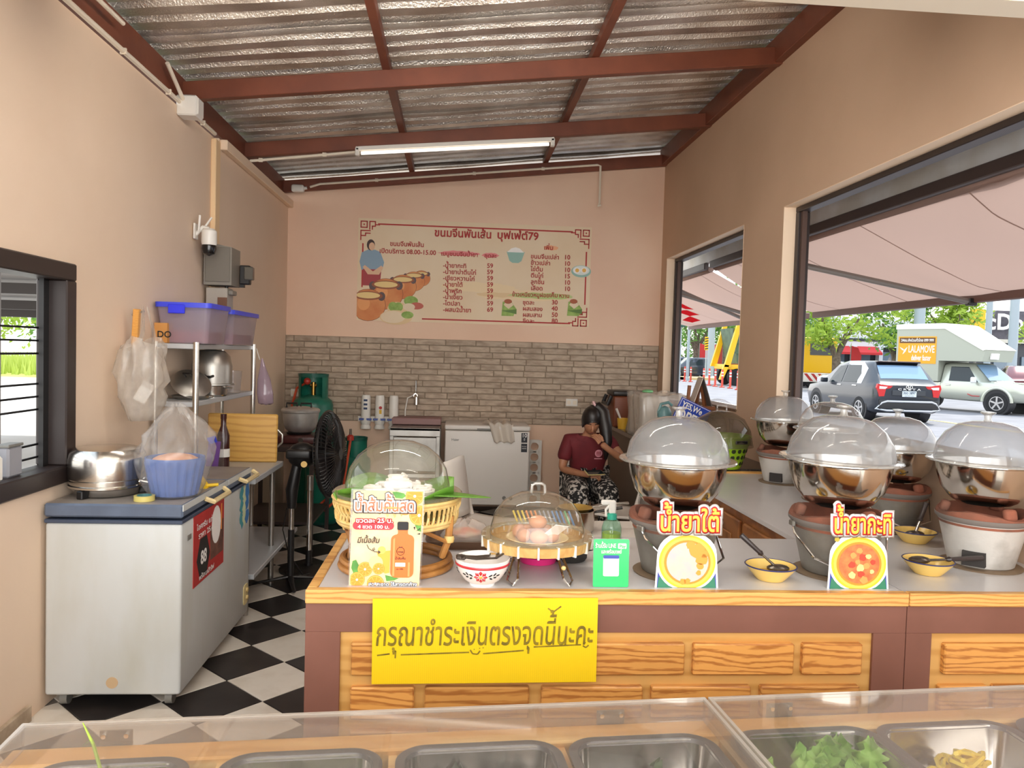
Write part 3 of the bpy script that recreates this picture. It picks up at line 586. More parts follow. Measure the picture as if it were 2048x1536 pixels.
for s_, t_ in ((-1, .02), (1, .08)):
    b = MB(); b.grid(lambda u, v, s_=s_, t_=t_: (.02 + .03 * math.sin(u * 3), s_ * .13 * (1 - u) + t_ * u + (v - .5) * .09 * (1 - u * .8), .36 + .2 * u * u + .02 * math.sin(9 * v)), 10, 5); b.out('handle_loop', film2, o, smooth=80)
b = MB(); b.box((.03, .03, .14), (.06, .09, .08), (.3, .5, .4)); b.out('paper_inside', white_print, o)
o = thing('hook_board', 'orange wooden strip on the wall holding the hanging bag', 'hook', (-1.66, 4.08, 1.62)); ow = wood('orange_wood', (226, 166, 84), (200, 136, 60))
b = MB(); b.box((.02, 0, 0), (.03, .03, .2), (.12, .1, 0), .003); b.out('strip', ow, o); b = MB(); b.cyl((.0, .0, .07), (.06, .0, .09), .005); b.out('peg', steel_dull, o)
# ---------------------------------------------------------------- steel prep table, rack
st_white = mat('steel_sheet', (196, 200, 204), .4, .4)
o = thing('prep_table', 'steel prep table with an undershelf behind the blue-lidded freezer', 'table', (-1.67, 4.42, 0)); TW, TL = .555, .70
b = MB(); b.bx(0, TW, 0, TL, .765, .8, .004); b.out('tabletop', st_white, o)
b = MB(); b.bx(0, TW, 0, TL + .5, .22, .25, .004); b.out('undershelf', st_white, o)
for x in (.03, TW - .06):
    for y in (.05, TL - .04):
        b = MB(); b.cyl((x, y, 0), (x, y, .765), .018, n=12); b.out('leg', steel_dull, o)
o = thing('shelf_rack', 'two-tier steel shelf rack standing against the side wall', 'rack', (-1.69, 4.40, 0))
for (x, y, z) in ((.24, .02, .8), (.24, 1.24, 0), (.02, .02, .8), (.02, 1.24, 0)):
    b = MB(); b.cyl((x, y, z), (x, y, 1.56), .017, n=14); b.out('post', steel, o)
for z in (1.52, 1.195):
    b = MB(); b.bx(0.0, .235, .02, 1.24, z, z + .03, .003); b.out('shelf', st_white, o)
tub_c = clear('tub_plastic', (.94, .9, .95), .5, (226, 212, 224), .8, .2); lid_b = mat('tub_lid_blue', (58, 70, 214), .4); cont = mat('tub_contents', (160, 92, 84), .7, rgb2=(120, 70, 84), ns=14)
def tub(label, y, w, d, h, lat):
    o = thing('storage_tub', label, 'box', (-1.53, y, 1.552), 0, 'blue lidded tubs on the rack')
    b = MB(); b.rings([[(a * .84, c * .84, 0) for a, c in rrect(w, d, .03)], [(a * .97, c * .97, h) for a, c in rrect(w, d, .03)]], cap1=False); b.out('body', tub_c, o)
    b = MB(); b.prism(rrect(w * 1.03, d * 1.03, .03), h, h + .028); b.out('lid', lid_b, o)
    if lat:
        b = MB(); b.box((-.03, -d * .52, h - .01), (.09, .012, .05), bev=.003); b.out('latch', mat('latch_blue', (40, 50, 224), .4), o)
    b = MB(); b.prism(rrect(w * .8, d * .8, .03), .004, h * .35); b.out('contents', cont, o)
tub('big translucent tub with a blue lid at the near end of the rack', 4.63, .30, .40, .20, 1); tub('second translucent tub with a blue lid, behind the bigger one on the rack', 5.25, .27, .62, .19, 0)
o = thing('cardboard_box', 'small orange-brown carton on the rack behind the near blue-lidded tub', 'box', (-1.645, 4.47, 1.552)); b = MB(); b.box((0, 0, .055), (.07, .09, .11)); b.out('carton', mat('carton', (196, 138, 72), .7), o); text('DO', .05, black_print, o, (.02, -.0455, .03), RX, .02)
MZ = 1.226
o = thing('cooking_pot', 'large dull steel pot turned upside down on the lower rack shelf', 'pot', (-1.535, 4.98, MZ + .07))
b = MB(); b.lathe([(.125, 0), (.135, 0), (.135, .01), (.122, .012), (.122, .12), (.11, .18), (.075, .215), (0, .225)], 36); b.out('body', steel_dull, o)
b = MB(); b.tube([(-.04 + .04, -.122, .06), (-.04, -.16, .055), (.04, -.16, .055), (.045, -.122, .06)], .008); b.out('handle', black_pl, o)
o = thing('cooking_pot', 'low steel pan under the upturned pot on the lower rack shelf', 'pot', (-1.535, 4.98, MZ)); b = MB(); b.lathe([(0, 0), (.085, 0), (.095, .01), (.10, .065), (.097, .065), (.09, .012), (0, .01)], 32); b.out('body', steel, o); b = MB(); b.box((.11, -.03, .055), (.04, .04, .008)); b.out('handle', steel, o)
o = thing('pan_cover', 'round steel pot lid leaning against the rack post', 'lid', (-1.555, 4.66, MZ + .09)); b = MB(); b.lathe([(0, .035), (.05, .03), (.1, .012), (.115, 0), (.112, -.004), (.05, .022), (0, .03)], 32, rot=(.7, .35, .2)); b.out('dome', steel_dull, o)
b = MB(); b.tube([(-.02, -.03, .04), (-.025, -.06, .06), (.02, -.065, .06), (.025, -.03, .04)], .006); b.out('handle', black_pl, o)
o = thing('pan_cover', 'flat steel tray lid lying under the leaning lid on the lower shelf', 'lid', (-1.56, 4.68, MZ + .001)); b = MB(); b.lathe([(0, .0), (.095, .0), (.11, .018), (.108, .02), (.09, .006), (0, .006)], 28); b.out('pan', steel_dull, o); b = MB(); b.cyl((.09, 0, .01), (.125, 0, .016), .008); b.out('tab', steel_dull, o)
o = thing('plastic_jug', 'clear plastic beaker at the far end of the lower rack shelf', 'cup', (-1.5, 5.33, MZ)); b = MB(); b.lathe([(0, .001), (.045, .001), (.055, .15), (.052, .15), (.043, .005), (0, .005)], 20); b.out('beaker', clear('clear_cup', (.96, .95, .96), .2), o)
o = bag('hanging_bag', 'small white and purple bag hanging from the far rack post', (-1.36, 5.66, 1.13), [(0, (.03, .03), .1), (.01, (.05, .05), .1), (.08, (.055, .055), .1), (.18, (.045, .04), .1), (.27, (.02, .02), .1), (.33, (.006, .006), 0)], lambda z: (0 - z * .1, 0), 3, clear('bag_purple', (.9, .85, .92), .55, (216, 196, 214)), 20)
b = MB(); b.tube([(-.05, 0, .32), (-.07, -.02, .40)], .003, 5); b.out('string', white_pl, o)
# things on the prep table
board_w = wood('board_wood', (206, 160, 82), (188, 140, 66), 3, (.6, 1, 3), rnd=.03)
o = thing('cutting_board', 'big pale wooden cutting board standing on edge at the end of the steel table', 'cutting board', (-1.36, 5.06, .8)); b = MB(); b.box((0, 0, .155), (.44, .03, .31), (-.06, 0, 0), .008); b.out('board', board_w, o); b = MB(); b.tube([(.22, 0, .1), (.25, 0, .13), (.25, 0, .18), (.22, 0, .21)], .007); b.out('handle', steel_dull, o)
v = aty(430, 900, 4.62); o = thing('apron_pouch', 'clear upright sleeve holding purple and blue packets beside the rack post', 'pouch', (v.x, 4.62, .8))
b = MB(); b.box((0, 0, .12), (.1, .012, .24), bev=.004); b.out('sleeve', clear('sleeve', (.95, .95, .97), .06), o); b = MB(); b.box((-.01, .0, .1), (.07, .006, .17), (0, .1, 0)); b.out('packet', mat('packet_purple', (104, 52, 140), .5), o); b = MB(); b.box((-.015, -.004, .19), (.05, .006, .04), (0, -.3, 0)); b.out('packet', mat('packet_blue', (44, 60, 190), .5), o)
for k, (px, lb) in enumerate(((478, 'brown wooden handled knife lying on the steel table, nearer the rack'), (513, 'brown wooden handled knife lying on the steel table, nearer the aisle'))):
    v = atz(px, 912, .8); o = thing('knife', lb, 'knife', (v.x, v.y - .05 + k * .03, .8), -.5 + k * .2); b = MB(); b.box((.04, 0, .012), (.13, .025, .02), bev=.005); b.out('handle', mat('handle_brown', (122, 78, 44), .5), o); b = MB(); b.box((-.1, 0, .012), (.16, .035, .003)); b.out('blade', steel, o)
v = atz(436, 936, .8); o = tag(MB().grid(lambda u, v: ((u - .5) * .11, (v - .5) * .09, .004 + .02 * abs(math.sin(u * 5 + v * 3)) * (1 - abs(2 * v - 1))), 10, 10).out('dish_cloth', MATS['bright_yellow'], None, (v.x, v.y, .8), smooth=60, solid=.003), 'crumpled yellow dish cloth on the corner of the steel table', 'cloth')
o = thing('dark_sauce_bottle', 'dark bottle standing on the steel table behind the rack post', 'bottle', (-1.40, 4.78, .8)); b = MB(); b.lathe([(0, 0), (.035, 0), (.037, .01), (.037, .2), (.016, .26), (.016, .3), (0, .3)], 18); b.out('body', mat('bottle_dark', (60, 30, 28), .15), o); b = MB(); b.lathe([(.0385, .07), (.0385, .12)], 18); b.out('label_band', white_pl, o); b = MB(); b.cyl((0, 0, .3), (0, 0, .33), .018); b.out('cap', MATS['bottle_dark'], o)
# ---------------------------------------------------------------- stand fan and second pole
def fan_base(o, x, y, m=black_pl):
    b = MB(); b.lathe([(0, .0), (.2, .0), (.2, .012), (.15, .02), (.03, .035), (.03, .05), (0, .05)], 32, (x, y, 0)); return b.out('base', m, o)
f = thing('stand_fan', 'black stand fan seen from behind with its grille turned to the aisle', 'fan', (-1.045, 5.07, 0))
for k in range(4):
    a = k * PI / 2 + .3; b = MB(); b.tube([(0, 0, .05), (.24 * math.cos(a), .24 * math.sin(a), .02)], [.02, .012], 8, flat=.6); b.out('foot', black_pl, f)
b = MB(); b.cyl((0, 0, .03), (0, 0, .36), .021, n=14); b.out('lower_pole', black_pl, f); b = MB(); b.cyl((0, 0, .36), (0, 0, .52), .017, n=14); b.out('upper_pole', chrome, f)
b = MB(); b.tube([(0, 0, .50), (.0, 0, .62), (.03, .02, .80)], [.028, .04, .03], 12); b.out('neck', black_pl, f)
b = MB(); b.ball((.06, .02, .845), .085, 18, 1.15, .9, 1.0); b.box((.05, -.04, .86), (.16, .08, .06), bev=.015); b.out('motor', black_pl, f)
b = MB(); b.cyl((.09, -.085, .80), (.09, -.073, .80), .02, n=16); b.out('sticker', mat('sticker_gold', (236, 196, 120), .4), f)
ax = Vector((.99, -.13, .06)).normalized(); gc = Vector((.24, -.01, .86)); u_ = ax.cross(Vector((0, 0, 1))).normalized(); v_ = ax.cross(u_)
for sgn, dep in ((1, .07), (-1, .06)):
    b = MB()
    for k in range(64):
        a = 2 * PI * k / 64; dirn = u_ * math.cos(a) + v_ * math.sin(a)
        b.tube([gc + dirn * .04 + ax * sgn * dep, gc + dirn * .18 + ax * sgn * dep * .85, gc + dirn * .265 + ax * sgn * dep * .35, gc + dirn * .275], .004, 4)
    for r_, q in ((.04, dep), (.12, dep * .92), (.23, dep * .6)):
        b.tube([gc + (u_ * math.cos(2 * PI * i / 36) + v_ * math.sin(2 * PI * i / 36)) * r_ + ax * sgn * q for i in range(36)], .0035, 4, closed=True)
    b.out('grille', black_pl, f, kind='stuff')
b = MB(); b.tube([gc + (u_ * math.cos(2 * PI * i / 40) + v_ * math.sin(2 * PI * i / 40)) * .277 for i in range(40)], .011, 6, closed=True); b.out('rim', black_pl, f)
for k in range(3):
    a0 = k * 2 * PI / 3 + .4
    b = MB(); b.grid(lambda u, v: gc + (u_ * math.cos(a0 + (v - .5) * 1.2) + v_ * math.sin(a0 + (v - .5) * 1.2)) * (.03 + u * .2) + ax * (v - .5) * .05, 5, 4); b.out('blade', mat('fan_blade', (46, 40, 40), .35), f, solid=.003)
b = MB(); b.cyl(gc - ax * .06, gc + ax * .075, .04, n=18); b.out('hub', black_pl, f)
b = MB(); b.tube([(-.03, 0, .5), (-.06, .03, .35), (-.02, .02, .2), (.06, .1, .03), (.1, .2, .012)], .004, 5); b.out('cord', black_pl, f)
f = thing('pole_stand', 'slim chrome pole on a round black base beside the stand fan', 'stand', (-.99, 5.40, 0)); fan_base(f, 0, 0)
b = MB(); b.cyl((0, 0, .04), (0, 0, .14), .022, n=12); b.out('collar', black_pl, f); b = MB(); b.cyl((0, 0, .12), (0, 0, .56), .018, n=14); b.out('pole', chrome, f); b = MB(); b.cyl((0, 0, .56), (0, 0, .66), .022, n=14); b.out('sleeve', steel_dull, f)
# ---------------------------------------------------------------- stove corner
dark_t = mat('stove_table_dark', (54, 40, 36), .45)
o = thing('stove_table', 'dark narrow table carrying the gas burner in the far corner', 'table', (-1.66, 5.85, 0))
b = MB(); b.bx(0, .62, 0, .82, .76, .8, .004); b.out('tabletop', dark_t, o); b = MB(); b.bx(.02, .6, .05, .78, .2, .22); b.out('lower_shelf', dark_t, o)
for x in (.03, .59):
    for y in (.04, .78):
        b = MB(); b.bx(x - .015, x + .015, y - .015, y + .015, 0, .76); b.out('leg', dark_t, o)
o = thing('gas_burner', 'dark enamelled gas burner under the aluminium pot', 'stove', (-1.23, 6.2, .8)); b = MB(); b.box((0, 0, .03), (.36, .34, .06), bev=.012); b.out('body', mat('burner_maroon', (70, 28, 26), .35), o); b = MB(); b.lathe([(.09, .06), (.1, .075), (.08, .08)], 24); b.out('pot_ring', black_pl, o); b = MB(); b.cyl((.05, -.17, .03), (.05, -.19, .03), .02); b.out('knob', chrome, o)
o = thing('cooking_pot', 'round aluminium pot with a flat lid and black handles on the gas burner', 'pot', (-1.22, 6.2, .88)); b = MB(); b.lathe([(0, 0), (.09, 0), (.115, .02), (.13, .06), (.142, .15), (.148, .155), (.145, .16)], 36); b.out('body', alu, o)
b = MB(); b.lathe([(.15, .16), (.152, .172), (.14, .185), (.05, .2), (0, .203)], 36); b.out('lid', alu, o)
for x in (-.06, .05):
    b = MB(); b.tube([(x - .045, -.02, .19), (x - .045, -.02, .225), (x + .035, -.02, .225), (x + .035, -.02, .19)], .008); b.out('handle', black_pl, o)
gas_g = mat('gas_green', (30, 118, 96), .35, rgb2=(24, 100, 82), ns=5); gas_d = mat('gas_dark', (24, 88, 74), .35); brass = mat('brass', (190, 150, 80), .3, 1); hose = mat('hose_orange', (196, 76, 44), .45)
def cylinder(label, loc, r, hb, hc, rz):
    o = thing('gas_cylinder', label, 'gas cylinder', loc, rz)
    b = MB(); b.lathe([(0, .02), (r * .8, .02), (r, .08), (r, hb - r * .5), (r * .93, hb - r * .28), (r * .7, hb - r * .1), (r * .3, hb), (0, hb)], 36); b.out('tank', gas_g, o)
    b = MB(); b.lathe([(r * .8, 0), (r * .82, .06), (r * .78, .06), (r * .76, 0)], 30); b.out('foot_ring', gas_d, o)
    b = MB(); rc = r * .74
    b.lathe([(rc, hb - .04), (rc, hb + hc), (rc * .94, hb + hc), (rc * .94, hb - .04)], 24, a0=-.75, a1=3.9); c_ = b.out('collar', gas_g, o)
    b = MB(); b.lathe([(rc * 1.02, hb + hc - .03), (rc * 1.04, hb + hc), (rc * .92, hb + hc), (rc * .92, hb + hc - .03), (rc * 1.02, hb + hc - .03)], 30); b.out('collar_rim', gas_d, o)
    b = MB(); b.cyl((0, 0, hb - .01), (0, 0, hb + hc * .6), .02); b.cyl((-.03, 0, hb + hc * .45), (.03, 0, hb + hc * .45), .014); b.out('valve', brass, o)
    return o
o = cylinder('tall green gas cylinder standing in the far corner behind the pot', (-1.345, 7.42, 0), .185, 1.10, .2, 0)
b = MB(); b.tube([(-.05, -.05, 1.22), (-.16, .03, 1.16), (-.2, .02, 1.0), (-.19, .02, .85)], .012); b.out('hose', hose, o); b = MB(); b.ball((-.05, -.05, 1.23), .035, 10); b.out('regulator', mat('regulator_red', (170, 50, 36), .4), o)
cylinder('small green gas cylinder below the white water filter', (-.92, 7.3, 0), .14, .56, .16, -1.2)
b_ = cylinder('dark green gas cylinder half hidden behind the fan grille', (-1.15, 6.9, 0), .16, .62, .14, 2.2)
for k, (px, py) in enumerate(((683, 872), (701, 876))):
    v = aty(px, py, 6.75); o = thing('gas_regulator', ('red gas regulator with hanging hose, next to the fan', 'red gas regulator with hanging hose, next to the small gas cylinder')[k], 'regulator', v)
    b = MB(); b.lathe([(0, -.02), (.03, -.02), (.03, .015), (.015, .03), (0, .03)], 14); b.out('body', mat('regulator_red', (170, 50, 36), .4), o); b = MB(); b.cyl((0, 0, .03), (0, 0, .08), .012); b.out('stem', chrome, o); b = MB(); b.tube([(0, 0, -.02), (-.03, .0, -.25), (-.06, -.02, -.5), (-.2, -.1, -.62)], .011); b.out('hose', hose, o)
# water filter, tap, sink
o = thing('water_filter', 'white three-canister water filter mounted on the tiled wall', 'water filter', (-.73, YB - .09, .77))
for k in range(3):
    x = -.14 + k * .135
    b = MB(); b.lathe([(0, 0), (.05, 0), (.052, .01), (.04, .04), (.05, .06), (.052, .1), (.045, .11), (.045, .3), (.04, .33), (0, .335)], 24, (x, 0, 0)); h = b.out('canister', white_pl, o)
    b = MB(); b.box((x, -.04, .095), (.12, .02, .02), bev=.003); b.out('clamp', mat('clamp_blue', (70, 90, 160), .4), h)
    if k == 0:
        for q, z in enumerate((.28, .24, .2)): flat(rect(-.018, .018, -.01, .01), 'label_patch', mat('print_navy', (40, 60, 96), .6), h, (x, -.046, z), RX)
    if k == 1: flat(rect(-.012, .012, -.02, .02), 'label_patch', mat('print_gold', (226, 180, 50), .6), h, (x + .01, -.046, .17), RX); flat(disc(.016, 12), 'label_patch', red_print, h, (x + .01, -.046, .21), RX)
b = MB(); b.box((0, .06, .09), (.44, .02, .05)); b.tube([(.18, 0, .09), (.22, -.02, .05), (.24, .02, .0)], .008); b.out('bracket', white_pl, o)
v = aty(832, 790, YB - .02); o = thing('wall_tap', 'chrome wall tap with a thin white hose above the sink', 'tap', v)
b = MB(); b.cyl((0, .0, 0), (0, -.09, 0), .022, n=14); b.out('body', chrome, o); b = MB(); b.box((0, -.04, .08), (.014, .02, .14), (.15, 0, 0), .004); b.out('lever', chrome, o); b = MB(); b.tube([(0, -.08, 0), (.005, -.12, -.02), (.005, -.125, -.09)], .016); b.out('spout', chrome, o)
b = MB(); b.tube([(-.02, -.03, 0), (-.08, -.04, -.03), (-.1, -.04, -.15), (-.1, -.04, -.24)], .007); b.out('hose', white_pl, o)
sx0, sx1 = -.60, -.13; o = thing('sink_stand', 'steel sink stand with a brown draining top under the wall tap', 'sink', ((sx0 + sx1) / 2, 7.42, 0)); w2 = (sx1 - sx0) / 2
b = MB(); b.bx(-w2, w2, -.25, .25, .80, .83, .006); b.bx(-w2, w2, -.25, -.235, .75, .83, .004); b.out('top', steel_dull, o)
b = MB(); b.bx(-w2, w2, .0, .26, .835, .9, .006); b.out('drainer', mat('drainer_mauve', (150, 112, 108), .5), o)
b = MB(); b.bx(-w2 + .03, w2 - .03, -.22, -.21, .42, .74, .004); b.out('front_panel', steel_dull, o); b = MB(); b.bx(-w2 + .03, w2 - .03, -.23, -.2, .36, .40, .004); b.out('rail', steel, o)
for x in (-w2 + .02, w2 - .02):
    for y in (-.22, .22):
        b = MB(); b.bx(x - .018, x + .018, y - .018, y + .018, 0, .8, .003); b.out('leg', steel_dull, o)
# white chest freezer at the back wall
o = thing('chest_freezer', 'white chest freezer with a black energy label against the tiled wall', 'freezer', (.31, 7.42, 0)); fz2 = mat('freezer_clean', (226, 220, 212), .4); hw2 = .395
b = MB(); b.bx(-hw2, hw2, -.26, .24, .12, .815, .012); b.out('body', fz2, o); b = MB(); b.bx(-hw2 - .005, hw2 + .005, -.265, .245, .822, .868, .014); l2 = b.out('lid', fz2, o)
b = MB(); b.bx(-.1, .1, -.27, -.262, .822, .84); b.out('lid_grip', grey_pl, l2)
for x in (-.33, .33):
    for y in (-.18, .18):
        b = MB(); b.cyl((x - .02, y, .045), (x + .02, y, .045), .045, n=14); b.box((x, y, .1), (.06, .07, .06)); b.out('caster', black_pl, o)
text('Haier', .032, grey_pl, o, (-.30, -.262, .72), RX, .01)
for z, hgt in ((.76, .09), (.665, .08)):
    flat(rect(-.028, .028, -hgt / 2, hgt / 2), 'energy_label', mat('label_black', (34, 34, 42), .5), o, (.345, -.261, z), RX, .001)
text('10', .05, white_print, o, (.345, -.2625, .765), RX, .01); text('ปี', .028, white_print, o, (.345, -.2625, .735), RX); text('No Frost', .014, white_print, o, (.345, -.2625, .675), RX, width=.04); text('INVERTER', .014, white_print, o, (.345, -.2625, .655), RX, width=.04)
for k in range(2):
    b = MB(); b.cyl((.17 + .06 * k, -.265, .19), (.17 + .06 * k, -.255, .19), .018); b.out('control_knob', grey_pl, o)
def drape(u, v):
    x = (u - .5) * .26 * (1 - .25 * v); t = v * .34; y = -.1 - min(t, .17); z = .874 + .035 * abs(math.sin(u * 9 + v * 2)) * (1 - v * .5)
    if t > .17: z -= (t - .17); y -= .01 + .02 * math.sin(u * 11)
    return (x + .08 + v * .08, y, z)
tag(MB().grid(drape, 26, 22).out('white_cloth', cloth_mat('cloth_white', (232, 222, 208), .2), None, (.31, 7.42, 0), smooth=70, solid=.004), 'crumpled white cloth hanging over the lid of the back freezer', 'cloth')
o = thing('perforated_panel', 'white plastic panel with a column of round holes beside the back freezer', 'panel', (.80, 7.6, .0)); b = MB()
b.box((-.055, 0, .36), (.03, .02, .66)); b.box((.055, 0, .36), (.03, .02, .66))
for k in range(7): b.box((0, 0, .05 + k * .105), (.09, .02, .03))
b.out('panel', white_pl, o, smooth=0); b = MB()
for k in range(6): b.lathe([(.04, -.011), (.058, -.011), (.058, .011), (.04, .011), (.04, -.011)], 18, (0, 0, .1025 + k * .105), rot=(PI / 2, 0, 0))
b.out('hole_ring', white_pl, o); 
# white plastic chairs
ch_w = mat('chair_white', (226, 218, 208), .4)
def chair(label, loc, rz):
    o = thing('plastic_chair', label, 'chair', loc, rz, None)
    b = MB(); b.grid(lambda u, v: ((u - .5) * .40, (v - .5) * .40, .43 - .02 * math.sin(PI * u) * math.sin(PI * v) + .01 * (2 * v - 1) ** 2), 10, 10); b.out('seat', ch_w, o, solid=.018)
    def bk(u, v):
        w_ = .19 * (1 - .45 * max(0, v - .55) ** 1.5); return ((u - .5) * 2 * w_, .2 + .05 * v - .05 * (1 - (2 * u - 1) ** 2) + .02, .47 + .36 * v + .03 * math.sin(PI * u) * v)
    b = MB(); b.grid(bk, 12, 10); b.out('backrest', ch_w, o, solid=.012)
    for x, y in ((-.17, -.17), (.17, -.17), (-.17, .19), (.17, .19)):
        b = MB(); b.tube([(x * 1.15, y * 1.15, 0), (x, y, .42)] if y < 0 else [(x * 1.15, y * 1.2, 0), (x, y, .42), (x, .235, .6)], [.016, .02] if y < 0 else [.016, .02, .014], 8); b.out('leg', ch_w, o)
    return o
chair('white plastic chair in front of the back freezer, turned away from the counter', (.24, 5.0, 0), 1.15)
chair('white plastic chair between the seated woman and the pots', (1.2, 5.45, 0), -2.25)
chair('white plastic chair on which the woman sits', (1.15, 6.46, 0), .1)
# granite worktop along the window and things on it
gran = mat('granite', (86, 76, 68), .25, rgb2=(56, 50, 46), ns=60, lo=.4, hi=.6)
o = thing('granite_worktop', 'dark granite worktop along the window wall behind the seated woman', 'worktop', (1.53, 4.66, 0)); GZ = .87
b = MB(); b.bx(0, .51, .0, 3.03, GZ - .04, GZ, .004); b.out('slab', gran, o); b = MB(); b.bx(.03, .51, .02, 3.03, 0, GZ - .04); b.out('base', mat('worktop_base', (110, 96, 84), .6), o)
o = thing('cool_box', 'brown insulated box with a black hinged handle at the end of the worktop', 'box', (1.66, 7.40, GZ)); b = MB(); b.box((0, 0, .15), (.3, .3, .3), bev=.02); b.out('body', mat('cooler_brown', (120, 62, 34), .45), o); b = MB(); b.box((0, 0, .325), (.32, .32, .05), bev=.015); b.out('lid', mat('cooler_lid', (40, 36, 34), .4), o); b = MB(); b.tube([(-.17, -.12, .3), (-.2, -.12, .22), (-.2, .12, .22), (-.17, .12, .3)], .018); b.out('handle', black_pl, o)
yel = mat('cup_yellow', (226, 178, 60), .4)
o = thing('yellow_cup', 'yellow plastic cup with a white spoon on the granite worktop', 'cup', (1.575, 7.12, GZ)); b = MB(); b.lathe([(0, 0), (.045, 0), (.055, .1), (.051, .1), (.042, .006), (0, .006)], 20); b.out('cup', yel, o); b = MB(); b.tube([(.01, 0, .02), (-.07, -.02, .19)], [.008, .012]); b.out('spoon', white_pl, o)
o = thing('dark_kettle', 'dark steel kettle pot next to the yellow cup', 'pot', (1.53 + .05, 7.3, GZ)); b = MB(); b.lathe([(0, 0), (.05, 0), (.055, .02), (.05, .08), (.02, .1), (0, .1)], 20); b.out('body', mat('dark_steel', (70, 66, 62), .25, .9), o); b = MB(); b.ball((0, 0, .105), .012, 8); b.out('knob', black_pl, o)
o = thing('covered_crate', 'white crate draped in a crinkled clear plastic sheet on the worktop', 'crate', (1.75, 6.62, GZ)); b = MB(); b.box((0, 0, .17), (.34, .5, .34), bev=.01); b.out('crate', mat('crate_white', (232, 224, 214), .5), o)
def shroud(u, v):
    a = u * 2 * PI; sq = max(abs(math.cos(a)), abs(math.sin(a))); r = 1 / sq; k = 1 + .05 * math.sin(9 * a + v * 5) + .1 * (1 - v) * (1 + .5 * math.sin(7 * a)); return (.19 * r * k * math.cos(a), .27 * r * k * math.sin(a), .005 + .36 * v + .012 * math.sin(5 * a) * v)
b = MB(); b.grid(shroud, 60, 10); b.out('plastic_sheet', clear('sheet_plastic', (.97, .96, .95), .35, refl=1.0, rough=.1), o, smooth=70); b = MB(); b.grid(lambda u, v: ((u - .5) * .4, (v - .5) * .56, .362 + .02 * math.sin(u * 9) * math.sin(v * 8)), 14, 14); b.out('top_sheet', MATS['sheet_plastic'], o, smooth=70); b = MB(); b.ball((-.1, -.1, .385), .05, 10, 1, 1, .35); b.out('green_tie', mat('tie_green', (120, 190, 130), .5), o)
teal_b = mat('bottle_teal', (108, 150, 152), .35)
v = aty(1328, 850, 6.0); o = thing('water_bottle', 'pale teal water bottle with a flip spout and carry loop on the worktop', 'bottle', (v.x, 6.0, GZ)); b = MB(); b.lathe([(0, 0), (.05, 0), (.055, .01), (.055, .2), (.048, .215), (0, .215)], 24); b.out('body', clear('bottle_clear_teal', (.75, .88, .86), .3, (150, 190, 188)), o); b = MB(); b.lathe([(.056, .21), (.056, .25), (.035, .285), (0, .3)], 24); b.out('cap', teal_b, o); b = MB(); b.tube([(-.05, 0, .24), (-.03, 0, .31), (.03, 0, .325), (.06, 0, .3)], .012); b.out('loop', teal_b, o)
v = aty(1350, 830, 6.2); o = thing('acrylic_tube', 'clear straight-sided acrylic jar behind the teal bottle', 'jar', (v.x, 6.25, GZ)); b = MB(); b.lathe([(0, 0), (.035, 0), (.035, .33), (.032, .33), (.032, .004), (0, .004)], 20); b.out('jar', clear('jar_clear', (.97, .96, .97), .15), o); b = MB(); b.lathe([(.036, .32), (.037, .345), (0, .345)], 20); b.out('rim', MATS['jar_clear'], o)
ew = wood('easel_wood', (150, 92, 56), (120, 70, 42), 12)
o = thing('easel', 'small brown wooden table easel in front of the far window', 'easel', (aty(1395, 850, 5.85).x, 5.85, GZ))
for (p_, q_) in (((-.11, 0, 0), (-.075, 0, .47)), ((.11, -.0, 0), (.02, 0, .47)), ((-.06, -.03, 0), (-.005, -.03, .3)), ((.0, .14, 0), (.0, 0, .45))):
    b = MB(); b.tube([p_, q_], .016, 4); b.out('leg', ew, o)
b = MB(); b.box((-.01, -.04, .3), (.25, .05, .03), bev=.003); b.out('ledge', ew, o)
o2 = thing('table_tent', 'little blank white A-frame card standing on the easel ledge', 'card', o.location + Vector((0, -.04, .316)))
for s_ in (-1, 1):
    b = MB(); b.box((s_ * .038, 0, .11), (.006, .12, .23), (0, -s_ * .32, .5 * 0)); b.out('card_panel', mat('card_lit', (200, 188, 176), .6) if s_ < 0 else mat('card_shaded', (96, 88, 82), .6), o2)  # white card, its two sides coloured as lit and shaded
v = aty(1384, 838, 5.6); o = thing('open_sign', 'tilted blue sign with white YES, We OPEN lettering leaning by the easel', 'sign', (v.x - .0, 5.62, 1.125)); sb_ = mat('sign_blue', (28, 64, 170), .4)
th = -.42
b = MB(); b.box((0, 0, 0), (.25, .008, .19), (0, -th, 0), .002); b.out('plate', sb_, o)
b = MB(); b.tube([(.02, .012, -.255), (.02, .006, .02)], .006, 6); b.box((.02, .02, -.251), (.07, .06, .008), bev=.002); b.out('stand', ew, o)
def sg(x, z): c_, s2 = math.cos(th), math.sin(th); return (x * c_ - z * s2, -.0045, x * s2 + z * c_)
text('YES,We', .062, white_print, o, sg(-.02, .03), (PI / 2, -th, 0), .03, width=.17); text('OPEN', .105, white_print, o, sg(.0, -.062), (PI / 2, -th, 0), .035, width=.22)
for (x0, x1, z0, z1) in ((-.118, .118, .086, .089), (-.118, -.115, -.088, .088)):
    b = MB(); b.box(((x0 + x1) / 2, 0, (z0 + z1) / 2), (x1 - x0, .0092, z1 - z0)); q = b.out('border', white_print, o); q.rotation_euler = (0, -th, 0)
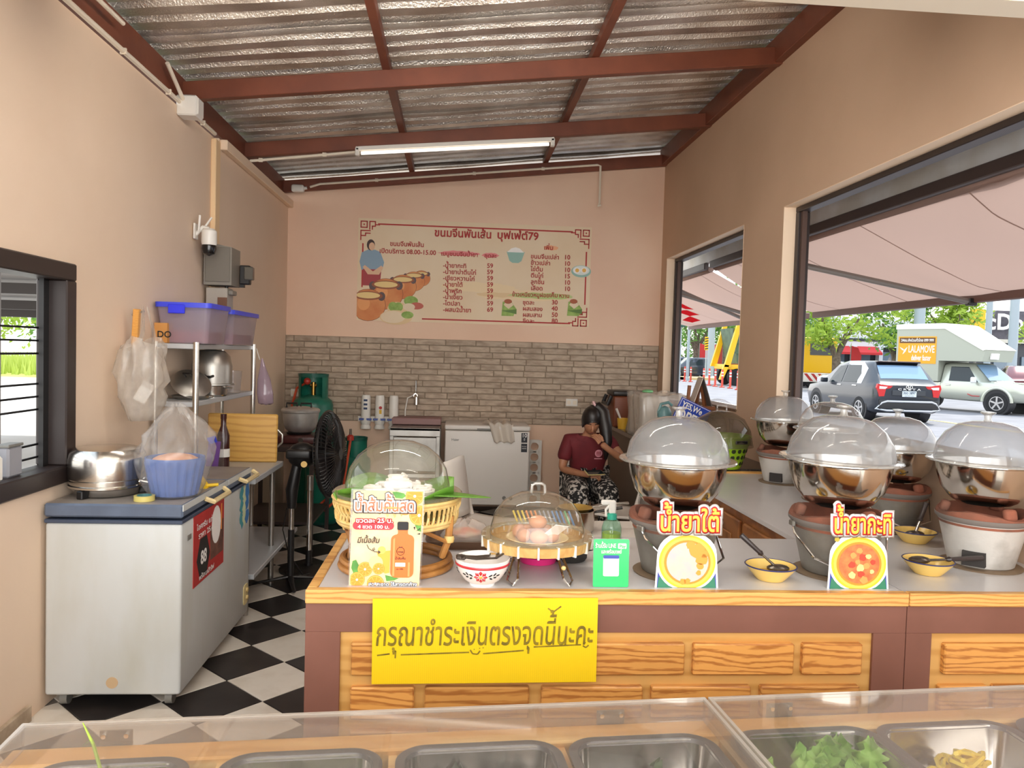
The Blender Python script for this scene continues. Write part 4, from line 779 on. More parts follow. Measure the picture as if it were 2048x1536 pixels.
v = aty(1428, 820, 6.3); o = thing('acrylic_disc', 'clear round acrylic lid standing on edge behind the easel', 'lid', (v.x + .03, 6.3, GZ)); b = MB(); b.lathe([(0, .0), (.17, .0), (.17, .006), (0, .006)], 40, (0, 0, .175), rot=(PI / 2, 0, -.25)); b.out('disc', clear('disc_clear', (.93, .93, .93), .08), o); b = MB(); b.lathe([(.168, -.004), (.174, -.004), (.174, .01), (.168, .01), (.168, -.004)], 40, (0, 0, .175), rot=(PI / 2, 0, -.25)); b.out('rim', MATS['clear_cup'], o)
# green laundry-style basket with a smoky dome
gb = mat('basket_green', (150, 190, 30), .4); v = atz(1458, 942, GZ)
o = thing('lime_basket', 'lime green basket with round holes at the near end of the worktop', 'basket', (v.x, v.y + .14, GZ)); R_ = []
n = 48
b = MB(); b.lathe([(0, .003), (.112, .003), (.118, .012)], n); b.lathe([(.16, .15), (.166, .15), (.172, .2), (.168, .2), (.16, .15)], n)
b.lathe([(.118, .012), (.16, .15)], n)
b.out('body', gb, o)
b = MB()
for k in range(22):
    for q in range(3):
        aa = 2 * PI * k / 22; zz = .04 + q * .04; rr_ = .118 + (zz - .012) * .3043; b.cyl((math.cos(aa) * (rr_ - .003), math.sin(aa) * (rr_ - .003), zz), (math.cos(aa) * (rr_ + .0015), math.sin(aa) * (rr_ + .0015), zz - .0006), .0125 + q * .0008, n=12)
b.out('hole', mat('hole_dark', (40, 50, 20), .7), o, kind='stuff')
b = MB(); b.lathe([(.17, .196), (.178, .2), (.178, .208), (.168, .208), (.17, .196)], n); b.out('rim', gb, o); b = MB(); b.box((.06, -.172, .178), (.09, .01, .022), (0, 0, .33), .004); b.out('grip_slot', black_pl, o)
o = thing('dome_cover', 'smoky clear dome cover resting over the lime green basket', 'lid', o.location + Vector((-.01, 0, .14))); b = MB(); b.lathe([(.20, 0), (.195, .02), (.18, .1), (.14, .17), (.07, .21), (0, .22)], 40); b.out('dome', clear('dome_smoky', (.66, .62, .57), .28, (150, 136, 122), 1.2), o)
b = MB(); b.tube([(-.03, 0, .215), (-.03, 0, .25), (.03, 0, .25), (.03, 0, .215)], .007); b.out('handle', MATS['clear_cup'], o)
# ---------------------------------------------------------------- serving counter (L-shaped, two units)
CZ = .85; FY = 2.23; BYK = 2.92; CXL = -.415; SEAM = 1.395; LEGX = 1.355
lam = mat('white_laminate', (206, 204, 204), .25, rgb2=(200, 196, 194), ns=2.5, lo=.45, hi=.8)
pine = wood('pine', (218, 168, 96), (190, 132, 66), 3.5, (1, 6, 6), .4, 4, .06)
pine_d = wood('pine_block', (214, 154, 82), (170, 108, 52), 6, (.35, 3, 2.6), .35, 9, .12)
ply = wood('ply_panel', (212, 164, 94), (196, 146, 76), 2, (.5, 1, 3), .5, 3, .03)
cb = mat('counter_brown', (128, 84, 70), .55, rgb2=(120, 78, 64), ns=5)
def pxx(px): return aty(px, 1300, FY).x
def counter_front(root, x0, x1, rows, seams=()):
    b = MB(); b.bx(x0, x1, FY - .012, FY + .02, CZ - .036, CZ + .004, .003); b.out('edge_strip', pine, root)
    b = MB(); b.bx(x0, x1, FY, FY + .03, CZ - .122, CZ - .036, .001); b.out('top_rail', cb, root)
    for (a, c) in seams:
        b = MB(); b.bx(a, c, FY - .0005, FY + .029, 0, CZ - .122, .001); b.out('stile', cb, root)
    b = MB(); b.bx(x0 + .01, x1 - .01, FY + .01, FY + .03, .03, CZ - .1); b.out('panel', ply, root)
    b = MB(); b.bx(x0 + .01, x1 - .01, FY, FY + .03, 0, .05); b.out('bottom_rail', cb, root)
    for k, row in enumerate(rows):
        zt = aty(1200, 1285, FY).z - k * .13; 
        for (p0_, p1_) in row:
            a, c = pxx(p0_), pxx(p1_); b = MB(); b.box(((a + c) / 2, FY + .004, zt - .048), (c - a, .03, .095), bev=.004); o = b.out('wood_block', pine_d, root)
c1 = thing('counter', 'long serving counter with a white top and raised pine blocks on its brown-framed front', 'counter', (0, 0, 0))
r1 = [[(703, 893), (912, 1150), (1172, 1368), (1386, 1586), (1604, 1722)], [(703, 830), (852, 1060), (1085, 1287), (1305, 1503), (1523, 1720)]]
counter_front(c1, CXL, SEAM - .002, r1 + [[(703, 860), (880, 1120), (1140, 1330), (1350, 1560), (1580, 1720)]] + r1[1:] + r1[:1], ((CXL, CXL + .1), (pxx(1745), SEAM - .002)))
b = MB(); b.bx(CXL + .03, SEAM - .002, FY + .02, BYK, CZ - .02, CZ, .001); b.out('white_top', lam, c1)
b = MB(); b.bx(CXL, CXL + .03, FY + .02, BYK, CZ - .036, CZ + .004, .003); b.out('end_strip', pine, c1)
b = MB(); b.bx(CXL + .004, CXL + .03, FY + .03, BYK, 0, CZ - .036); b.out('end_panel', cb, c1)
b = MB(); b.bx(CXL + .03, LEGX, BYK - .02, BYK, .0, CZ - .02); b.out('back_panel', pine_d, c1)
c2 = thing('counter', 'second serving counter running back along the window, beyond the seam in the front edge', 'counter', (0, 0, 0)); CXR = XR - .004
counter_front(c2, SEAM, CXR + .0, [[(1886, 2100), (2120, 2330)], [(1880, 1976), (1988, 2200)], [(1886, 2100), (2120, 2330)], [(1880, 1976), (1988, 2200)]], ((SEAM, pxx(1862)), (CXR - .06, CXR)))
YK = 4.63
b = MB(); b.prism([(SEAM, FY + .02), (CXR, FY + .02), (CXR, YK), (LEGX, YK), (LEGX, BYK + .002), (SEAM, BYK + .002)], CZ - .02, CZ); b.out('white_top', lam, c2)
b = MB(); b.bx(LEGX, CXR, YK - .03, YK, CZ - .035, CZ + .012, .003); b.out('end_strip', pine, c2)
for k in range(3):
    y0 = BYK + .05 + k * .55; b = MB(); b.bx(LEGX - .006, LEGX + .014, y0, y0 + .50, .1, CZ - .06, .006); d = b.out('cabinet_door', wood('door_wood', (150, 96, 50), (116, 68, 32), 4, (3, 1, .6)), c2)
    b = MB(); b.bx(LEGX - .012, LEGX - .004, y0 + .08, y0 + .42, .18, CZ - .14, .004); b.out('door_panel', MATS['door_wood'], d)
b = MB(); b.bx(LEGX + .012, LEGX + .03, BYK + .004, YK - .02, 0, CZ - .02); b.out('side_panel', MATS['door_wood'], c2)
# yellow corrugated notice
yb = thing('yellow_notice', 'bright yellow corrugated board with a handwritten Thai pay-here note hanging on the counter front', 'sign', (aty(971, 1276, FY).x, FY - .022, aty(971, 1276, FY).z))
ym = mat('notice_yellow', (238, 202, 0), .6)
R6 = -.008; R9 = (PI / 2, R6, 0); yw, yh = .655, .25
b = MB(); b.prism(rect(-yw / 2, yw / 2, -yh / 2, yh / 2), -.003, .0); o = b.out('board', ym, yb, (0, 0, 0), R9, smooth=0)
b = MB()
for k in range(110): b.box((-yw / 2 + .003 + k * .00594, -.0001, 0), (.0022, .0006, yh))
o = b.out('flute', mat('notice_flute', (234, 196, 0), .6), yb, (0, 0, 0), (0, R6, 0), smooth=0, kind='stuff')
ink = mat('ink_olive', (150, 128, 14), .6, rgb2=(104, 88, 18), ns=30)
def yx(px, py): return ((px - 971) / 690, (1276 - py) / 690)
text('กรุณาชำระเงินตรงจุดนี้นะคะ', .098, ink, yb, (0, -.0008, yx(0, 1284)[1]), R9, .008, width=.632, slant=.1)
def stroke(pts, r=.0022):
    b = MB(); P = [yx(*p) for p in pts]
    for (a, c) in zip(P, P[1:]):
        d = Vector((c[0] - a[0], c[1] - a[1])); nn = Vector((-d.y, d.x)).normalized() * r; b._new([(a[0] - nn.x, a[1] - nn.y, 0), (c[0] - nn.x, c[1] - nn.y, 0), (c[0] + nn.x, c[1] + nn.y, 0), (a[0] + nn.x, a[1] + nn.y, 0)], [(0, 1, 2, 3)])
    b.out('pen_line', ink, yb, (0, -.001, 0), R9, smooth=0)
for p in ([(755, 1304), (780, 1301)], [(785, 1297), (792, 1295), (791, 1310)], [(802, 1303), (938, 1299)], [(966, 1302), (1048, 1296)], [(1055, 1286), (1058, 1298)], [(1068, 1289), (1164, 1285)], [(940, 1294), (945, 1302), (955, 1303), (960, 1296)], [(1168, 1287), (1174, 1291), (1180, 1286)], [(1095, 1210), (1106, 1218), (1122, 1206)]): stroke(p)
for p in ((947, 1293), (958, 1291), (965, 1290), (1172, 1281), (1180, 1279)): stroke([p, (p[0] + 2, p[1])], .0016)
# ---------------------------------------------------------------- charcoal stoves, bowls, lids
galv = mat('galvanised', (150, 146, 138), .42, .6, rgb2=(112, 108, 102), ns=5, bump=.2, bs=25)
whitew = mat('whitewash', (196, 192, 186), .6, .15, rgb2=(140, 134, 126), ns=7, lo=.5, hi=.75, bump=.2, bs=30)
terra = mat('terracotta', (150, 88, 66), .85, rgb2=(104, 72, 58), ns=7, bump=.3, bs=40); soot = mat('soot', (48, 44, 42), .85)
cement = mat('cement', (120, 112, 106), .8); bowl_s = mat('bowl_steel', (214, 208, 200), .12, 1, bump=.03, bs=12)
lid_f = clear('lid_frost', (.88, .89, .9), .42, (202, 204, 206), 1.1, .06, spots=3); lid_c = clear('lid_clear', (.97, .97, .96), .14, refl=1.3, rough=.03, spots=4); lid_rim = clear('lid_rim', (.92, .92, .9), .3, refl=1.6, rough=.05)
def pot(tagw, x, y, s, bucket, frosted=True, rz=0, tilt=0):
    st = thing('charcoal_stove', tagw[0], 'stove', (x, y, CZ), rz); st.scale = (s, s, s * .9)
    b = MB(); b.lathe([(0, .0), (.128, .0), (.132, .006), (.12, .008), (0, .008)], 36); b.out('base_plate', mat('plate_rust', (126, 106, 84), .6), st)
    sh = galv if bucket else whitew
    b = MB(); b.lathe([(.098, .008), (.103, .012), (.14, .185), (.146, .19), (.146, .196), (.137, .196), (.096, .02)], 36); b.out('shell', sh, st)
    b = MB(); b.lathe([(.137, .165), (.139, .19), (.147, .193), (.15, .204), (.146, .216), (.13, .219), (.112, .205), (.1, .17)], 36); cl = b.out('clay_rim', terra, st)
    for v_ in cl.data.vertices:
        if v_.co.z > .195: v_.co.z += .01 * math.cos(3 * math.atan2(v_.co.y, v_.co.x)) + .004 * noise.noise(v_.co * 30)
    for k_ in range(3):
        a_ = 2 * PI * k_ / 3 + .9; b = MB(); b.box((.119 * math.cos(a_), .119 * math.sin(a_), .224), (.03, .046, .046), (0, -.25, a_), .0125); b.out('pot_rest', terra, st)
    b = MB(); b.lathe([(.101, .172), (.09, .155), (0, .15)], 30); b.out('hearth', soot, st)
    b = MB(); b.lathe([(.14, .178), (.15, .19), (.151, .2), (.14, .202)], 36); b.out('cement_band', cement, st)
    if bucket:
        b = MB(); b.tube([(-.149, .0, .18), (-.155, -.03, .15), (-.12, -.1, .08), (-.02, -.145, .035), (.1, -.12, .07), (.15, -.03, .15), (.149, 0, .18)], .004, 6); b.out('wire_handle', chrome, st)
        for s_ in (-1, 1):
            b = MB(); b.box((s_ * .15, 0, .178), (.012, .03, .02), bev=.003); b.out('handle_lug', sh, st)
    else:
        b = MB(); b.prism([(-.035, .02), (.035, .02), (.035, .075), (-.035, .075)], -.125, -.08, 'xz'); d = b.out('air_door', soot, st)
        d.rotation_euler = (0, 0, -.5)
    bo = thing('mixing_bowl', tagw[1], 'bowl', (x, y, CZ + .222 * s), rz); bo.scale = (s, s, s)
    b = MB(); b.lathe([(0, 0), (.085, 0), (.105, .012), (.135, .05), (.152, .10), (.157, .135), (.17, .14), (.17, .143), (.155, .143), (.148, .1), (.13, .054), (.1, .016), (0, .004)], 48); b.out('bowl', bowl_s, bo)
    b = MB(); b.lathe([(0, .09), (.145, .092)], 36); b.out('curry', mat('curry', (196, 130, 60), .4), bo)
    li = thing('food_cover', tagw[2], 'lid', (x, y, CZ + .366 * s), rz); li.scale = (s, s, s); li.rotation_euler = (0, tilt, 0)
    m = lid_f if frosted else lid_c
    b = MB(); b.lathe([(.166, .003), (.164, .02), (.155, .06), (.13, .1), (.092, .13), (.05, .142), (0, .145)], 48); b.out('dome', m, li, smooth=60)
    b = MB(); b.lathe([(.162, .001), (.186, .0), (.189, .004), (.186, .008), (.168, .01), (.162, .001)], 48); b.out('flange', lid_rim, li)
    b = MB(); b.lathe([(.014, .143), (.011, .15), (.012, .164), (.024, .171), (.024, .176), (0, .178)], 20); b.out('knob', lid_rim, li)
P6 = (('A', 1350, 1148, 1.0, True, True), ('B', 1676, 1148, 1.03, True, True), ('C', 1968, 1133, 1.0, False, True), ('D', 1566, 966, .98, False, True), ('E', 1660, 1002, .98, True, False), ('F', 1790, 1060, .94, True, True))
TW_ = {'A': 'behind the yellow-text sign with a half-eaten bowl', 'B': 'behind the sign showing red curry', 'C': 'at the window end of the front counter', 'D': 'farthest back, next to the wall pillar', 'E': 'second from the wall pillar on the window side', 'F': 'on the window side behind the yellow bowl with a steel-necked ladle'}
for k, px, py, s, bk, fr in P6:
    v = atz(px, py, CZ); pot((('galvanised bucket' if bk else 'whitewashed clay') + ' charcoal stove ' + TW_[k], 'polished steel bowl ' + TW_[k], ('frosted' if fr else 'clear') + ' dome lid ' + TW_[k]), v.x, v.y + .02, s, bk, fr, {'C': -.3, 'D': -.2, 'A': .5}.get(k, 0), .03 if k == 'B' else 0)
# yellow enamel bowls with ladles
en = mat('enamel_yellow', (232, 196, 110), .25); enr = mat('enamel_blue', (40, 44, 96), .3)
def enamel(px, py, label, llabel, p_tip, p_end, s=1, steelneck=False):
    v = atz(px, py, CZ); o = thing('enamel_bowl', label, 'bowl', (v.x, v.y + .03, CZ)); o.scale = (s, s, s)
    b = MB(); b.lathe([(0, .001), (.042, .001), (.046, .005), (.068, .03), (.08, .046), (.077, .047), (.064, .031), (.04, .006), (0, .005)], 40); b.out('bowl', en, o)
    b = MB(); b.tube([(.079 * math.cos(2 * PI * i / 40), .079 * math.sin(2 * PI * i / 40), .0465) for i in range(40)], .0022, 6, closed=True); b.out('rim', enr, o)
    b = MB(); b.lathe([(0, .02), (.052, .021)], 30); b.out('curry', mat('curry_oil', (206, 160, 60), .15), o)
    c0 = o.location; L = thing('ladle', llabel, 'ladle', c0 + Vector((0, 0, .0)))
    t, e = Vector(p_tip), Vector(p_end); m_ = t.lerp(e, .42)
    b = MB(); b.ball(t + Vector((0, 0, .004)), .034, 14, 1.1, .75, .35); b.out('scoop', mat('spoon_steel', (120, 112, 104), .25, .9), L)
    b = MB(); b.tube([t + Vector((0, 0, .002)), m_], [.008, .006], 8, flat=.6); b.out('neck', chrome if steelneck else mat('spoon_steel', (120, 112, 104), .25, .9), L)
    b = MB(); b.tube([m_, m_.lerp(e, .1), m_.lerp(e, .15), e], [.007, .012, .009, .011], 10, flat=.8); b.out('handle', mat('handle_dark', (52, 42, 40), .4), L)
enamel(1548, 1164, 'yellow enamel bowl with a blue rim between the two curry signs', 'ladle with a dark handle sticking up out of the nearest yellow bowl', (.02, -.01, .035), (-.09, .03, .135))
enamel(1866, 1152, 'yellow enamel bowl with a ladle lying across it, before the whitewashed stove', 'ladle with a long black handle lying across the yellow bowl toward the stove', (-.03, .0, .042), (.19, -.0, .055))
enamel(1838, 1088, 'yellow enamel bowl behind the others, beside the whitewashed stove', 'ladle with a shiny steel neck and black handle standing in the rear yellow bowl', (.0, .0, .03), (.06, .03, .15), 1, True)
# ---------------------------------------------------------------- signs standing on the counter
def easel_sign(label, px, cloud, inner, kind):
    o = thing('curry_sign', label, 'sign', (aty(px, 1180, FY).x, FY + .05, CZ)); tl_ = .06; RZ = (PI / 2 - tl_, 0, 0)
    def L(z, lay): return (0, -.0012 - lay * .0008 + math.sin(tl_) * z, z)
    def Fl(poly, nm, m, lay):
        b = MB(); b.prism(poly, 0, .0007); b.out(nm, m, o, (0, -lay * .0008, 0), RZ, smooth=0)
    s = 1 / 690
    arch = [(-68 * s, 0), (68 * s, 0), (64 * s, 70 * s)] + [(64 * s * math.cos(a), 70 * s + 48 * s * math.sin(a)) for a in [PI * i / 14 for i in range(1, 14)]] + [(-64 * s, 70 * s)]
    Fl(arch, 'card', white_print, 0); Fl([(a * .94, .0 + c * .97) for a, c in arch], 'print_blue', mat('sign_print_blue', (56, 70, 160), .5), 1); Fl([(-63 * s, 0), (63 * s, 0), (60 * s, 22 * s), (-60 * s, 22 * s)], 'print_green', mat('sign_print_green', (46, 120, 90), .5), 2)
    cz = 54 * s
    def clipd(P): return [(max(-63 * s, min(63 * s, a)), max(.001, c)) for a, c in P]
    Fl(clipd(disc(66 * s, 40, 1, .93, 0, cz)), 'print_white_ring', white_print, 3); Fl(clipd(disc(61 * s, 40, 1, .93, 0, cz)), 'print_plate', mat('sign_yellow', (240, 190, 44), .5), 4); Fl(clipd(disc(56 * s, 40, 1, .93, 0, cz)), 'print_plate_inner', mat('sign_yellow2', (246, 208, 84), .5), 5); Fl(disc(50 * s, 36, 1, .93, 0, cz), 'print_rim', mat('sign_orange', (222, 140, 40), .5), 6)
    rr = random.Random(kind)
    def bl(x, z, r, m, lay, nm='print_food', sy=.9): Fl([(x * s + r * s * math.cos(a) * rr.uniform(.8, 1.15), cz + z * s + r * s * sy * math.sin(a) * rr.uniform(.8, 1.15)) for a in [2 * PI * i / 14 for i in range(14)]], nm, m, lay)
    if kind == 1:
        Fl(disc(45 * s, 36, 1, .93, 0, cz), 'print_soup', mat('sign_faded', (206, 190, 170), .5, rgb2=(186, 178, 180), ns=25), 7)
        for x, z, r in ((20, 25, 18), (30, 8, 14), (6, 36, 10), (27, -8, 8), (24, -22, 6), (36, 18, 9), (0, -40, 7), (-9, -40, 7)): bl(x, z, r, mat('sign_soup', (222, 150, 54), .5), 8 + .2 * (x % 3))
    else:
        Fl(disc(45 * s, 36, 1, .93, 0, cz), 'print_soup', mat('sign_curry', (226, 96, 56), .5, rgb2=(238, 130, 70), ns=40), 7)
        for i, (x, z, r) in enumerate(((0, 28, 7), (8, 14, 8), (20, 16, 6), (-14, 18, 7), (-16, -2, 8), (2, -8, 9), (16, -4, 8), (4, -22, 8), (-16, -24, 8), (10, -34, 9), (30, 4, 6), (28, -16, 5), (-4, 4, 6))): bl(x, z, r, (mat('sign_ball', (236, 150, 80), .5), mat('sign_tomato', (216, 66, 44), .5), mat('sign_pale', (246, 206, 130), .5))[i % 3], 8 + i * .1)
        bl(-50, 52, 6, mat('sign_leaf', (190, 170, 60), .5), 8)
    zt = 122 * s
    for bold, m, lay in ((.17, white_print, 9), (.08, mat('sign_red', (226, 62, 56), .5), 11), (.018, mat('sign_textyellow', (250, 214, 60), .5), 13)):
        text(cloud, .082, m, o, (0, -lay * .0008 - .003 + 0 * zt, zt), RZ, bold, width=(.178 + bold * .16))
    b = MB(); b.prism([(0, 0), (.07, 0), (.0, .12)], -.03, .03, 'yz'); q = b.out('strut', mat('strut_grey', (196, 190, 184), .6), o, (0, .012, 0))
    q.rotation_euler = (0, 0, 0)
easel_sign('die-cut sign with yellow Thai lettering over a half-finished bowl picture', 1383, 'น้ำยาใต้', None, 1)
easel_sign('die-cut sign with yellow Thai lettering over a red curry picture', 1733, 'น้ำยากะทิ', None, 2)
# orange juice sign
o = thing('juice_sign', 'upright clear acrylic sign advertising bottled orange juice in Thai', 'sign', (aty(766, 1180, FY).x, FY + .05, CZ)); tl_ = .07; RJ = (PI / 2 - tl_, 0, 0)
S = 1 / 690
def J(px, py): return ((660 + px / 6.4 - 766) * S, (1180 - (960 + py / 6.4)) * S)
def jf(poly, nm, m, lay): b = MB(); b.prism([J(*p) for p in poly], 0, .0006); b.out(nm, m, o, (0, -lay * .0007, 0), RJ, smooth=0)
def jd(cx, cy, r, nm, m, lay, sy=1, n=24, clip=True): jf([(min(1142, max(236, a)), min(1405, max(176, c))) for a, c in disc(r, n, 1, sy, cx, cy)] if clip else disc(r, n, 1, sy, cx, cy), nm, m, lay)
def jt(s, px, py, h, m, lay, w=None, bold=.02, align='CENTER', slant=0):
    x, z = J(px, py); ct, stn = math.cos(tl_), math.sin(tl_); text(s, h / 6.4 * S * 1.3, m, o, (x, -lay * .0007 - .0008 + z * stn, z * ct), RJ, bold, align, w / 6.4 * S if w else None, slant=slant)
jf([(210, 150), (1170, 150), (1150, 1412), (200, 1412)], 'acrylic_sheet', clear('acrylic', (.96, .96, .96), .1, refl=1.0), -1); jf([(240, 170), (1155, 170), (1128, 1410), (215, 1410)], 'paper', mat('juice_paper', (232, 206, 166), .5, rgb2=(222, 186, 140), ns=14), 0)
org = mat('juice_orange', (240, 146, 40), .5); orl = mat('juice_light', (250, 190, 90), .5); gl_ = mat('juice_green', (96, 160, 62), .5, rgb2=(70, 130, 50), ns=30); wt = white_print
def orange(cx, cy, r, lay, clip=True):
    jd(cx, cy, r, 'print_orange', org, lay, clip=clip); jd(cx, cy, r * .92, 'print_pith', orl, lay + .5, clip=clip); jd(cx, cy, r * .86, 'print_flesh', org, lay + 1, clip=clip)
    for k in range(9):
        a = 2 * PI * k / 9; P = [(cx + r * .12 * math.cos(a), cy + r * .12 * math.sin(a)), (cx + r * .8 * math.cos(a - .04), cy + r * .8 * math.sin(a - .04)), (cx + r * .8 * math.cos(a + .04), cy + r * .8 * math.sin(a + .04))]
        if all(236 < p[0] < 1142 and 176 < p[1] < 1405 for p in P): jf(P, 'print_segment', orl, lay + 1.5)
    if cx < 1142: jd(cx, cy, r * .16, 'print_core', wt, lay + 1.5, n=8)
jf([(745, 185), (800, 178), (900, 200), (925, 235), (880, 270), (790, 262)], 'print_leaf', gl_, 1)
jf([(1050, 610), (1135, 600), (1135, 700), (1090, 690)], 'print_leaf', gl_, 1)
orange(1040, 235, 120, 2); orange(1105, 485, 130, 2); jd(920, 400, 85, 'print_orange', org, 1.5)
for bold, m, lay, w in ((.15, mat('juice_navy', (70, 84, 110), .5), 6, 830), (.12, wt, 8, 810), (.012, mat('juice_coral', (230, 112, 74), .5), 10, 765)): jt('น้ำส้มคั้นสด', 655, 432, 165, m, lay, w, bold)
jf(rrect(535, 105, 50, 6, 512, 627), 'print_pill', mat('juice_red', (226, 44, 56), .5), 3)
jt('ขวดละ 25 บ.', 525, 585, 62, MATS['juice_red'], 5, 500, .13); jt('ขวดละ 25 บ.', 525, 585, 62, wt, 7, 480, .03); jt('4 ขวด 100 บ.', 515, 660, 48, wt, 6, 410, .03)
dk = mat('juice_dark', (60, 44, 30), .5); jt('มีเนื้อส้ม', 455, 850, 75, dk, 4, 290, .02, slant=.2)
b = MB(); b.tube([(J(*p)[0], J(*p)[1], 0) for p in ((435, 875), (460, 925), (510, 955), (540, 935), (530, 915), (510, 930), (530, 965), (610, 970))], .0011, 5); b.out('print_arrow', dk, o, (0, -.003, 0), RJ); jf([(585, 945), (618, 970), (585, 998)], 'print_arrowhead', dk, 4)
bo_ = mat('juice_bottle', (236, 112, 40), .5); jf(rrect(300, 560, 70, 6, 897, 1020), 'print_bottle', bo_, 4); jf([(747, 800), (835, 725), (835, 670), (962, 670), (962, 725), (1045, 800)], 'print_bottle_neck', bo_, 4.4); jf(rrect(145, 110, 20, 4, 897, 625), 'print_cap', black_print, 5)
jf([(775, 800), (800, 780), (800, 1280), (775, 1280)], 'print_shine', mat('juice_shine', (248, 150, 84), .5), 5); jf([(975, 1100), (1000, 1100), (1000, 1285), (975, 1285)], 'print_shine', MATS['juice_shine'], 5)
b = MB(); c_ = [J(875 + 50 * math.cos(2 * PI * i / 20), 955 + 52 * math.sin(2 * PI * i / 20)) for i in range(20)]; b.tube([(p[0], p[1], 0) for p in c_], .0007, 4, closed=True); b.out('print_logo_ring', dk, o, (0, -.0044, 0), RJ); jf([(850, 890), (875, 905), (900, 890), (890, 910), (860, 910)], 'print_logo_leaf', dk, 6); jt('orange', 875, 970, 24, dk, 6, 75, .02)
jt('น้ำส้มคั้น', 875, 1060, 28, dk, 6, 135, .02); jt('สด 100%', 872, 1195, 20, dk, 6, 90, .02); jf(rect(810, 940, 1105, 1155), 'print_label', wt, 6)
jf([(255, 1090), (300, 1075), (345, 1160), (330, 1250), (270, 1250), (240, 1180)], 'print_leaf', gl_, 1); jf([(680, 1270), (860, 1310), (800, 1340), (700, 1350)], 'print_leaf', gl_, 1)
jf([(565, 970), (740, 950), (735, 1240), (680, 1250), (650, 1230)], 'print_glass', mat('juice_glass', (244, 170, 60), .5), 2); jd(630, 945, 50, 'print_slice', orl, 3)
orange(420, 1195, 95, 2); jd(560, 1110, 90, 'print_half', mat('juice_peach', (250, 206, 140), .5), 4); orange(595, 1185, 75, 5); orange(320, 1330, 98, 4); orange(560, 1380, 110, 5)
jf([(1035, 640), (1060, 632), (1050, 680)], 'print_splash', black_print, 3); jf([(1065, 695), (1120, 650), (1125, 665)], 'print_splash', black_print, 3); jf([(1080, 730), (1125, 715), (1120, 738)], 'print_splash', black_print, 3)
jt('สด สะอาด ไร้สารตกค้าง', 785, 1402, 45, mat('juice_navy', (70, 84, 110), .5), 6, 640, .1); jt('สด สะอาด ไร้สารตกค้าง', 785, 1402, 45, wt, 8, 630, .02)
# payment sign
o = thing('payment_sign', 'small green acrylic payment sign with white Thai lettering and a blank white panel', 'sign', (aty(1227, 1180, FY).x, FY + .045, CZ)); gp = mat('pay_green', (46, 184, 104), .3)
RP = (PI / 2 - .06, 0, 0)
def PF(poly, nm, m, lay): b = MB(); b.prism(poly, 0, .001); b.out(nm, m, o, (0, -.001 * lay, 0), RP, smooth=0)
PF([(a, c + .074) for a, c in rrect(.113, .148, .006)], 'card', clear('acrylic', (.96, .96, .96), .1), 0); PF([(a, c + .074) for a, c in rrect(.109, .144, .005)], 'print_green', gp, 1)
text('ร้านนี้รับ LINE', .018, white_print, o, (-.018, -.0045 + .118 * .06, .121), RP, .02, width=.063); PF(rrect(.026, .016, .003, 3, .033, .126), 'print_box', white_print, 2.2); text('Pay', .014, mat('pay_green', (46, 184, 104), .3), o, (.033, -.006 + .12 * .06, .1215), RP, .02); text('และพร้อมเพย์', .016, white_print, o, (0, -.0045 + .1 * .06, .104), RP, .02, width=.062)
PF(rrect(.048, .062, .004, 3, 0, .066), 'print_panel', white_print, 2.2); PF(rrect(.048, .01, .003, 3, 0, .093), 'print_header', mat('sign_print_blue', (56, 70, 160), .5), 3.4)
b = MB(); b.prism([(0, 0), (.06, 0), (0, .1)], -.02, .02, 'yz'); b.out('strut', MATS['acrylic'], o, (0, .008, 0))
# ---------------------------------------------------------------- rattan stand with dome
rat = mat('rattan', (182, 128, 66), .5, rgb2=(150, 98, 46), ns=14); cane = mat('cane_weave', (226, 196, 130), .5, rgb2=(206, 170, 100), ns=20)
v = atz(782, 1160, CZ); RXc, RYc = v.x + .003, v.y + .16
o = thing('rattan_stand', 'round rattan stand with a woven cane basket top on curved legs', 'stand', (RXc, RYc, CZ)); o.scale = (1, 1, .87)
for r_, z in ((.175, .012), (.17, .034)):
    b = MB(); b.tube([(r_ * math.cos(2 * PI * i / 40), r_ * math.sin(2 * PI * i / 40), z) for i in range(40)], .012, 8, closed=True); b.out('base_ring', rat, o)
for k in range(4):
    a = PI / 4 + k * PI / 2 + .35; c_, s_ = math.cos(a), math.sin(a)
    b = MB(); b.tube([(.11 * c_ - .1 * s_, .11 * s_ + .1 * c_, .034), (.165 * c_, .165 * s_, .06), (.185 * c_, .185 * s_, .12), (.19 * c_, .19 * s_, .21)], .012, 8); lg = b.out('leg', rat, o)
    b = MB(); b.lathe([(.015, -.012), (.017, 0), (.015, .012)], 12, (.187 * c_, .187 * s_, .125)); b.out('binding', cane, lg)
    b = MB(); a2 = a + PI / 4; b.tube([(.187 * c_, .187 * s_, .11), (.18 * math.cos(a2), .18 * math.sin(a2), .19), (.187 * math.cos(a + PI / 2), .187 * math.sin(a + PI / 2), .11)], .008, 6); b.out('brace', rat, o)
b = MB()
for r_, z in ((.202, .265), (.198, .252), (.19, .188), (.186, .176)): b.tube([(r_ * math.cos(2 * PI * i / 48), r_ * math.sin(2 * PI * i / 48), z) for i in range(48)], .008, 6, closed=True)
b.out('weave_rim', cane, o)
b = MB()
for k in range(60):
    a = 2 * PI * k / 60
    for sg_ in (-1, 1):
        P = []
        for q in range(6):
            t = q / 5; aa = a + sg_ * .1 * t; r_ = .188 + .012 * t + .005 * math.sin(t * PI * 2) * sg_; P.append((r_ * math.cos(aa), r_ * math.sin(aa), .183 + .075 * t))
        b.tube(P, .0042, 4)
b.out('weave', cane, o, kind='stuff')
b = MB(); b.lathe([(0, .2), (.185, .2), (.19, .205)], 36); b.out('tray_floor', cane, o)
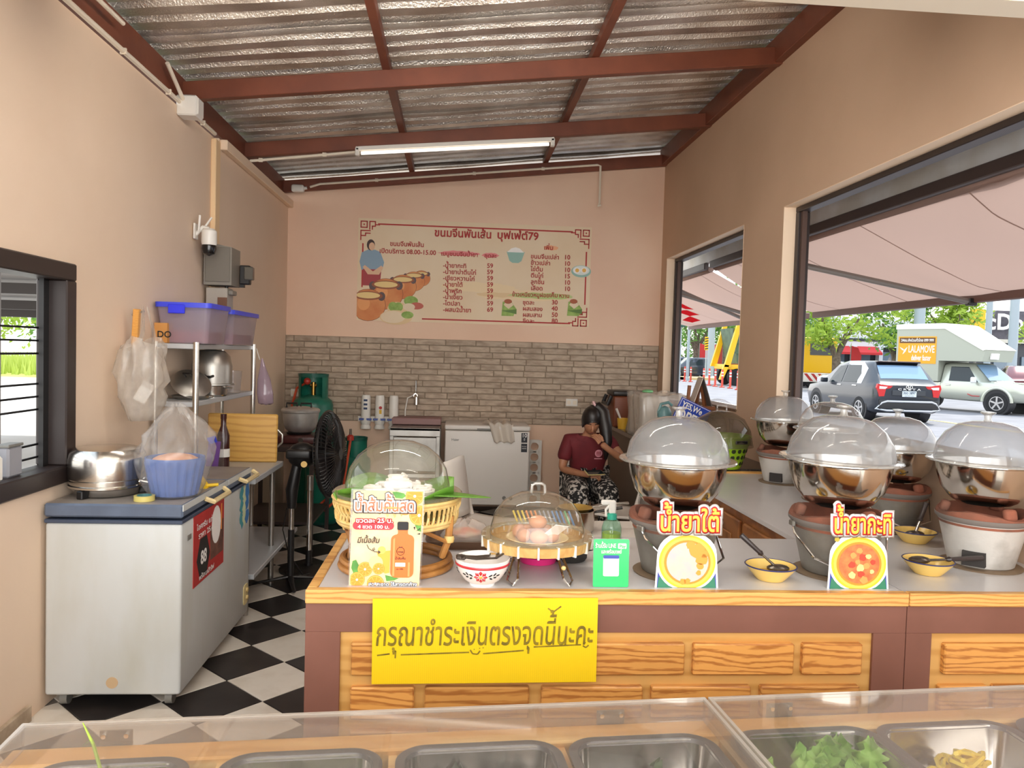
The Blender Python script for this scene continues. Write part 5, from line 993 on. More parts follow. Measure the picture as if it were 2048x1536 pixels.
leafm = mat('banana_leaf', (104, 150, 50), .4, rgb2=(84, 130, 40), ns=8)
L = thing('banana_leaf', 'green banana leaf lining the rattan stand and sticking out past its rim', 'leaf', (RXc, RYc, CZ + .178)); b = MB(); b.grid(lambda u, v: ((u - .5) * .36, (v - .5) * .36 * math.sin(PI * min(.97, max(.03, u))) ** .3, .03 + .05 * (2 * v - 1) ** 2 + .02 * math.sin(u * 8)), 16, 8); b.out('blade', leafm, L, solid=.002)
b = MB(); b.grid(lambda u, v: (.12 + .18 * u, -.09 + (v - .5) * .11 * (1 - u) ** .7 + .04 * u, .078 - .02 * u), 10, 4); b.out('tip', leafm, L, solid=.002); b = MB(); b.grid(lambda u, v: (-.19 + .03 * v, -.11 + .06 * u, .075 - .05 * v), 4, 3); b.out('fold', leafm, L, solid=.002)
N = thing('noodle_mound', 'mound of white rice noodle bundles under the big clear dome', 'noodles', (RXc, RYc, CZ + .207)); rr = random.Random(2); nm_ = mat('noodle_white', (240, 234, 226), .5)
for k in range(7):
    a = k * 2 * PI / 6; r_ = .08 if k < 6 else 0; b = MB(); P = []
    for q in range(60):
        t = q * .55; P.append((.045 * math.cos(t) * (1 - q / 120) + .006 * rr.uniform(-1, 1), .045 * math.sin(t) * (1 - q / 120) + .006 * rr.uniform(-1, 1), .008 + q * .0006))
    b.tube(P, .006, 5); b.ball((0, 0, .01), .04, 10, 1, 1, .4); b.out('noodle_bundle', nm_, N, (r_ * math.cos(a), r_ * math.sin(a), .01 if k < 6 else .045), kind='stuff')
D_ = thing('food_cover', 'tall clear dome lid covering the rattan stand', 'lid', (RXc, RYc, CZ + .24)); dome_c = clear('dome_clear', (.97, .97, .95), .1, (236, 226, 206), 1.4, .03, spots=3)
b = MB(); b.lathe([(.168, .0), (.167, .03), (.155, .08), (.13, .12), (.095, .148), (.05, .165), (0, .17)], 56); b.out('dome', dome_c, D_, smooth=60); b = MB(); b.lathe([(.165, 0), (.205, -.002), (.208, .004), (.203, .008), (.168, .008), (.165, 0)], 56); b.out('flange', clear('flange_clear', (.95, .95, .9), .22, (226, 220, 190), 1.5, .05), D_)
# white flower bowl with tongs
v = atz(965, 1178, CZ); o = thing('flower_bowl', 'white melamine bowl with a red band and a red flower between black leaves', 'bowl', (v.x, v.y + .05, CZ)); mel = mat('melamine', (240, 236, 232), .2)
prof = [(0, 0), (.038, 0), (.04, .008), (.055, .018), (.074, .045), (.082, .075), (.083, .082), (.08, .082), (.07, .046), (.05, .022), (0, .014)]
b = MB(); b.lathe(prof, 48); b.out('bowl', mel, o)
b = MB(); b.lathe([(.0805, .063), (.0825, .067), (.0815, .071)], 48); b.out('band', mat('band_red', (200, 48, 56), .3), o)
def onb(ang, z, poly, nm, m, lay):
    b = MB(); pts = []
    def rad(zz):
        for (r0, z0), (r1, z1) in zip(prof, prof[1:7]):
            if z0 <= zz <= z1 and z1 > z0: return r0 + (r1 - r0) * (zz - z0) / (z1 - z0)
        return .08
    for a, c in poly:
        zz = z + c; r = rad(zz) + .0006 + lay * .0004; an = -PI / 2 + ang + a / .068; pts.append((r * math.cos(an), r * math.sin(an), zz))
    cx_ = Vector((0, 0, 0)); 
    for p in pts: cx_ += Vector(p)
    cx_ /= len(pts); h_ = math.hypot(cx_.x, cx_.y); k_ = (max(math.hypot(p[0], p[1]) for p in pts) + .0006) / h_; cx_.x *= k_; cx_.y *= k_
    b._new([cx_] + pts, [(0, i + 1, (i + 1) % len(pts) + 1) for i in range(len(pts))]); b.out(nm, m, o, smooth=0)
fr_ = MATS['band_red']
for aa in (-.1, 1.9, 4.1):
    for k in range(8):
        t = 2 * PI * k / 8; onb(aa, .04, [(.005 * math.cos(t), .005 * math.sin(t)), (.015 * math.cos(t - .36), .015 * math.sin(t - .36)), (.0205 * math.cos(t), .0205 * math.sin(t)), (.015 * math.cos(t + .36), .015 * math.sin(t + .36))], 'flower_petal', fr_, 1)
    onb(aa, .04, disc(.0045, 10), 'flower_centre', mat('flower_gold', (240, 190, 60), .4), 2)
    for s_ in (-1, 1):
        for (x, z, t) in ((.027, .004, .5), (.031, -.007, -.5), (.039, .007, .8), (.043, -.004, -.2), (.05, .003, .2)): onb(aa, .041, [(s_ * x + .006 * math.cos(q) * math.cos(t) * s_ - .0022 * math.sin(q) * math.sin(t) * s_, z + .006 * math.cos(q) * math.sin(t) + .003 * math.sin(q) * math.cos(t)) for q in [2 * PI * i / 10 for i in range(10)]], 'leaf_mark', black_print, 1)
o2 = thing('tongs', 'steel serving tongs lying across the white flower bowl', 'tongs', o.location + Vector((0, 0, .083))); tg = mat('tongs_steel', (96, 88, 82), .3, .9)
for s_ in (-1, 1):
    b = MB(); b.tube([(-.068, -.02 - .006 * s_, .006), (-.02, -.02 + .012 * s_, .002), (.04, -.01 + .014 * s_, .004), (.072, .02 + .004 * s_, .012)], [.011, .007, .008, .006], 6, flat=.5); b.out('arm', tg, o2)
    b = MB(); b.box((-.066, -.02 - .006 * s_, .004), (.03, .014, .012), (0, .1, .1), .004); b.out('tip', tg, o2)
b = MB(); b.box((.03, -.012, .006), (.02, .03, .014), bev=.003); b.out('ring_clip', chrome, o2)
# egg tray on wire stand
v = atz(1083, 1176, CZ); TXc, TYc, TZ_ = v.x, v.y + .165, CZ + .09
o = thing('wire_stand', 'folding chrome wire stand under the bamboo egg tray', 'stand', (TXc, TYc, CZ)); o.scale = (1, 1, .93)
for s_ in (-1, 1):
    b = MB(); b.tube([(s_ * .04, .1, .09), (s_ * .075, -.05, .075), (s_ * .1, -.12, .01), (s_ * .085, -.155, .004), (s_ * .07, -.14, .02), (s_ * .06, -.05, .08)], .004, 6); b.out('front_leg', chrome, o); b = MB(); b.tube([(s_ * .05, -.09, .088), (s_ * .1, .1, .004), (s_ * .06, .13, .004), (s_ * .05, .02, .08)], .004, 6); b.out('rear_leg', chrome, o)
b = MB(); b.tube([(.09 * math.cos(2 * PI * i / 28), .09 * math.sin(2 * PI * i / 28), .092) for i in range(28)], .004, 6, closed=True); b.out('top_ring', chrome, o); b = MB(); b.ball((.07, -.13, .055), .008, 8); b.out('joint_bead', cane, o)
bam = mat('bamboo_tray', (214, 176, 112), .5, rgb2=(190, 146, 84), ns=18, st=(1, 6, 1)); o = thing('bamboo_tray', 'round flat bamboo tray bound with white ties holding the eggs', 'tray', (TXc, TYc, TZ_))
b = MB(); b.lathe([(0, .0), (.165, .0), (.168, .008), (0, .01)], 48); b.out('woven_floor', bam, o); b = MB(); b.lathe([(.163, .0), (.172, .0), (.176, .028), (.168, .03), (.163, .0)], 48); b.out('hoop', bam, o)
for k in range(18):
    a = 2 * PI * k / 18 + .1; b = MB(); b.box((.172 * math.cos(a), .172 * math.sin(a), .0145), (.014, .006, .036), (0, 0, a), .001); b.out('tie', white_pl, o)
pl = thing('egg_plate', 'cream plate with brown boiled eggs under the clear dome', 'plate', (TXc + .0, TYc - .01, TZ_ + .011)); b = MB(); b.lathe([(0, 0), (.06, 0), (.1, .016), (.098, .018), (.06, .004), (0, .004)], 36); b.out('plate', mat('plate_cream2', (232, 206, 150), .3), pl)
for k, (x, y, z) in enumerate(((-.045, -.02, .026), (.0, -.045, .026), (.045, -.02, .026), (.03, .035, .026), (-.03, .035, .026), (.0, .0, .026), (.0, -.005, .065), (-.055, .03, .028))):
    b = MB(); b.ball((0, 0, 0), .023, 14, 1, 1, 1.28, (PI / 2, 0, k * 1.3)); e_ = b.out('egg', mat('egg_brown', (196, 138, 104), .45), None, (pl.location.x + x, pl.location.y + y, pl.location.z + z)); tag(e_, 'brown boiled egg ' + ('at the outer edge of the pile, freezer side', 'nearest the counter edge in the pile', 'in the pile next to the folded paper slip', 'at the back of the pile, window side', 'at the back of the pile, freezer side', 'in the middle under the topmost egg', 'on top of the pile', 'apart from the pile at the plate rim')[k], 'egg', 'boiled eggs on the bamboo tray')
b = MB(); b.box((.05, -.06, .05), (.05, .002, .07), (.9, .2, .5)); tag(b.out('price_slip', white_print, None, pl.location), 'folded white paper slip leaning on the boiled eggs', 'paper')
D_ = thing('food_cover', 'low clear dome lid with a loop handle over the boiled eggs', 'lid', (TXc, TYc, TZ_ + .033))
b = MB(); b.lathe([(.152, 0), (.15, .025), (.137, .07), (.108, .108), (.06, .132), (0, .138)], 56); b.out('dome', dome_c, D_, smooth=60); b = MB(); b.lathe([(.15, 0), (.178, -.002), (.18, .003), (.176, .006), (.152, .006), (.15, 0)], 56); b.out('flange', MATS['flange_clear'], D_); b = MB(); b.tube([(-.022, 0, .134), (-.02, 0, .158), (-.01, 0, .164), (.01, 0, .164), (.02, 0, .158), (.022, 0, .134)], .005, 8); b.out('handle', MATS['lid_rim'], D_)
o = thing('pink_basket', 'low pink plastic basket on the counter behind the wire stand', 'basket', (TXc + .02, TYc + .13, CZ)); pk = mat('basket_pink', (226, 50, 130), .4); b = MB(); b.lathe([(0, .001), (.06, .001), (.075, .045), (.08, .048), (.08, .052), (.07, .05), (.057, .006), (0, .006)], 32); b.out('body', pk, o); b = MB(); b.lathe([(.07, .024), (.0735, .032)], 32); b.out('slot_band', mat('pink_dark', (150, 30, 90), .5), o)
o = thing('black_pot', 'dark round pot on the counter behind the payment sign', 'pot', (TXc + .13, TYc + .16, CZ)); b = MB(); b.lathe([(0, 0), (.055, 0), (.062, .01), (.062, .045), (.055, .05), (0, .05)], 24); b.out('body', soot, o); b = MB(); b.cyl((.058, 0, .035), (.085, 0, .04), .008); b.out('handle', black_pl, o)
# spray bottle
v = atz(1222, 1092, CZ); o = thing('spray_bottle', 'clear spray bottle half full of yellow liquid behind the payment sign', 'bottle', (v.x, min(v.y, 2.86), CZ))
b = MB(); b.lathe([(0, 0), (.036, 0), (.038, .006), (.036, .07), (.03, .09), (.018, .1), (.016, .108)], 24); b.out('bottle', clear('spray_clear', (.8, .95, .9), .2, (150, 220, 190)), o); b = MB(); b.lathe([(0, .003), (.034, .003), (.034, .05), (0, .051)], 20); b.out('liquid', mat('spray_liquid', (206, 206, 60), .2), o); b = MB(); b.lathe([(.018, .1), (.018, .118), (.012, .124), (0, .124)], 16); b.out('collar', mat('spray_green', (60, 180, 150), .4), o); b = MB(); b.box((.0, 0, .145), (.026, .024, .05), bev=.005); b.box((-.022, 0, .162), (.04, .018, .018), bev=.004); b.tube([(-.012, 0, .15), (-.024, 0, .135), (-.022, 0, .11)], .005, 6); b.out('spray_head', white_pl, o)
# things at the back edge of the counter
o = thing('serving_tray', 'dark brown tray on the counter behind the rattan stand', 'tray', (.05, 2.80, CZ)); b = MB(); b.rings([[(a, c, 0) for a, c in rrect(.26, .2, .03)], [(a * 1.1, c * 1.12, .03) for a, c in rrect(.26, .2, .03)], [(a * 1.06, c * 1.08, .03) for a, c in rrect(.26, .2, .03)], [(a * .96, c * .95, .004) for a, c in rrect(.26, .2, .03)]]); b.out('tray', mat('tray_brown', (92, 66, 48), .4), o); b = MB(); b.lathe([(.02, -.002), (.03, .0), (.02, .002)], 8, (.15, 0, .03)); b.out('grip', MATS['tray_brown'], o)
o = bag('snack_bag', 'clear snack bag with red and orange printing lying on the brown tray', (.05, 2.78, CZ + .012), [(0, (.05, .05), .1), (.004, (.08, .06), .1), (.03, (.09, .065), .15), (.06, (.06, .045), .25), (.075, (.02, .015), .3)], lambda z: (0, 0), 11, film2, 24); b = MB(); b.ball((0, 0, .03), .05, 12, 1.2, .8, .4); b.out('contents', mat('snack_orange', (214, 96, 40), .5, rgb2=(236, 210, 170), ns=30), o)
o = thing('chopstick_box', 'flat box of coloured straws and chopsticks seen through the egg dome', 'box', (.36, 2.84, CZ)); b = MB(); b.box((0, 0, .02), (.24, .1, .04), bev=.004); b.out('box', mat('box_cream', (222, 200, 160), .5), o); b = MB(); b.box((0, -.04, .05), (.24, .012, .03), bev=.003); b.out('lip', MATS['box_cream'], o)
for k in range(14):
    m = [mat('straw_' + n_, c_, .4) for n_, c_ in (('yellow', (236, 206, 60)), ('orange', (232, 140, 60)), ('grey', (150, 150, 160)), ('blue', (70, 130, 190)), ('green', (90, 170, 110)))][(k * 3) // 9 if k < 12 else 4 - k % 2]
    b = MB(); b.cyl((0, 0, 0), (-.03, .01, .075), .004, n=6); tag(b.out('straw', m, None, (.255 + k * .016, 2.82, CZ + .042)), ['yellow', 'orange', 'grey', 'blue', 'green'][(k * 3) // 9 if k < 12 else 4 - k % 2] + ' drinking straw standing in the flat cream box', 'straw', 'straws in the cream box')
o = thing('clear_box', 'small clear plastic box on the counter between the tray and the egg stand', 'box', (.22, 2.74, CZ)); b = MB(); b.rings([[(a, c, 0) for a, c in rrect(.09, .12, .015)], [(a * 1.1, c * 1.1, .05) for a, c in rrect(.09, .12, .015)]], cap1=False); b.out('box', MATS['clear_cup'], o); b = MB(); b.prism(rrect(.1, .135, .015), .05, .058); b.out('lid', lid_rim, o)
o = thing('plastic_ball', 'crumpled clear bag of ice behind the juice sign', 'bag', (RXc - .09, 2.86, CZ)); b = MB(); b.ball((0, 0, .035), .04, 16, 1.3, .8, .8); b.out('film', film2, o); b = MB(); b.ball((.0, 0, .085), .012, 8, 1, 1, 1.6); b.out('knot', film2, o)
# low table behind the counter with a pot and pans
o = thing('side_table', 'low white folding table behind the counter carrying steel pans', 'table', (.86, 3.62, 0)); b = MB(); b.box((0, 0, .70), (.52, .42, .03), bev=.008); b.out('tabletop', ch_w, o)
for x in (-.22, .22):
    for y in (-.17, .17):
        b = MB(); b.cyl((x, y, 0), (x, y, .69), .014, n=8); b.out('leg', steel_dull, o)
v = aty(1150, 1040, 3.6); o = thing('cooking_pot', 'steel saucepan holding a golden strainer, behind the egg dome', 'pot', (v.x - .0, 3.6, .715)); b = MB(); b.lathe([(0, 0), (.08, 0), (.09, .01), (.092, .1), (.096, .103), (.088, .103), (.086, .01), (0, .006)], 32); b.out('body', steel, o); b = MB(); b.tube([(.09, 0, .09), (.22, -.03, .12)], [.012, .016], 8, flat=.5); b.out('handle', black_pl, o)
o2 = thing('strainer', 'golden wire strainer ladle resting in the steel saucepan', 'strainer', o.location + Vector((0, 0, .1))); b = MB(); b.lathe([(0, -.02), (.05, -.012), (.08, .012), (.083, .014)], 28); b.out('bowl', mat('strainer_gold', (196, 160, 84), .35, .7), o2); b = MB(); b.tube([(.08, 0, .014), (.2, .02, .03), (.26, .03, .03)], [.006, .008, .014], 6, flat=.5); b.out('handle', steel_dull, o2)
# ---------------------------------------------------------------- salad display in front of the camera
TA = .0735; BZ = .80; P0 = atz(60, 1497, BZ); ca, sa_ = math.cos(TA), math.sin(TA)
fg = thing('display_table', 'pine display table holding a row of steel pans in front of the counter', 'table', (P0.x, P0.y, 0), TA)
def loc_fg(px, py, z=BZ): v = atz(px, py, z) - Vector((P0.x, P0.y, 0)); return (v.x * ca + v.y * sa_, -v.x * sa_ + v.y * ca)
pine_f = wood('pine_front', (236, 196, 130), (216, 160, 88), 1.6, (.6, 5, 4), .35, 3, .02)
LX0, LX1 = -.03, 2.3
b = MB(); b.bx(LX0, LX1, -.062, 0, BZ - .05, BZ, .004); b.out('back_board', pine_f, fg)
b = MB(); b.bx(LX0, LX1, -.50, -.44, BZ - .05, BZ, .004); b.out('front_board', pine_f, fg)
b = MB(); b.bx(LX0, LX1, -.5, 0, .0, .5); b.out('base', cb, fg); b = MB(); b.bx(LX0, LX1, -.012, -.001, .5, BZ - .05); b.out('back_panel', pine_f, fg); b = MB(); b.bx(LX0, LX1, -.5, -.49, .5, BZ - .05); b.out('front_panel', pine_f, fg)
pan_s = mat('pan_steel', (196, 192, 186), .18, 1, bump=.03, bs=10); pan_r = mat('pan_rim', (104, 102, 102), .38, .7)
xs = [(165, 395), (448, 768), (788, 1122), (1126, 1432), (1458, 1768), (1744, 2046), (2030, 2330)]
pans = []
names = ('steel pan at the end of the display with a green stalk rising from it', 'second steel pan from the end of the left acrylic cover', 'steel pan below the yellow notice', 'steel pan just before the joint of the two acrylic covers', 'steel pan full of green lettuce', 'steel pan holding shredded yellow pickle', 'steel pan beside the yellow pickle at the window side')
for k, (a, c) in enumerate(xs):
    xa, ya = loc_fg(a, 1520 - k * 10); xb, _ = loc_fg(c, 1520 - k * 10); w_ = xb - xa
    if k == 0: xa = xb - .27; w_ = .27
    cx_, cy_ = (xa + xb) / 2, -.062 - .185
    o = thing('steel_pan', names[k], 'pan', (P0.x + cx_ * ca - cy_ * sa_, P0.y + cx_ * sa_ + cy_ * ca, BZ), TA, 'pans of the salad display')
    hw_, hh_ = w_ - .004, .37; n_ = 8
    b = MB(); b.rings([[(p, q, z) for p, q in rrect(hw_ + d, hh_ + d, max(.01, r + d / 2), n_)] for d, r, z in ((-.004, .06, .001), (0, .06, .006), (-.01, .06, .008), (-.034, .06, .006), (-.042, .055, -.002))], cap0=False, cap1=False); b.out('rim', pan_r, o)
    b = MB(); b.rings([[(p, q, z) for p, q in rrect(hw_ + d, hh_ + d, max(.01, r + d / 2), n_)] for d, r, z in ((-.0385, .055, .004), (-.042, .055, -.004), (-.06, .055, -.08), (-.09, .055, -.1))], cap0=False, cap1=True); b.out('basin', pan_s, o)
    pans.append(o)
    if k:
        b = MB(); xm = xa - .002; b.bx(xm - .008, xm + .008, -.44, -.062, BZ - .05, BZ - .012); b.out('cross_bar', pine_f, fg)
lg = mat('lettuce', (164, 206, 100), .5, rgb2=(120, 172, 66), ns=14)
def salad(o, label, m, n, seed, h, cat='lettuce', w=.16, d=.26, size=.05):
    s_ = thing('salad_leaves', label, cat, o.location + Vector((0, 0, -.098)), TA); rr = random.Random(seed)
    b = MB(); b.lathe([(0, 0), (1, 0), (.8, .03), (.3, .05), (0, .055)], 20, sx=w * .55, sy=d * .5); b.out('bed', m, s_)
    for k in range(n):
        x, y = rr.uniform(-w / 2, w / 2), rr.uniform(-d / 2, d / 2 * .9); z = rr.uniform(.02, h); rz = rr.uniform(0, 6.28); sz = size * rr.uniform(.7, 1.3); up = rr.uniform(.4, 1.2)
        def lf(u, v, sz=sz, rr=rr):
            t = (v - .5) * 2; wid = math.sin(PI * min(.98, u * .9 + .08)) ** .7 * (1 + .3 * math.sin(u * 26)); return (t * sz * .5 * wid, sz * 1.2 * u, .012 * math.sin(t * 5 + u * 6) + .3 * sz * u * u)
        b = MB(); b.grid(lf, 14, 4); b.out('leaf', m, s_, (x, y, z), (up, 0, rz), smooth=60, solid=.001)
    return s_
salad(pans[4], 'frilly green lettuce leaves piled in the pan at the joint of the covers', lg, 40, 3, .083, size=.045)
salad(pans[3], 'dark green herb leaves low in the pan next to the joint', mat('herb_green', (70, 100, 52), .5, rgb2=(50, 76, 40), ns=14), 14, 4, .03)
salad(pans[2], 'mixed dark greens low in the pan below the yellow notice', mat('herb_dark', (52, 74, 50), .5, rgb2=(40, 56, 40), ns=14), 14, 5, .025)
salad(pans[1], 'pale bean sprouts and greens low in the second pan', mat('sprout', (170, 180, 130), .5, rgb2=(120, 150, 90), ns=14), 14, 6, .03)
s_ = salad(pans[0], 'long beans and greens low in the far pan', lg, 8, 7, .03)
pk_ = thing('pickle_heap', 'heap of shredded bright yellow pickle in its steel pan', 'pickle', pans[5].location + Vector((.0, .02, -.098)), TA); ym_ = mat('pickle_yellow', (240, 216, 70), .45, rgb2=(226, 190, 50), ns=20); rr = random.Random(5)
for k in range(26):
    b = MB(); P = []; a0 = rr.uniform(0, 6.28)
    for q in range(14): P.append((.022 * math.cos(a0 + q * .7) + rr.uniform(-.006, .006), .022 * math.sin(a0 + q * .7) + rr.uniform(-.006, .006), q * .0016 + rr.uniform(-.003, .003)))
    b.tube(P, .005, 5); r_ = rr.uniform(0, 1) ** .5; an = rr.uniform(0, 6.28); b.out('shred', ym_, pk_, (.07 * r_ * math.cos(an) - .01, .1 * r_ * math.sin(an) + .02, .014 + .085 * (1 - r_)), (rr.uniform(-.6, .6), rr.uniform(-.6, .6), 0))
v = atz(200, 1536, BZ + .01); o = tag(MB().tube([(0, -.03, -.06), (0, 0, 0), (-.02, .02, .03), (-.05, .045, .058)], [.004, .0035, .003, .001], 6).out('bean_stalk', mat('stalk_green', (150, 176, 60), .4), None, v), 'single thin green stalk curving up out of the far steel pan', 'stalk')
b = MB(); b.cyl((0, -.03, -.062), (0, -.03, -.055), .0055, n=6); b.out('cut_end', MATS['sprout'], o)
acr = clear('acrylic_sheet', (.95, .94, .93), .1, (236, 226, 216), 1.1, .03); ace = clear('acrylic_edge', (.9, .88, .84), .5, (240, 232, 222), 1.2, .08)
xj, _ = loc_fg(1412, 1440)
for k, (x0, x1) in enumerate(((-.012, xj - .004), (xj + .004, LX1))):
    o = thing('acrylic_cover', ('low clear acrylic cover over the pans at the fridge side', 'low clear acrylic cover over the lettuce and pickle pans')[k], 'cover', (P0.x, P0.y, BZ), TA); HH = .043; dd = -.47; t = .005
    b = MB(); b.bx(x0, x1, -.006, -.001, .001, HH); b.out('back_sheet', acr, o)
    b = MB(); b.bx(x0, x1, dd, -.001, HH, HH + .004); b.out('top_sheet', acr, o)
    for x in (x0, x1 - t):
        b = MB(); b.bx(x, x + t, dd, -.006, .001, HH); b.out('end_sheet', acr, o)
        b = MB(); b.bx(x - .001, x + t + .001, dd, -.001, HH - .002, HH + .0045); b.out('glued_edge', ace, o)
    b = MB(); b.bx(x0, x1, -.008, -.0, HH - .002, HH + .0048); b.out('back_edge', ace, o)
    for px, py in (((222, 1492), (1225, 1443)) if k == 0 else ((1562, 1424),)):
        hx, _ = loc_fg(px, py + 12); b = MB(); b.box((hx, .001, .014), (.058, .004, .028), bev=.001); h_ = b.out('hinge', mat('hinge_steel', (150, 138, 122), .4, .6), o)
        for q in (-.02, .02):
            b = MB(); b.cyl((hx + q, -.009, .02), (hx + q, .005, .02), .0045, n=10); b.out('screw', chrome, h_)
        b = MB(); b.cyl((hx - .028, .003, .001), (hx + .028, .003, .001), .004, n=8); b.out('pin', steel_dull, h_)
# ---------------------------------------------------------------- outside, window side: awnings, street
b = MB(); b.bx(3.0, 90, -25, 120, -.2, 0); road = struct(b.out('road', asphalt))
lane = mat('lane_yellow', (206, 186, 120), .7)
for (px, py, L_, w_) in ((1900, 846, 2.4, .12), (1955, 853, 3.0, .12)):
    v = atz(px, py, 0); b = MB(); b.box((v.x, v.y, .004), (w_, L_, .006)); b.out('lane_marking', lane, road)
b = MB(); b.box((9.5, 23.5, .004), (.12, 8, .006)); b.out('lane_marking', mat('lane_white', (222, 220, 214), .7), road)
b = MB(); b.bx(2.2, 3.0, -25, 60, -.2, .02); struct(b.out('sidewalk', mat('sidewalk_grey', (186, 180, 172), .8)))
b = MB(); b.bx(16.0, 80, 54, 57, 0, .18); b.bx(16, 16.4, 54, 90, 0, .18); struct(b.out('kerb', mat('kerb_yellow', (214, 190, 140), .8)))
fab = cloth_mat('awning_cloth', (164, 141, 132), .45); bar_m = mat('awning_bar', (96, 70, 64), .5); arm_m = mat('awning_arm', (120, 114, 108), .4, .5)
def awning(label, y0, y1, arms, red=False):
    o = thing('awning', label, 'awning', (0, 0, 0)); XI, XO, ZI, ZO = 2.47, 3.5, 2.43, 2.03
    def fn(u, v):
        x = XI + (XO - XI) * u; y = y0 + (y1 - y0) * v; z = ZI + (ZO - ZI) * u
        z -= .05 * math.sin(PI * u) * (1 - .4 * math.cos(v * 9)) + .014 * math.sin((v * (y1 - y0) * 3.2 + u * 3.0)) * math.sin(PI * u) + .03 * max(0, 1 - abs(v * (y1 - y0) - 2.2 - 1.6 * u) * 3.2) * (1 - u * .6)
        return (x, y, z)
    b = MB(); b.grid(fn, 28, 70); b.out('canvas', fab, o, smooth=70)
    for k in range(int((y1 - y0) / 1.05) + 1):
        v_ = min(.99, (.35 + k * 1.05) / (y1 - y0)); b = MB(); b.grid(lambda u, v: Vector(fn(u, v_ + (v - .5) * .012 / (y1 - y0))) - Vector((0, 0, .003)), 28, 1); b.out('seam', mat('awning_seam', (150, 120, 108), .8), o)
    b = MB(); b.bx(XO - .03, XO + .02, y0, y1, ZO - .05, ZO + .01, .006); b.out('front_bar', bar_m, o)
    b = MB(); b.cyl((XI + .02, y0, ZI + .005), (XI + .02, y1, ZI + .005), .03, n=14); b.out('roller', fab, o)
    b = MB(); b.bx(XI - .05, XI + .0, y0, y1, ZI - .0, ZI + .065, .005); b.out('back_rail', mat('rail_dark', (60, 48, 46), .5), o)
    for (ya, xa, za, xb, zb, yb_) in arms:
        b = MB(); b.tube([(xa, ya, za), (xb, yb_, zb)], .02, 10); b.out('arm', arm_m, o); b = MB(); b.box((xb, yb_, zb), (.06, .05, .05), bev=.006); b.out('arm_joint', black_pl, o)
    if red:
        rp_ = cloth_mat('awning_red', (214, 40, 50), .5)
        for (u0, v0, r_) in ((.62, .70, .07), (.42, .58, .06), (.78, .8, .06)):
            b = MB(); b.grid(lambda u, v: Vector(fn(min(1, max(0, u0 + (u - .5) * r_ * 2.4)), min(1, max(0, v0 + (v - .5) * r_ * 1.6)))) - Vector((0, 0, .004)), 5, 5); b.out('red_print', rp_, o, smooth=60)
    return o
awning('long beige-pink awning outside the big window with a slanting grey arm', 1.2, 7.35, [(5.0, 2.22, 2.20, 3.47, 1.985, 5.0), (2.2, 2.25, 2.20, 3.47, 1.985, 2.2)])
awning('second beige awning with red printing outside the far window', 7.5, 11.4, [(8.0, 2.25, 2.29, 3.45, 2.0, 8.9), (8.0, 2.25, 2.24, 3.3, 2.02, 8.3)], True)
b = MB(); b.bx(2.2, 2.5, 1.0, 12, 2.66, 2.70); b.bx(2.44, 2.5, 1.0, 12, 2.5, 2.66); struct(b.out('roof_soffit', mat('soffit_grey', (206, 210, 214), .5, rgb2=(186, 184, 178), ns=3)))
glass_d = mat('car_glass', (30, 40, 44), .08, 0, spec=.5); tyre_m = mat('tyre', (30, 30, 32), .8); alloy = mat('alloy', (190, 190, 192), .25, .9); black_t = mat('black_trim', (34, 34, 38), .5); red_l = mat('tail_red', (196, 30, 34), .2); lens_w = mat('lens_white', (226, 226, 226), .15)
def wheel(root, x, y, r, w_, side):
    b = MB(); b.lathe([(r * .62, -w_ / 2), (r * .93, -w_ / 2), (r, -w_ * .3), (r, w_ * .3), (r * .93, w_ / 2), (r * .62, w_ / 2), (r * .62, -w_ / 2)], 32, (x, y, r), rot=(0, PI / 2, 0)); t = b.out('wheel', tyre_m, root)
    b = MB(); xo = x + side * w_ * .42
    b.lathe([(r * .55, -.02), (r * .64, -.02), (r * .64, .02), (r * .58, .02), (r * .55, -.02)], 28, (xo, y, r), rot=(0, PI / 2, 0))
    for k in range(5):
        a = 2 * PI * k / 5 + .3; b.box((xo, y + r * .32 * math.cos(a), r + r * .32 * math.sin(a)), (.025, r * .6, r * .15), (a, 0, 0))
    b.cyl((xo - .02, y, r), (xo + .02, y, r), r * .14, n=12); b.out('rim', alloy, t, smooth=30)
    b = MB(); b.cyl((x - side * .02, y, r), (x + side * .02, y, r), r * .6, n=24); b.out('hub_shadow', black_t, t)
def section(st): # half ring of a car body station
    y, wb, wm, zb, zs, wr, zr_ = st
    h = [(wb * .9, zb), (wb, zb + .06), (wm, zb + .28), (wm, zs - .12), (wm * .965, zs), (wr + (wm * .965 - wr) * .06, zs + (zr_ - zs) * .86), (wr * .9, zr_ - .012), (wr * .55, zr_), (0, zr_ + .004)]
    return [(x, y, z) for x, z in h] + [(-x, y, z) for x, z in reversed(h[:-1])]
def lerp_st(S, y):
    for a, c in zip(S, S[1:]):
        if a[0] <= y <= c[0]: t = (y - a[0]) / (c[0] - a[0]); return [p + (q - p) * t for p, q in zip(a, c)]
    return S[-1]
def side_panel(S, root, name, m, pts, side, off=.006):
    """panel on the glasshouse side: pts are (y, v), v 0 at the belt and 1 at the roof"""
    def P(y, v): s = lerp_st(S, y); xb = s[2] * .965; xr = s[5] + (xb - s[5]) * .06; return Vector((side * (xb + (xr - xb) * v + off), y, s[4] + (s[6] - s[4]) * .86 * v))
    b = MB(); V = [P(*p) for p in pts]; c = sum(V, Vector()) / len(V); b._new([c] + V, [(0, i + 1, (i + 1) % len(V) + 1) for i in range(len(V))]); return b.out(name, m, root, smooth=0, solid=.004)
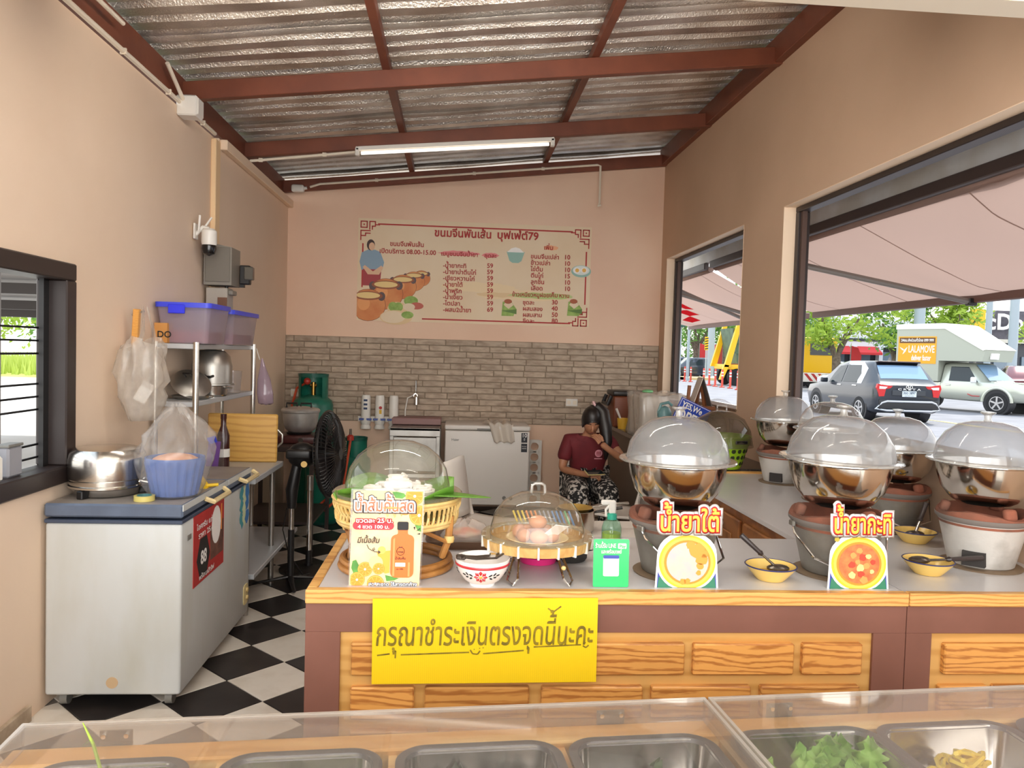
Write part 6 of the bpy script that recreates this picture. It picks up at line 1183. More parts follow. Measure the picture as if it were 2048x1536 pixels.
def top_panel(S, root, name, m, y0, y1, k0, k1, off=.008):
    def fn(u, v): y = y0 + (y1 - y0) * u; s = lerp_st(S, y); kk = k0 + (k1 - k0) * u; t = (v - .5) * 2; return (t * s[5] * kk, y, s[6] + off - .012 * abs(t) ** 3)
    b = MB(); b.grid(fn, 8, 8); return b.out(name, m, root, smooth=60)
# grey SUV seen from behind
suv_p = mat('suv_paint', (40, 45, 54), .28, .1, coat=.5)
suv = thing('suv', 'dark grey SUV with split tail lamps driving away, seen from behind', 'car', (11.8, 19.28, 0), -.02)
S = [(0, .80, .84, .36, .98, .74, 1.0), (.06, .85, .88, .30, 1.0, .76, 1.03), (.2, .87, .895, .26, 1.02, .76, 1.14), (.62, .88, .895, .24, 1.01, .68, 1.60), (1.0, .88, .895, .22, 1.0, .66, 1.63), (2.0, .88, .895, .22, .98, .65, 1.625), (2.55, .88, .895, .22, .96, .64, 1.56), (3.25, .88, .89, .22, .94, .70, 1.02), (4.0, .85, .87, .24, .86, .68, .90), (4.25, .75, .8, .3, .74, .6, .78)]
b = MB(); b.rings([section(s) for s in S]); b.out('body', suv_p, suv, smooth=50)
for sd in (-1, 1):
    side_panel(S, suv, 'front_window', glass_d, [(2.72, .06), (1.95, .06), (1.95, .93), (2.38, .93), (2.6, .6)], sd); side_panel(S, suv, 'rear_window', glass_d, [(1.87, .06), (1.1, .06), (1.0, .5), (1.15, .93), (1.87, .93)], sd); side_panel(S, suv, 'pillar_trim', mat('silver_trim', (196, 200, 206), .3, .6), [(1.04, .0), (.8, .0), (.72, .8), (1.08, 1.1), (1.9, 1.1), (1.9, .98), (1.15, .98), (.95, .6)], sd, .004)
    wheel(suv, sd * .79, .83, .335, .23, sd); wheel(suv, sd * .79, 3.44, .335, .23, sd)
    for yy in (.83, 3.44):
        b = MB(); b.cyl((sd * .6, yy, .36), (sd * .892, yy, .36), .41, n=28); b.out('wheel_arch', black_t, suv)
    b = MB(); b.bx(min(sd * .86, sd * .905), max(sd * .86, sd * .905), 1.2, 3.0, .24, .36, .01); b.out('sill_trim', black_t, suv)
    b = MB(); b.box((sd * .885, 2.02, .93), (.03, .22, .035), bev=.008); b.box((sd * .885, 1.15, .94), (.03, .22, .035), bev=.008); b.out('door_handle', chrome, suv)
    b = MB(); b.box((sd * 1.0, 2.72, 1.04), (.2, .1, .14), bev=.03); b.out('mirror', suv_p, suv)
    b = MB(); b.prism([(sd * .44, .98), (sd * .84, 1.03), (sd * .87, .93), (sd * .80, .70), (sd * .66, .71), (sd * .62, .9), (sd * .5, .92)], -.012, .06, 'xz'); tl2 = b.out('tail_lamp', red_l, suv, smooth=0); b = MB(); b.prism([(sd * .58, .955), (sd * .80, .97), (sd * .8, .9), (sd * .64, .9)], -.018, -.008, 'xz'); b.out('lamp_chrome', lens_w, tl2, smooth=0)
    b = MB(); b.box((sd * .66, -.015, .46), (.16, .03, .06), bev=.006); b.out('reflector', red_l, suv)
top_panel(S, suv, 'rear_screen', mat('screen_glass_sky', (120, 150, 180), .05, 0, spec=1), .225, .54, .86, .86); b = MB(); b.box((0, .6, 1.60), (1.16, .22, .04), (-.1, 0, 0), .012); b.out('spoiler', mat('spoiler_dark', (44, 28, 34), .3), suv); top_panel(S, suv, 'windscreen', glass_d, 2.62, 3.2, .9, 1.1)  # screen coloured blue for the sky it reflects
b = MB(); b.box((0.1, .27, 1.19), (.4, .02, .03), (.2, 0, 0)); b.out('wiper', black_pl, suv); b = MB(); b.prism([(-.1, 0), (.1, 0), (.0, .12)], -.01, .01, 'yz'); b.out('antenna', suv_p, suv, (0, 1.0, 1.63))
b = MB(); b.box((0, -.01, .50), (1.6, .06, .26), bev=.03); b.out('bumper', black_t, suv)
b = MB(); b.tube([(-.86, .02, .38), (-.72, -.03, .54), (-.6, -.05, .58), (.6, -.05, .58), (.72, -.03, .54), (.86, .02, .38), (.6, -.04, .34), (-.6, -.04, .34)], .03, 8, closed=True); b.out('bumper_trim', mat('silver_trim', (196, 200, 206), .3, .6), suv)
b = MB(); b.box((0, -.008, .80), (.9, .03, .14), bev=.01); b.out('plate_recess', mat('recess_dark', (50, 54, 60), .4), suv); pl_ = MB(); pl_.box((0, -.03, .78), (.38, .01, .15), bev=.002); pl_ = pl_.out('licence_plate', mat('plate_white', (206, 216, 222), .4), suv); text('3ขด 3897', .095, mat('plate_ink', (60, 70, 90), .5), pl_, (0, -.0355, .775), RX, .02, width=.33); text('กรุงเทพมหานคร', .04, MATS['plate_ink'], pl_, (0, -.0355, .72), RX, 0, width=.25)
b = MB(); b.tube([(.085 * math.cos(t), -.016, .955 + .05 * math.sin(t)) for t in [2 * PI * i / 20 for i in range(20)]], .008, 5, closed=True); b.tube([(-.035, -.016, .92), (-.02, -.016, .99)], .008, 5); b.tube([(.02, -.016, .92), (.035, -.016, .99)], .008, 5); b.tube([(-.03, -.016, .95), (.03, -.016, .96)], .007, 5); b.out('emblem', chrome, suv); text('C R E T A', .07, chrome, suv, (0, -.03, .875), RX, .03, width=.62)
# silver pickup with a high delivery box
pk_p = mat('pickup_paint', (190, 194, 180), .3, .4, coat=1); box_m = mat('van_box_shaded', (168, 172, 158), .5); roof_w = mat('van_roof_sunlit', (224, 224, 214), .5)  # box colour holds the shade on its sides, roof colour the sun
ang = math.atan2(-.45, -.89) + PI / 2; hd_ = Vector((.45, -.89, 0)).normalized(); rz_ = math.atan2(hd_.y, hd_.x) - PI / 2
rt = Vector((math.cos(rz_), math.sin(rz_), 0)); org_ = Vector((17.75, 24.0, 0)) - hd_ * 4.25 - rt * .8
pu = thing('pickup_truck', 'silver pickup truck with a tall grey delivery box and an orange advert on its side', 'truck', org_, rz_)
S2 = [(2.35, .84, .86, .42, .98, .62, 1.62), (2.5, .84, .87, .40, .99, .64, 1.66), (3.35, .85, .875, .38, 1.0, .63, 1.66), (4.0, .86, .88, .38, 1.0, .70, 1.06), (4.7, .85, .88, .4, .98, .68, 1.0), (5.1, .78, .84, .42, .84, .6, .88), (5.2, .7, .78, .46, .74, .55, .76)]
b = MB(); b.rings([section(s) for s in S2]); b.out('cab', pk_p, pu, smooth=50)
for sd in (-1, 1):
    side_panel(S2, pu, 'side_window', glass_d, [(3.6, .08), (2.62, .08), (2.6, .93), (3.2, .93)], sd); wheel(pu, sd * .78, 4.25, .36, .24, sd); wheel(pu, sd * .78, 1.17, .36, .24, sd)
    b = MB(); b.cyl((sd * .55, 4.25, .40), (sd * .885, 4.25, .40), .44, n=28); b.out('wheel_arch', black_t, pu); b = MB(); b.tube([(sd * .885, 4.25 + .46 * math.cos(t), .40 + .46 * math.sin(t)) for t in [PI * i / 14 for i in range(15)]], .05, 8); b.out('arch_flare', pk_p, pu)
    b = MB(); b.box((sd * 1.02, 3.55, 1.1), (.22, .12, .2), bev=.04); b.out('mirror', lens_w, pu); b = MB(); b.box((sd * .885, 2.62, .9), (.03, .16, .04), bev=.008); b.out('door_handle', chrome, pu)
    b = MB(); b.box((sd * .62, 5.0, .83), (.34, .26, .16), (.2, 0, -sd * .5), .04); b.out('headlamp', lens_w, pu); b = MB(); b.ball((sd * .66, 5.15, .54), .07, 12); b.out('fog_lamp', lens_w, pu)
b = MB(); b.bx(-.86, .86, .75, 2.34, .5, .98, .02); b.out('bed', pk_p, pu)
top_panel(S2, pu, 'windscreen', mat('screen_glass_sky', (120, 150, 180), .05, 0, spec=1), 3.4, 3.96, .92, 1.15); b = MB(); b.box((0, 5.19, .72), (.7, .04, .18), bev=.02); b.out('grille', mat('grille_blue', (70, 84, 130), .3, .5), pu); b = MB(); b.box((0, 5.17, .5), (.8, .06, .12), bev=.02); b.out('lower_grille', black_t, pu); b = MB(); b.box((0, 4.55, 1.03), (.5, .3, .05), bev=.02); b.out('bonnet_scoop', pk_p, pu)
XB = .95
b = MB(); b.prism([(.72, 1.0), (2.3, 1.0), (2.3, 1.72), (3.75, 1.72), (3.85, 2.1), (2.55, 2.9), (.72, 2.9)], -XB, XB, 'yz'); b.out('delivery_box', box_m, pu, smooth=0)
b = MB(); b.prism([(.69, 2.82), (2.48, 2.82), (3.78, 2.08), (3.88, 2.12), (2.58, 2.98), (2.4, 3.02), (.69, 3.0)], -XB - .02, XB + .02, 'yz'); b.out('box_roof', roof_w, pu, smooth=0)
b = MB(); b.box((.3, 3.82, 1.9), (.5, .04, .2), (-.1, 0, 0)); b.out('paper_label', white_print, pu)
RY = (PI / 2, 0, PI / 2); ad = MB(); ad.bx(XB, XB + .01, .8, 2.2, 1.60, 2.56); ad = ad.out('advert', mat('advert_orange', (236, 160, 30), .5), pu); flat(rect(-.66, .66, -.1, .1), 'advert_band', mat('advert_brown', (96, 64, 30), .5), ad, (XB + .011, 1.5, 2.42), RY); text('LALAMOVE', .36, white_print, ad, (XB + .013, 1.67, 1.99), RY, .012, width=.95); text('deliver faster', .28, white_print, ad, (XB + .013, 1.67, 1.71), RY, .02, width=.72); text('24ชม.ส่งด่วนทั่วไทย 099 999', .13, white_print, ad, (XB + .014, 1.5, 2.38), RY, .02, width=1.2)
for poly in ([(.02, -.13), (.08, .04), (.2, .15), (.13, -.02)], [(-.1, .14), (.03, .08), (.09, .02), (.0, .03)]): flat(poly, 'advert_bird', white_print, ad, (XB + .012, .95, 2.04), RY)
for (y0, z0, w_, z1) in ((.0, 2.9, 1, 0),): pass
b = MB(); b.tube([(.885, 3.3, .62), (.89, 3.45, .56), (.89, 3.7, .56)], .012, 5); b.out('door_stripe', red_l, pu)
# yellow skip truck
ty = mat('truck_yellow', (242, 186, 20), .4); tg_ = mat('skip_green', (96, 118, 92), .6, rgb2=(78, 98, 76), ns=3)
tr = thing('skip_truck', 'yellow skip truck with a green container across the road', 'truck', (15.6, 45.5, 0))
def tb(name, m, *a, **k): b = MB(); b.bx(*a); return b.out(name, m, tr)
tb('chassis', ty, .3, 6.3, -1.1, 1.1, .95, 1.25, .03); tb('cab', ty, 4.9, 7.0, -1.2, 1.2, .9, 3.0, .1); tb('cab_window', glass_d, 5.3, 6.7, -1.22, -1.19, 1.95, 2.75); tb('windscreen', glass_d, 6.99, 7.03, -1.05, 1.05, 1.9, 2.75)
b = MB(); b.prism([(1.0, 1.3), (4.6, 1.3), (4.9, 3.4), (.6, 3.4)], -1.05, 1.05, 'xz'); b.out('skip', tg_, tr, smooth=0)
for z in (1.9, 2.5, 3.1): tb('skip_rib', tg_, .75, 4.8, -1.12, -1.02, z, z + .12)
b = MB(); b.prism([(.1, 1.1), (.45, 1.1), (1.12, 3.85), (.86, 3.85)], -1.3, -1.1, 'xz'); b.prism([(.1, 1.25), (.4, 1.2), (.05, .35), (-.15, .35)], -1.3, -1.1, 'xz'); b.out('lift_arm', ty, tr, smooth=0)
b = MB(); b.prism([(.1, 1.1), (.45, 1.1), (1.12, 3.85), (.86, 3.85)], 1.1, 1.3, 'xz'); b.out('lift_arm', ty, tr, smooth=0)
for x in (.95, 2.2, 5.6):
    for sd in (-1, 1):
        b = MB(); b.lathe([(.2, -.15), (.5, -.15), (.52, -.1), (.52, .1), (.5, .15), (.2, .15), (.2, -.15)], 24, (x, sd * .95, .52), rot=(PI / 2, 0, 0)); b.cyl((x, sd * .95 - .1, .52), (x, sd * .95 + .1, .52), .22, n=14); b.out('wheel', tyre_m, tr)
bb = tb('bumper', mat('hazard_white', (230, 222, 214), .5), 4.9, 7.1, -1.25, 1.25, .35, .9, .03)
for k in range(5): flat([(x + 5.0 + k * .42, z) for x, z in ((0, .4), (.2, .4), (.0 - .2, .85), (-.4, .85)) if True], 'hazard_stripe', red_print, bb, (0.35, -1.252, 0), RX)
# bollards
bl_ = ['red plastic road bollard ' + q for q in ('at the end of its line, by the window frame', 'second from the window frame end of the line', 'third from the window frame end of the line', 'just behind the easel card', 'in front of the concrete utility post', 'next to the utility post toward the yellow truck', 'below the yellow truck arm', 'beside the yellow truck wheel', 'nearest the wall pillar, last of its line')]
rb = mat('bollard_red', (206, 74, 58), .5); b0 = None
for i, (px, py) in enumerate(((1358, 761), (1369, 763), (1381, 764), (1407, 770), (1418, 771), (1430, 773), (1444, 775), (1460, 777), (1475, 780))):
    v = atz(px, py, 0)
    if b0 is None:
        b0 = thing('bollard', bl_[0], 'bollard', v, 0, 'red bollards along the road')
        b = MB(); b.lathe([(.14, 0), (.15, .04), (.06, .08), (.055, .95), (.03, 1.0), (0, 1.0)], 14); b.out('post', rb, b0)
        for z in (.62, .78):
            b = MB(); b.lathe([(.0585, z), (.0585, z + .07)], 14); b.out('band', white_print, b0)
    else: dup(b0, v, label=bl_[i])
# trees
bark = mat('bark', (120, 106, 92), .85, rgb2=(90, 78, 66), ns=8); lf_y = cloth_mat('leaf_sun', (164, 188, 84), .5, .6); lf_g = cloth_mat('leaf_green', (112, 150, 80), .45, .6)
def tree(label, x, y, h, r, zc, n, m, trunk=.2, seed=1, fork=True, group=None):
    o = thing('street_tree', label, 'tree', (x, y, 0), 0, group); rr = random.Random(seed)
    b = MB(); b.tube([(0, 0, 0), (.05, 0, zc * .3), (.0, 0, zc * .55)], [trunk * 1.2, trunk, trunk * .9], 10)
    for k in range(4):
        a = k * 1.6 + seed; b.tube([(0, 0, zc * .5), (.5 * math.cos(a), .5 * math.sin(a), zc * .75), (1.3 * math.cos(a), 1.3 * math.sin(a), zc * 1.1)], [trunk * .7, trunk * .45, trunk * .2], 7)
    b.out('trunk', bark, o, smooth=60)
    b = MB(); cl = [(rr.gauss(0, r * .5), rr.gauss(0, r * .5), zc + rr.uniform(-.25, .75) * (h - zc)) for _ in range(26)]
    for k in range(n):
        c = rr.choice(cl); d = Vector((rr.gauss(0, 1), rr.gauss(0, 1), rr.gauss(0, .7))); p = Vector(c) + d * r * .17; s_ = rr.uniform(.08, .16) * (1 + y / 90)
        u = Vector((rr.gauss(0, 1), rr.gauss(0, 1), rr.gauss(0, 1))).normalized(); w_ = u.orthogonal().normalized()
        b._new([p - u * s_, p + w_ * s_ * .45, p + u * s_, p - w_ * s_ * .45], [(0, 1, 2, 3)])
    b.out('foliage', m, o, smooth=0, kind='stuff'); return o
def atX(px, Y): return aty(px, 720, Y).x
tree('forked roadside tree with yellow-green leaves behind the grey SUV', atX(1672, 41.5), 41.5, 7, 2.6, 3.6, 2600, lf_y, .24, 2)
tree('roadside tree with bright green leaves beside the delivery box', atX(1790, 47), 47, 7.2, 2.6, 3.7, 2600, lf_g, .24, 5)
tree('sunlit yellow-green tree above the delivery box roof', atX(1905, 44), 44, 7.4, 2.6, 4.2, 2400, lf_y, .22, 9)
tree('shady green tree far behind the bollards, in the narrow window', atX(1392, 64), 64, 9, 4.5, 4.2, 2600, lf_g, .3, 12)
tree('bright green tree behind the yellow truck arm', atX(1450, 70), 70, 9, 4.5, 5, 2600, lf_y, .3, 14)
tree('pale low tree behind the street sign posts', atX(1372, 86), 86, 6, 4, 2.4, 1800, lf_g, .2, 17)
tree('bushy tree between the truck cab and the first forked tree', atX(1620, 60), 60, 8, 3.4, 4.6, 1800, lf_g, .2, 19)
# shops
sw = mat('shop_white', (214, 218, 222), .7); sd_ = mat('shop_dark', (58, 62, 70), .3); sr = mat('shop_red', (196, 44, 46), .6)
sh = thing('shop_row', 'low white row of shops with red awnings behind the street trees', 'building', (atX(1590, 66), 66, 0)); L_ = atX(1900, 66) - atX(1590, 66)
b = MB(); b.bx(0, L_, 0, 6, 3.0, 5.6); b.out('upper_wall', sw, sh); b = MB(); b.bx(0, L_, .6, 6, 0, 3.0); b.out('shop_front', sd_, sh)
for k in range(6):
    x = L_ * (k + .2) / 6; b = MB(); b.bx(x, x + .35, -.1, .5, 0, 3.05); b.out('pillar', sw, sh); b = MB(); b.bx(x + .6, x + 1.9, .5, .58, .4, 2.6); b.out('window', mat('shop_glass', (120, 136, 150), .1), sh)
b = MB(); b.bx(0, L_, -.05, .02, 3.5, 3.75); b.out('fascia_slot', sd_, sh)
for k, (a, c) in enumerate(((.12, .34), (.36, .52))):
    b = MB(); b.prism([(-1.0, 2.5), (.1, 3.1), (.1, 2.95), (-1.0, 2.3)], L_ * a, L_ * c, 'yz'); b.out('shop_awning', sr, sh)
rs = thing('restaurant', 'dark-roofed restaurant with white lettering behind the pickup', 'building', (atX(1955, 50), 50, 0))
b = MB(); b.prism([(0, 3.4), (14, 3.4), (13, 5.4), (1.2, 5.4)], 0, 6, 'xz'); b.out('roof', mat('roof_slate', (92, 88, 96), .6, rgb2=(74, 70, 78), ns=3), rs, smooth=0); b = MB(); b.bx(.3, 13.8, .4, 6, 0, 3.4); b.out('wall', sd_, rs); b = MB(); b.bx(-.2, 14, -.2, .1, 3.2, 3.45); b.out('eaves', mat('eaves_pale', (206, 200, 186), .6), rs)
for x in (1.4, 3.4, 5.4):
    b = MB(); b.bx(x, x + 1.5, .3, .42, .4, 2.3); b.out('window', mat('shop_glass', (120, 136, 150), .1), rs)
text("McDonald's", 1.5, white_print, rs, (-.9, -.35, 4.1), RX, .03, 'LEFT', thick=.01); text('specials.', .75, white_print, rs, (.6, .35, 2.55), RX, .02, 'LEFT', thick=.01)
o = thing('yellow_sign', 'small yellow sign board between the trees and the restaurant roof', 'sign', (atX(1952, 48), 48, 3.9)); b = MB(); b.bx(-.5, .5, 0, .15, 0, 1.4); b.out('board', ty, o); b = MB(); b.cyl((0, .1, -3.9), (0, .1, 0), .08); b.out('post', grey_pl, o)
pole_g = mat('pole_grey', (160, 172, 178), .5)
for (px, Y, h, r, lb) in ((1835, 40, 8, .3, 'thick pale grey post above the delivery box roof'), (1974, 38, 7, .16, 'slim pale grey post before the restaurant roof'), (2024, 36, 7, .22, 'grey post before the restaurant windows'), (1421, 58, 7, .28, 'grey concrete utility post behind the bollards'), (1376, 52, 6, .1, 'thin grey signal post at the edge of the narrow window')):
    o = thing('street_post', lb, 'post', (atX(px, Y), Y, 0)); b = MB(); b.cyl((0, 0, 0), (0, 0, h), r, r * .9, 12); b.out('shaft', pole_g, o); b = MB(); b.lathe([(r * 1.5, 0), (r * 1.5, .15), (r, .25)], 12); b.out('foot', pole_g, o)
o = thing('traffic_light', 'dark green traffic signal head on a post at the edge of the narrow window', 'signal', (atX(1361, 49), 49, 3.6)); b = MB(); b.box((0, 0, .6), (.5, .4, 1.3), bev=.1); b.out('head', mat('signal_green', (60, 100, 90), .5), o); b = MB(); b.cyl((0, .2, -3.6), (0, .2, .3), .08); b.out('post', pole_g, o)
hz_ = thing('hazard_marker', 'yellow and black striped marker board by the utility post', 'sign', (atX(1412, 57), 57, 2.2)); b = MB(); b.bx(-.13, .13, 0, .06, 0, 1.0); b.out('board', ty, hz_)
for k in range(5): flat([(-.13, .04 + k * .19), (.13, .1 + k * .19), (.13, .18 + k * .19), (-.13, .12 + k * .19)], 'stripe', black_print, hz_, (0, -.001, 0), RX, .004)
b = MB(); b.cyl((0, .05, -2.2), (0, .05, .1), .05); b.out('post', pole_g, hz_)
def parked(label, x, y, rz, col, s=1):
    o = thing('parked_car', label, 'car', (x, y, 0), rz); o.scale = (s,) * 3; m = mat('car_' + str(col), col, .25, .4, coat=1)
    b = MB(); b.rings([section(q) for q in S]); b.out('body', m, o, smooth=50)
    for sd in (-1, 1):
        side_panel(S, o, 'side_window', glass_d, [(2.72, .06), (1.1, .06), (1.15, .93), (2.38, .93)], sd); wheel(o, sd * .79, .83, .33, .22, sd); wheel(o, sd * .79, 3.44, .33, .22, sd)
    return o
parked('dark parked car behind the utility post, in the narrow window', atX(1436, 60), 60, PI / 2, (52, 56, 66))
parked('dark blue parked car at the edge of the narrow window', atX(1392, 62), 62.5, PI / 2, (50, 58, 84))
parked('white car half hidden behind the SUV roof', atX(1790, 40), 40, PI / 2 + .2, (206, 210, 216)); parked('silver car parked before the red shop awnings', atX(1700, 48), 48, PI / 2, (176, 180, 188)); parked('dark red car behind the pickup bonnet', atX(2060, 31), 31, -.5, (96, 30, 40))
for (px, Y, h, w_, lb) in ((1701, 50, 2.7, .7, 'red feather flag banner in front of the shops'), (1398, 62, 2.8, .7, 'red feather flag banner behind the parked cars')):
    o = thing('feather_flag', lb, 'flag', (atX(px, Y), Y, 0)); b = MB(); b.cyl((0, 0, 0), (0, 0, h), .03); b.out('pole', grey_pl, o); b = MB(); b.prism([(.03, .6), (.6, .6), (.75, h * .75), (.5, h * .95), (.03, h)], -.01, .01, 'xz'); b.out('cloth', sr, o)
o = thing('red_kiosk', 'red and white kiosk behind the parked cars', 'kiosk', (atX(1434, 75), 75, 0)); b = MB(); b.bx(0, 3, 0, 2, 0, 3.0); b.out('walls', mat('kiosk_red', (206, 80, 70), .6), o); b = MB(); b.bx(-.3, 3.3, -.3, 2.3, 3.0, 3.4); b.out('roof', sw, o)
# ---------------------------------------------------------------- outside the barred window: carport, yard, grass, trees
b = MB(); b.bx(-60, -1.9, -12, 70, -.2, -.02); struct(b.out('yard_ground', mat('yard_pale', (206, 202, 196), .85, rgb2=(192, 186, 178), ns=.8)))
cp = thing('carport', 'grey carport roof with dark beams outside the barred window', 'carport', (-6.5, 9.5, 0)); cm = mat('carport_grey', (150, 146, 144), .6); cd = mat('carport_dark', (76, 70, 68), .6)
b = MB(); b.grid(lambda u, v: (-3.2 + 6 * u, -3.5 + 8 * v, 2.62 - .52 * v + .02 * (1 if int(v * 80) % 2 else 0)), 2, 80); b.out('roof_sheet', cm, cp, smooth=0, solid=.004)
for y in (-3.0, -1.0, 1.0, 3.0, 4.3):
    b = MB(); zb_ = 2.57 - .065 * (y + 3.5); b.bx(-3.2, 2.8, y, y + .1, zb_ - .14, zb_); b.out('beam', cd, cp)
for x in (-3.1, 2.7):
    for y in (-2.95, 3.05):
        b = MB(); b.bx(x - .05, x + .05, y, y + .1, 0, 2.42 - .065 * (y + 3.5)); b.out('post', cd, cp)
gr = mat('grass_bank', (150, 180, 70), .9, rgb2=(190, 190, 96), ns=1.5)
b = MB(); rr = random.Random(8)
for k in range(9000):
    x, y = rr.uniform(-44, -14), rr.uniform(34, 46); h = rr.uniform(.3, 1.0); b._new([(x - .06, y, -.02), (x + .06, y, -.02), (x + rr.uniform(-.2, .2), y + rr.uniform(-.2, .2), h)], [(0, 1, 2)])
o = b.out('grass', mat('grass_blade', (176, 190, 92), .8), None, smooth=0, kind='stuff'); tag(o, 'tall yellow-green grass bank across the yard', 'grass')
b = MB(); b.grid(lambda u, v: (-50 + 40 * u, 33 + 16 * v, -.02 + .5 * v), 4, 4); struct(b.out('ground_bank', gr))
for k, (x, y, lb) in enumerate(((-36, 50, 'dense green tree across the yard, nearest the window edge'), (-30, 52, 'dense green tree across the yard beside its darker neighbour'), (-25, 51, 'dark leafy tree across the yard close to the window post'), (-41, 53, 'far leafy tree at the end of the yard'))): tree(lb, x, y, 8, 4, 3.2, 2200, lf_g if k != 1 else lf_y, .3, 30 + k)
b = MB(); rr = random.Random(3); 
o = thing('creeper', 'bright green creeper leaves hanging at the carport edge', 'plant', (-4.4, 7.0, 2.42)); b = MB()
for k in range(220):
    p = Vector((rr.uniform(-.9, .9), rr.uniform(-.2, .2), rr.uniform(-.12, .06))); u = Vector((rr.gauss(0, 1), rr.gauss(0, 1), rr.gauss(0, 1))).normalized() * .05; w_ = u.orthogonal() * .6; b._new([p - u, p + w_, p + u, p - w_], [(0, 1, 2, 3)])
b.out('foliage', lf_y, o, smooth=0, kind='stuff'); b = MB(); b.tube([(-.9, 0, .05), (0, .05, .0), (.9, 0, .05)], .01, 5); b.out('vine_stem', bark, o)
o = thing('detergent_pack', 'white pack with a pink label on the sill of the barred window', 'pack', (XL - .03, 2.98, WZ0 + .075)); b = MB(); b.box((0, 0, .05), (.05, .13, .1), bev=.01); b.out('pack', white_pl, o); b = MB(); b.box((.0255, -.01, .035), (.002, .09, .05)); b.out('pink_label', mat('label_magenta', (220, 90, 170), .5), o); b = MB(); b.cyl((0, .02, .1), (0, .02, .125), .018); b.out('cap', grey_pl, o)
o = thing('sponge_box', 'grey plastic tub behind the white pack on the barred window sill', 'box', (XL - .05, 3.16, WZ0 + .075)); b = MB(); b.box((0, 0, .06), (.05, .1, .12), bev=.008); b.out('tub', mat('tub_grey', (150, 150, 156), .5), o); b = MB(); b.box((0, 0, .125), (.055, .105, .012), bev=.003); b.out('lid', grey_pl, o)
# ---------------------------------------------------------------- the seated woman
skin_m = mat('skin', (176, 124, 92), .5, rgb2=(166, 114, 84), ns=12); shirt_m = mat('shirt_maroon', (110, 26, 34), .75, rgb2=(96, 22, 30), ns=7); hair_m = mat('hair_black', (22, 17, 17), .4, rgb2=(34, 26, 24), ns=30, st=(1, 1, .1)); pants_m = mat('pants_print', (26, 24, 24), .8, rgb2=(206, 200, 192), ns=34, lo=.52, hi=.57, detail=5)
def skin_mesh(V, E, R, sub=2):
    me = bpy.data.meshes.new('skin_src'); me.from_pydata(V, E, []); o = bpy.data.objects.new('skin_src', me); COL.objects.link(o)
    md = o.modifiers.new('s', 'SKIN'); md.use_smooth_shade = True
    if not me.skin_vertices: bpy.context.view_layer.objects.active = o
    for i, r in enumerate(R):
        sv = me.skin_vertices[0].data[i]; sv.radius = (r, r) if not isinstance(r, tuple) else r; sv.use_root = (i == 0)
    ss = o.modifiers.new('d', 'SUBSURF'); ss.levels = sub; ss.render_levels = sub
    dg = bpy.context.evaluated_depsgraph_get(); m2 = bpy.data.meshes.new_from_object(o.evaluated_get(dg)); bpy.data.objects.remove(o); return m2
wo_ = thing('person', 'woman in a maroon T-shirt and patterned trousers sitting with one hand at her face', 'person', (1.10, 6.33, 0)); wo_.scale = (.97, .97, .97)
J = {'pel': (0, .02, .53), 'sp': (0, -.03, .68), 'ch': (0, -.09, .82), 'nk': (.0, -.14, .93), 'hd': (0, -.17, .985), 'hd2': (0, -.19, 1.06),
     'sR': (-.17, -.11, .875), 'eR': (-.23, -.15, .64), 'wR': (-.09, -.33, .63), 'hR': (-.02, -.38, .63),
     'sL': (.17, -.11, .875), 'eL': (.27, -.26, .74), 'wL': (.13, -.34, .83), 'hL': (.06, -.345, .885),
     'tR': (-.1, -.06, .5), 'kR': (-.13, -.46, .50), 'aR': (-.12, -.43, .08), 'fR': (-.12, -.56, .03), 'tL': (.1, -.06, .5), 'kL': (.12, -.46, .50), 'aL': (.12, -.40, .08), 'fL': (.13, -.53, .03)}
names_ = list(J); idx = {n_: i for i, n_ in enumerate(names_)}
R0 = dict(pel=.135, sp=.115, ch=.125, nk=.05, hd=.052, hd2=.05, sR=.052, eR=.038, wR=.026, hR=.03, sL=.052, eL=.038, wL=.026, hL=.03, tR=.085, kR=.06, aR=.036, fR=.035, tL=.085, kL=.06, aL=.036, fL=.035)
ED = [('pel', 'sp'), ('sp', 'ch'), ('ch', 'nk'), ('nk', 'hd'), ('hd', 'hd2'), ('ch', 'sR'), ('sR', 'eR'), ('eR', 'wR'), ('wR', 'hR'), ('ch', 'sL'), ('sL', 'eL'), ('eL', 'wL'), ('wL', 'hL'), ('pel', 'tR'), ('tR', 'kR'), ('kR', 'aR'), ('aR', 'fR'), ('pel', 'tL'), ('tL', 'kL'), ('kL', 'aL'), ('aL', 'fL')]
body = skin_mesh([J[n_] for n_ in names_], [(idx[a], idx[c]) for a, c in ED], [R0[n_] for n_ in names_])
bb_ = MB(); bb_.bm.from_mesh(body)
HC = Vector((.0, -.20, 1.055)); HRot = Euler((.5, 0, .0)); HM = HRot.to_matrix()
def hp(x, y, z): return HC + HM @ Vector((x, y, z))
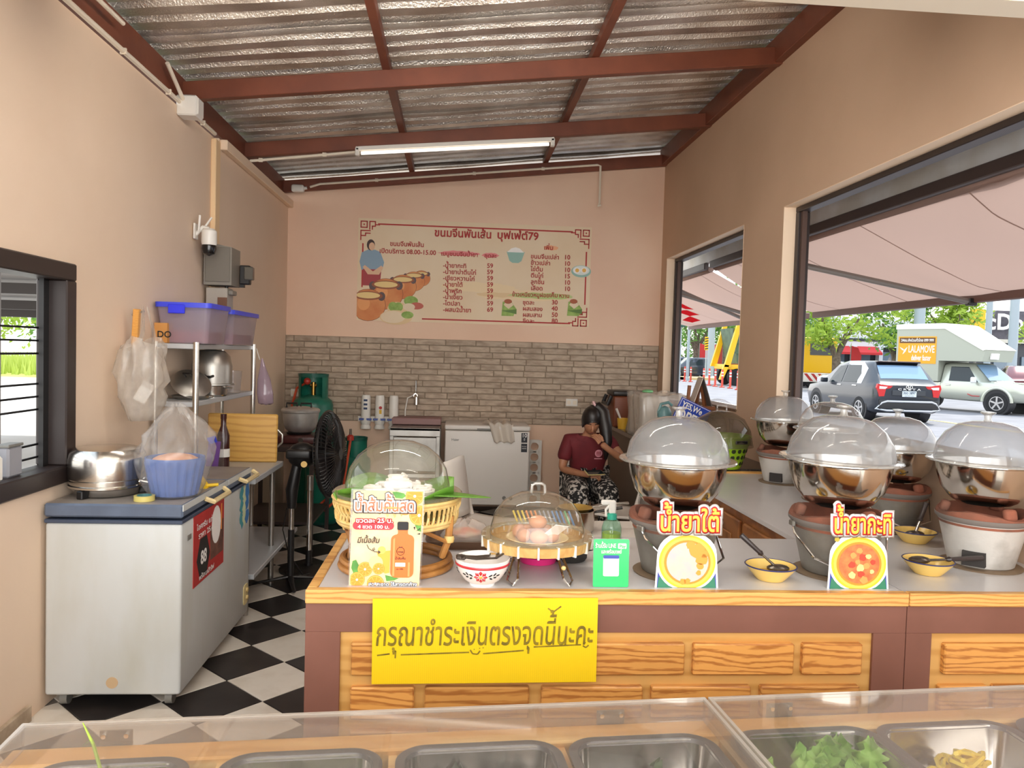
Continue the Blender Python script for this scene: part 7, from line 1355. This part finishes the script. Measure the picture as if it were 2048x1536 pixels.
# head: egg-shaped skull with jaw, nose, lips, ears
R_ = []
for i in range(13):
    t = PI * i / 12; z = -.115 * math.cos(t); rad = math.sin(t) ** .8
    R_.append([hp(.073 * rad * math.cos(a) * (1 - .18 * max(0, -z / .115)), .09 * rad * math.sin(a) + (-.008 if math.sin(a) < 0 and z < 0 else 0), z) for a in [2 * PI * k / 20 for k in range(20)]])
bb_.rings(R_)
bb_.tube([hp(0, -.086, .01), hp(0, -.1, -.015), hp(0, -.106, -.03), hp(0, -.09, -.038)], [.008, .011, .015, .01], 8)
for s_ in (-1, 1):
    bb_.ball(hp(s_ * .074, .005, -.01), .024, 10, .4, .8, 1.2); bb_.ball(hp(s_ * .03, -.078, .004), .014, 10, 1.2, .7, .7)
bb_.ball(hp(0, -.088, -.06), .02, 10, 1.2, .5, .4)
def fingers(base, dirv, spread, curl, L=.07):
    d = Vector(dirv).normalized(); sp_ = Vector(spread).normalized(); cu = Vector(curl).normalized(); B = Vector(base)
    for k, (o_, l_) in enumerate(((-1.4, .85), (-.5, 1.0), (.45, .95), (1.35, .75))):
        p = B + sp_ * o_ * .014; bb_.tube([p - d * .02, p + d * L * .4 * l_, p + d * L * .7 * l_ + cu * .016 * l_, p + d * L * .8 * l_ + cu * .036 * l_], [.010, .009, .008, .006], 7)
    bb_.tube([B - d * .03 + sp_ * .018, B - d * .005 + sp_ * .038 + cu * .01, B + d * .02 + sp_ * .042 + cu * .028], [.011, .009, .007], 7)
fingers((-.0, -.395, .63), (.9, -.35, .05), (.2, -.3, .9), (0, .3, -.9))
fingers((.045, -.345, .91), (-.55, .25, .75), (.5, -.2, .6), (-.5, .7, 0), .065)
bd = bb_.out('body', skin_m, wo_, smooth=80)
shirt = skin_mesh([(0, .02, .52), (0, -.03, .68), (0, -.09, .82), (0, -.125, .90), (-.17, -.11, .875), (-.222, -.142, .70), (.17, -.11, .875), (.235, -.2, .80)], [(0, 1), (1, 2), (2, 3), (2, 4), (4, 5), (2, 6), (6, 7)], [(.17, .145), (.152, .13), (.16, .135), .075, .074, .062, .074, .062])
q = MB(); q.bm.from_mesh(shirt); sh_o = q.out('shirt', shirt_m, wo_, smooth=80)
pan_ = skin_mesh([(0, .02, .50), (-.1, -.06, .50), (-.13, -.45, .505), (-.125, -.43, .14), (.1, -.06, .50), (.12, -.45, .505), (.125, -.40, .14)], [(0, 1), (1, 2), (2, 3), (0, 4), (4, 5), (5, 6)], [.155, .115, .095, .085, .115, .095, .085])
q = MB(); q.bm.from_mesh(pan_); q.out('trousers', pants_m, wo_, smooth=80)
# hair cap, fringe, pony tail, hair tie, brows
b = MB(); R_ = []
for i in range(9):
    t = PI * (.30 + .70 * i / 8); z = -.125 * math.cos(t); rad = math.sin(t) ** .8
    ring = []
    for k in range(20):
        a = 2 * PI * k / 20; front = max(0, -math.sin(a)); zz = max(z, .045 * front - .1 * (1 - front)); ring.append(hp(.083 * rad * math.cos(a), .1 * rad * math.sin(a) + .004, zz + (.0 if i else -.0)))
    R_.append(ring)
b.rings(R_, cap0=False); b.out('hair', hair_m, wo_, smooth=80)
b = MB(); t0_ = hp(.02, .05, .1); b.tube([t0_ + Vector((-.02, 0, -.01)), t0_ + Vector((.03, .01, .006)), t0_ + Vector((.07, -.01, -.04)), t0_ + Vector((.09, -.04, -.15)), t0_ + Vector((.1, -.08, -.28)), t0_ + Vector((.09, -.1, -.42))], [.03, .045, .056, .056, .044, .012], 12); b.out('pony_tail', hair_m, wo_, smooth=80)
b = MB(); b.lathe([(.03, -.012), (.042, 0), (.03, .012)], 14, t0_ + Vector((.01, .01, .02)), rot=(.3, .9, 0)); b.out('hair_tie', mat('scrunchie', (226, 186, 186), .7), wo_)
for s_ in (-1, 1):
    b = MB(); b.tube([hp(s_ * .015, -.089, .02), hp(s_ * .03, -.09, .026), hp(s_ * .047, -.08, .02)], .0035, 5); b.out('eyebrow', hair_m, wo_)
b = MB(); b.tube([hp(-.018, -.092, -.058), hp(0, -.097, -.056), hp(.018, -.092, -.058)], .004, 5); b.out('lips', mat('lips', (140, 76, 66), .5), wo_)
for s_ in (-1, 1):
    b = MB(); b.ball((s_ * .125, -.50 + (.03 if s_ > 0 else 0), .022), .05, 12, .8, 1.9, .4); b.out('sandal', black_pl, wo_)
# shirt logo
from mathutils.bvhtree import BVHTree
bv = BVHTree.FromPolygons([v.co for v in sh_o.data.vertices], [p.vertices for p in sh_o.data.polygons])
def on_shirt(x, z): h = bv.ray_cast(Vector((x, -2, z)), Vector((0, 1, 0))); return h[0] - Vector((0, .004, 0)) if h[0] else Vector((x, -.26, z))
def logo(poly, nm, m, lift=0):
    b = MB(); P = [on_shirt(x, z) - Vector((0, lift, 0)) for x, z in poly]; c = on_shirt(sum(p[0] for p in poly) / len(poly), sum(p[1] for p in poly) / len(poly)) - Vector((0, lift, 0)); b._new([c] + P, [(0, i + 1, (i + 1) % len(P) + 1) for i in range(len(P))]); b.out(nm, m, wo_, smooth=60)
lx, lz = .075, .78; lp = mat('logo_pink', (222, 150, 160), .7)
logo(disc(.032, 20, 1, 1, lx, lz), 'shirt_emblem', lp); 
for k in range(3): logo(rect(lx - .018 + k * .013, lx - .010 + k * .013, lz - .008, lz + .016), 'emblem_mark', mat('logo_dark', (150, 50, 62), .7), .002)
logo(rect(lx - .02, lx + .02, lz - .017, lz - .012), 'emblem_mark', MATS['logo_dark'], .002); logo(rect(lx - .035, lx + .035, lz - .05, lz - .042), 'emblem_line', lp)
o = thing('mobile_phone', 'mobile phone in a yellow case held low in her hand', 'phone', (1.10 + .0, 6.33 - .41, .635), .3); b = MB(); b.box((0, 0, 0), (.15, .075, .01), (.35, 0, 0), .004); b.out('case', mat('phone_case', (196, 176, 120), .4), o); b = MB(); b.box((0, -.003, .0055), (.135, .065, .002), (.35, 0, 0)); b.out('screen', glass_d, o)
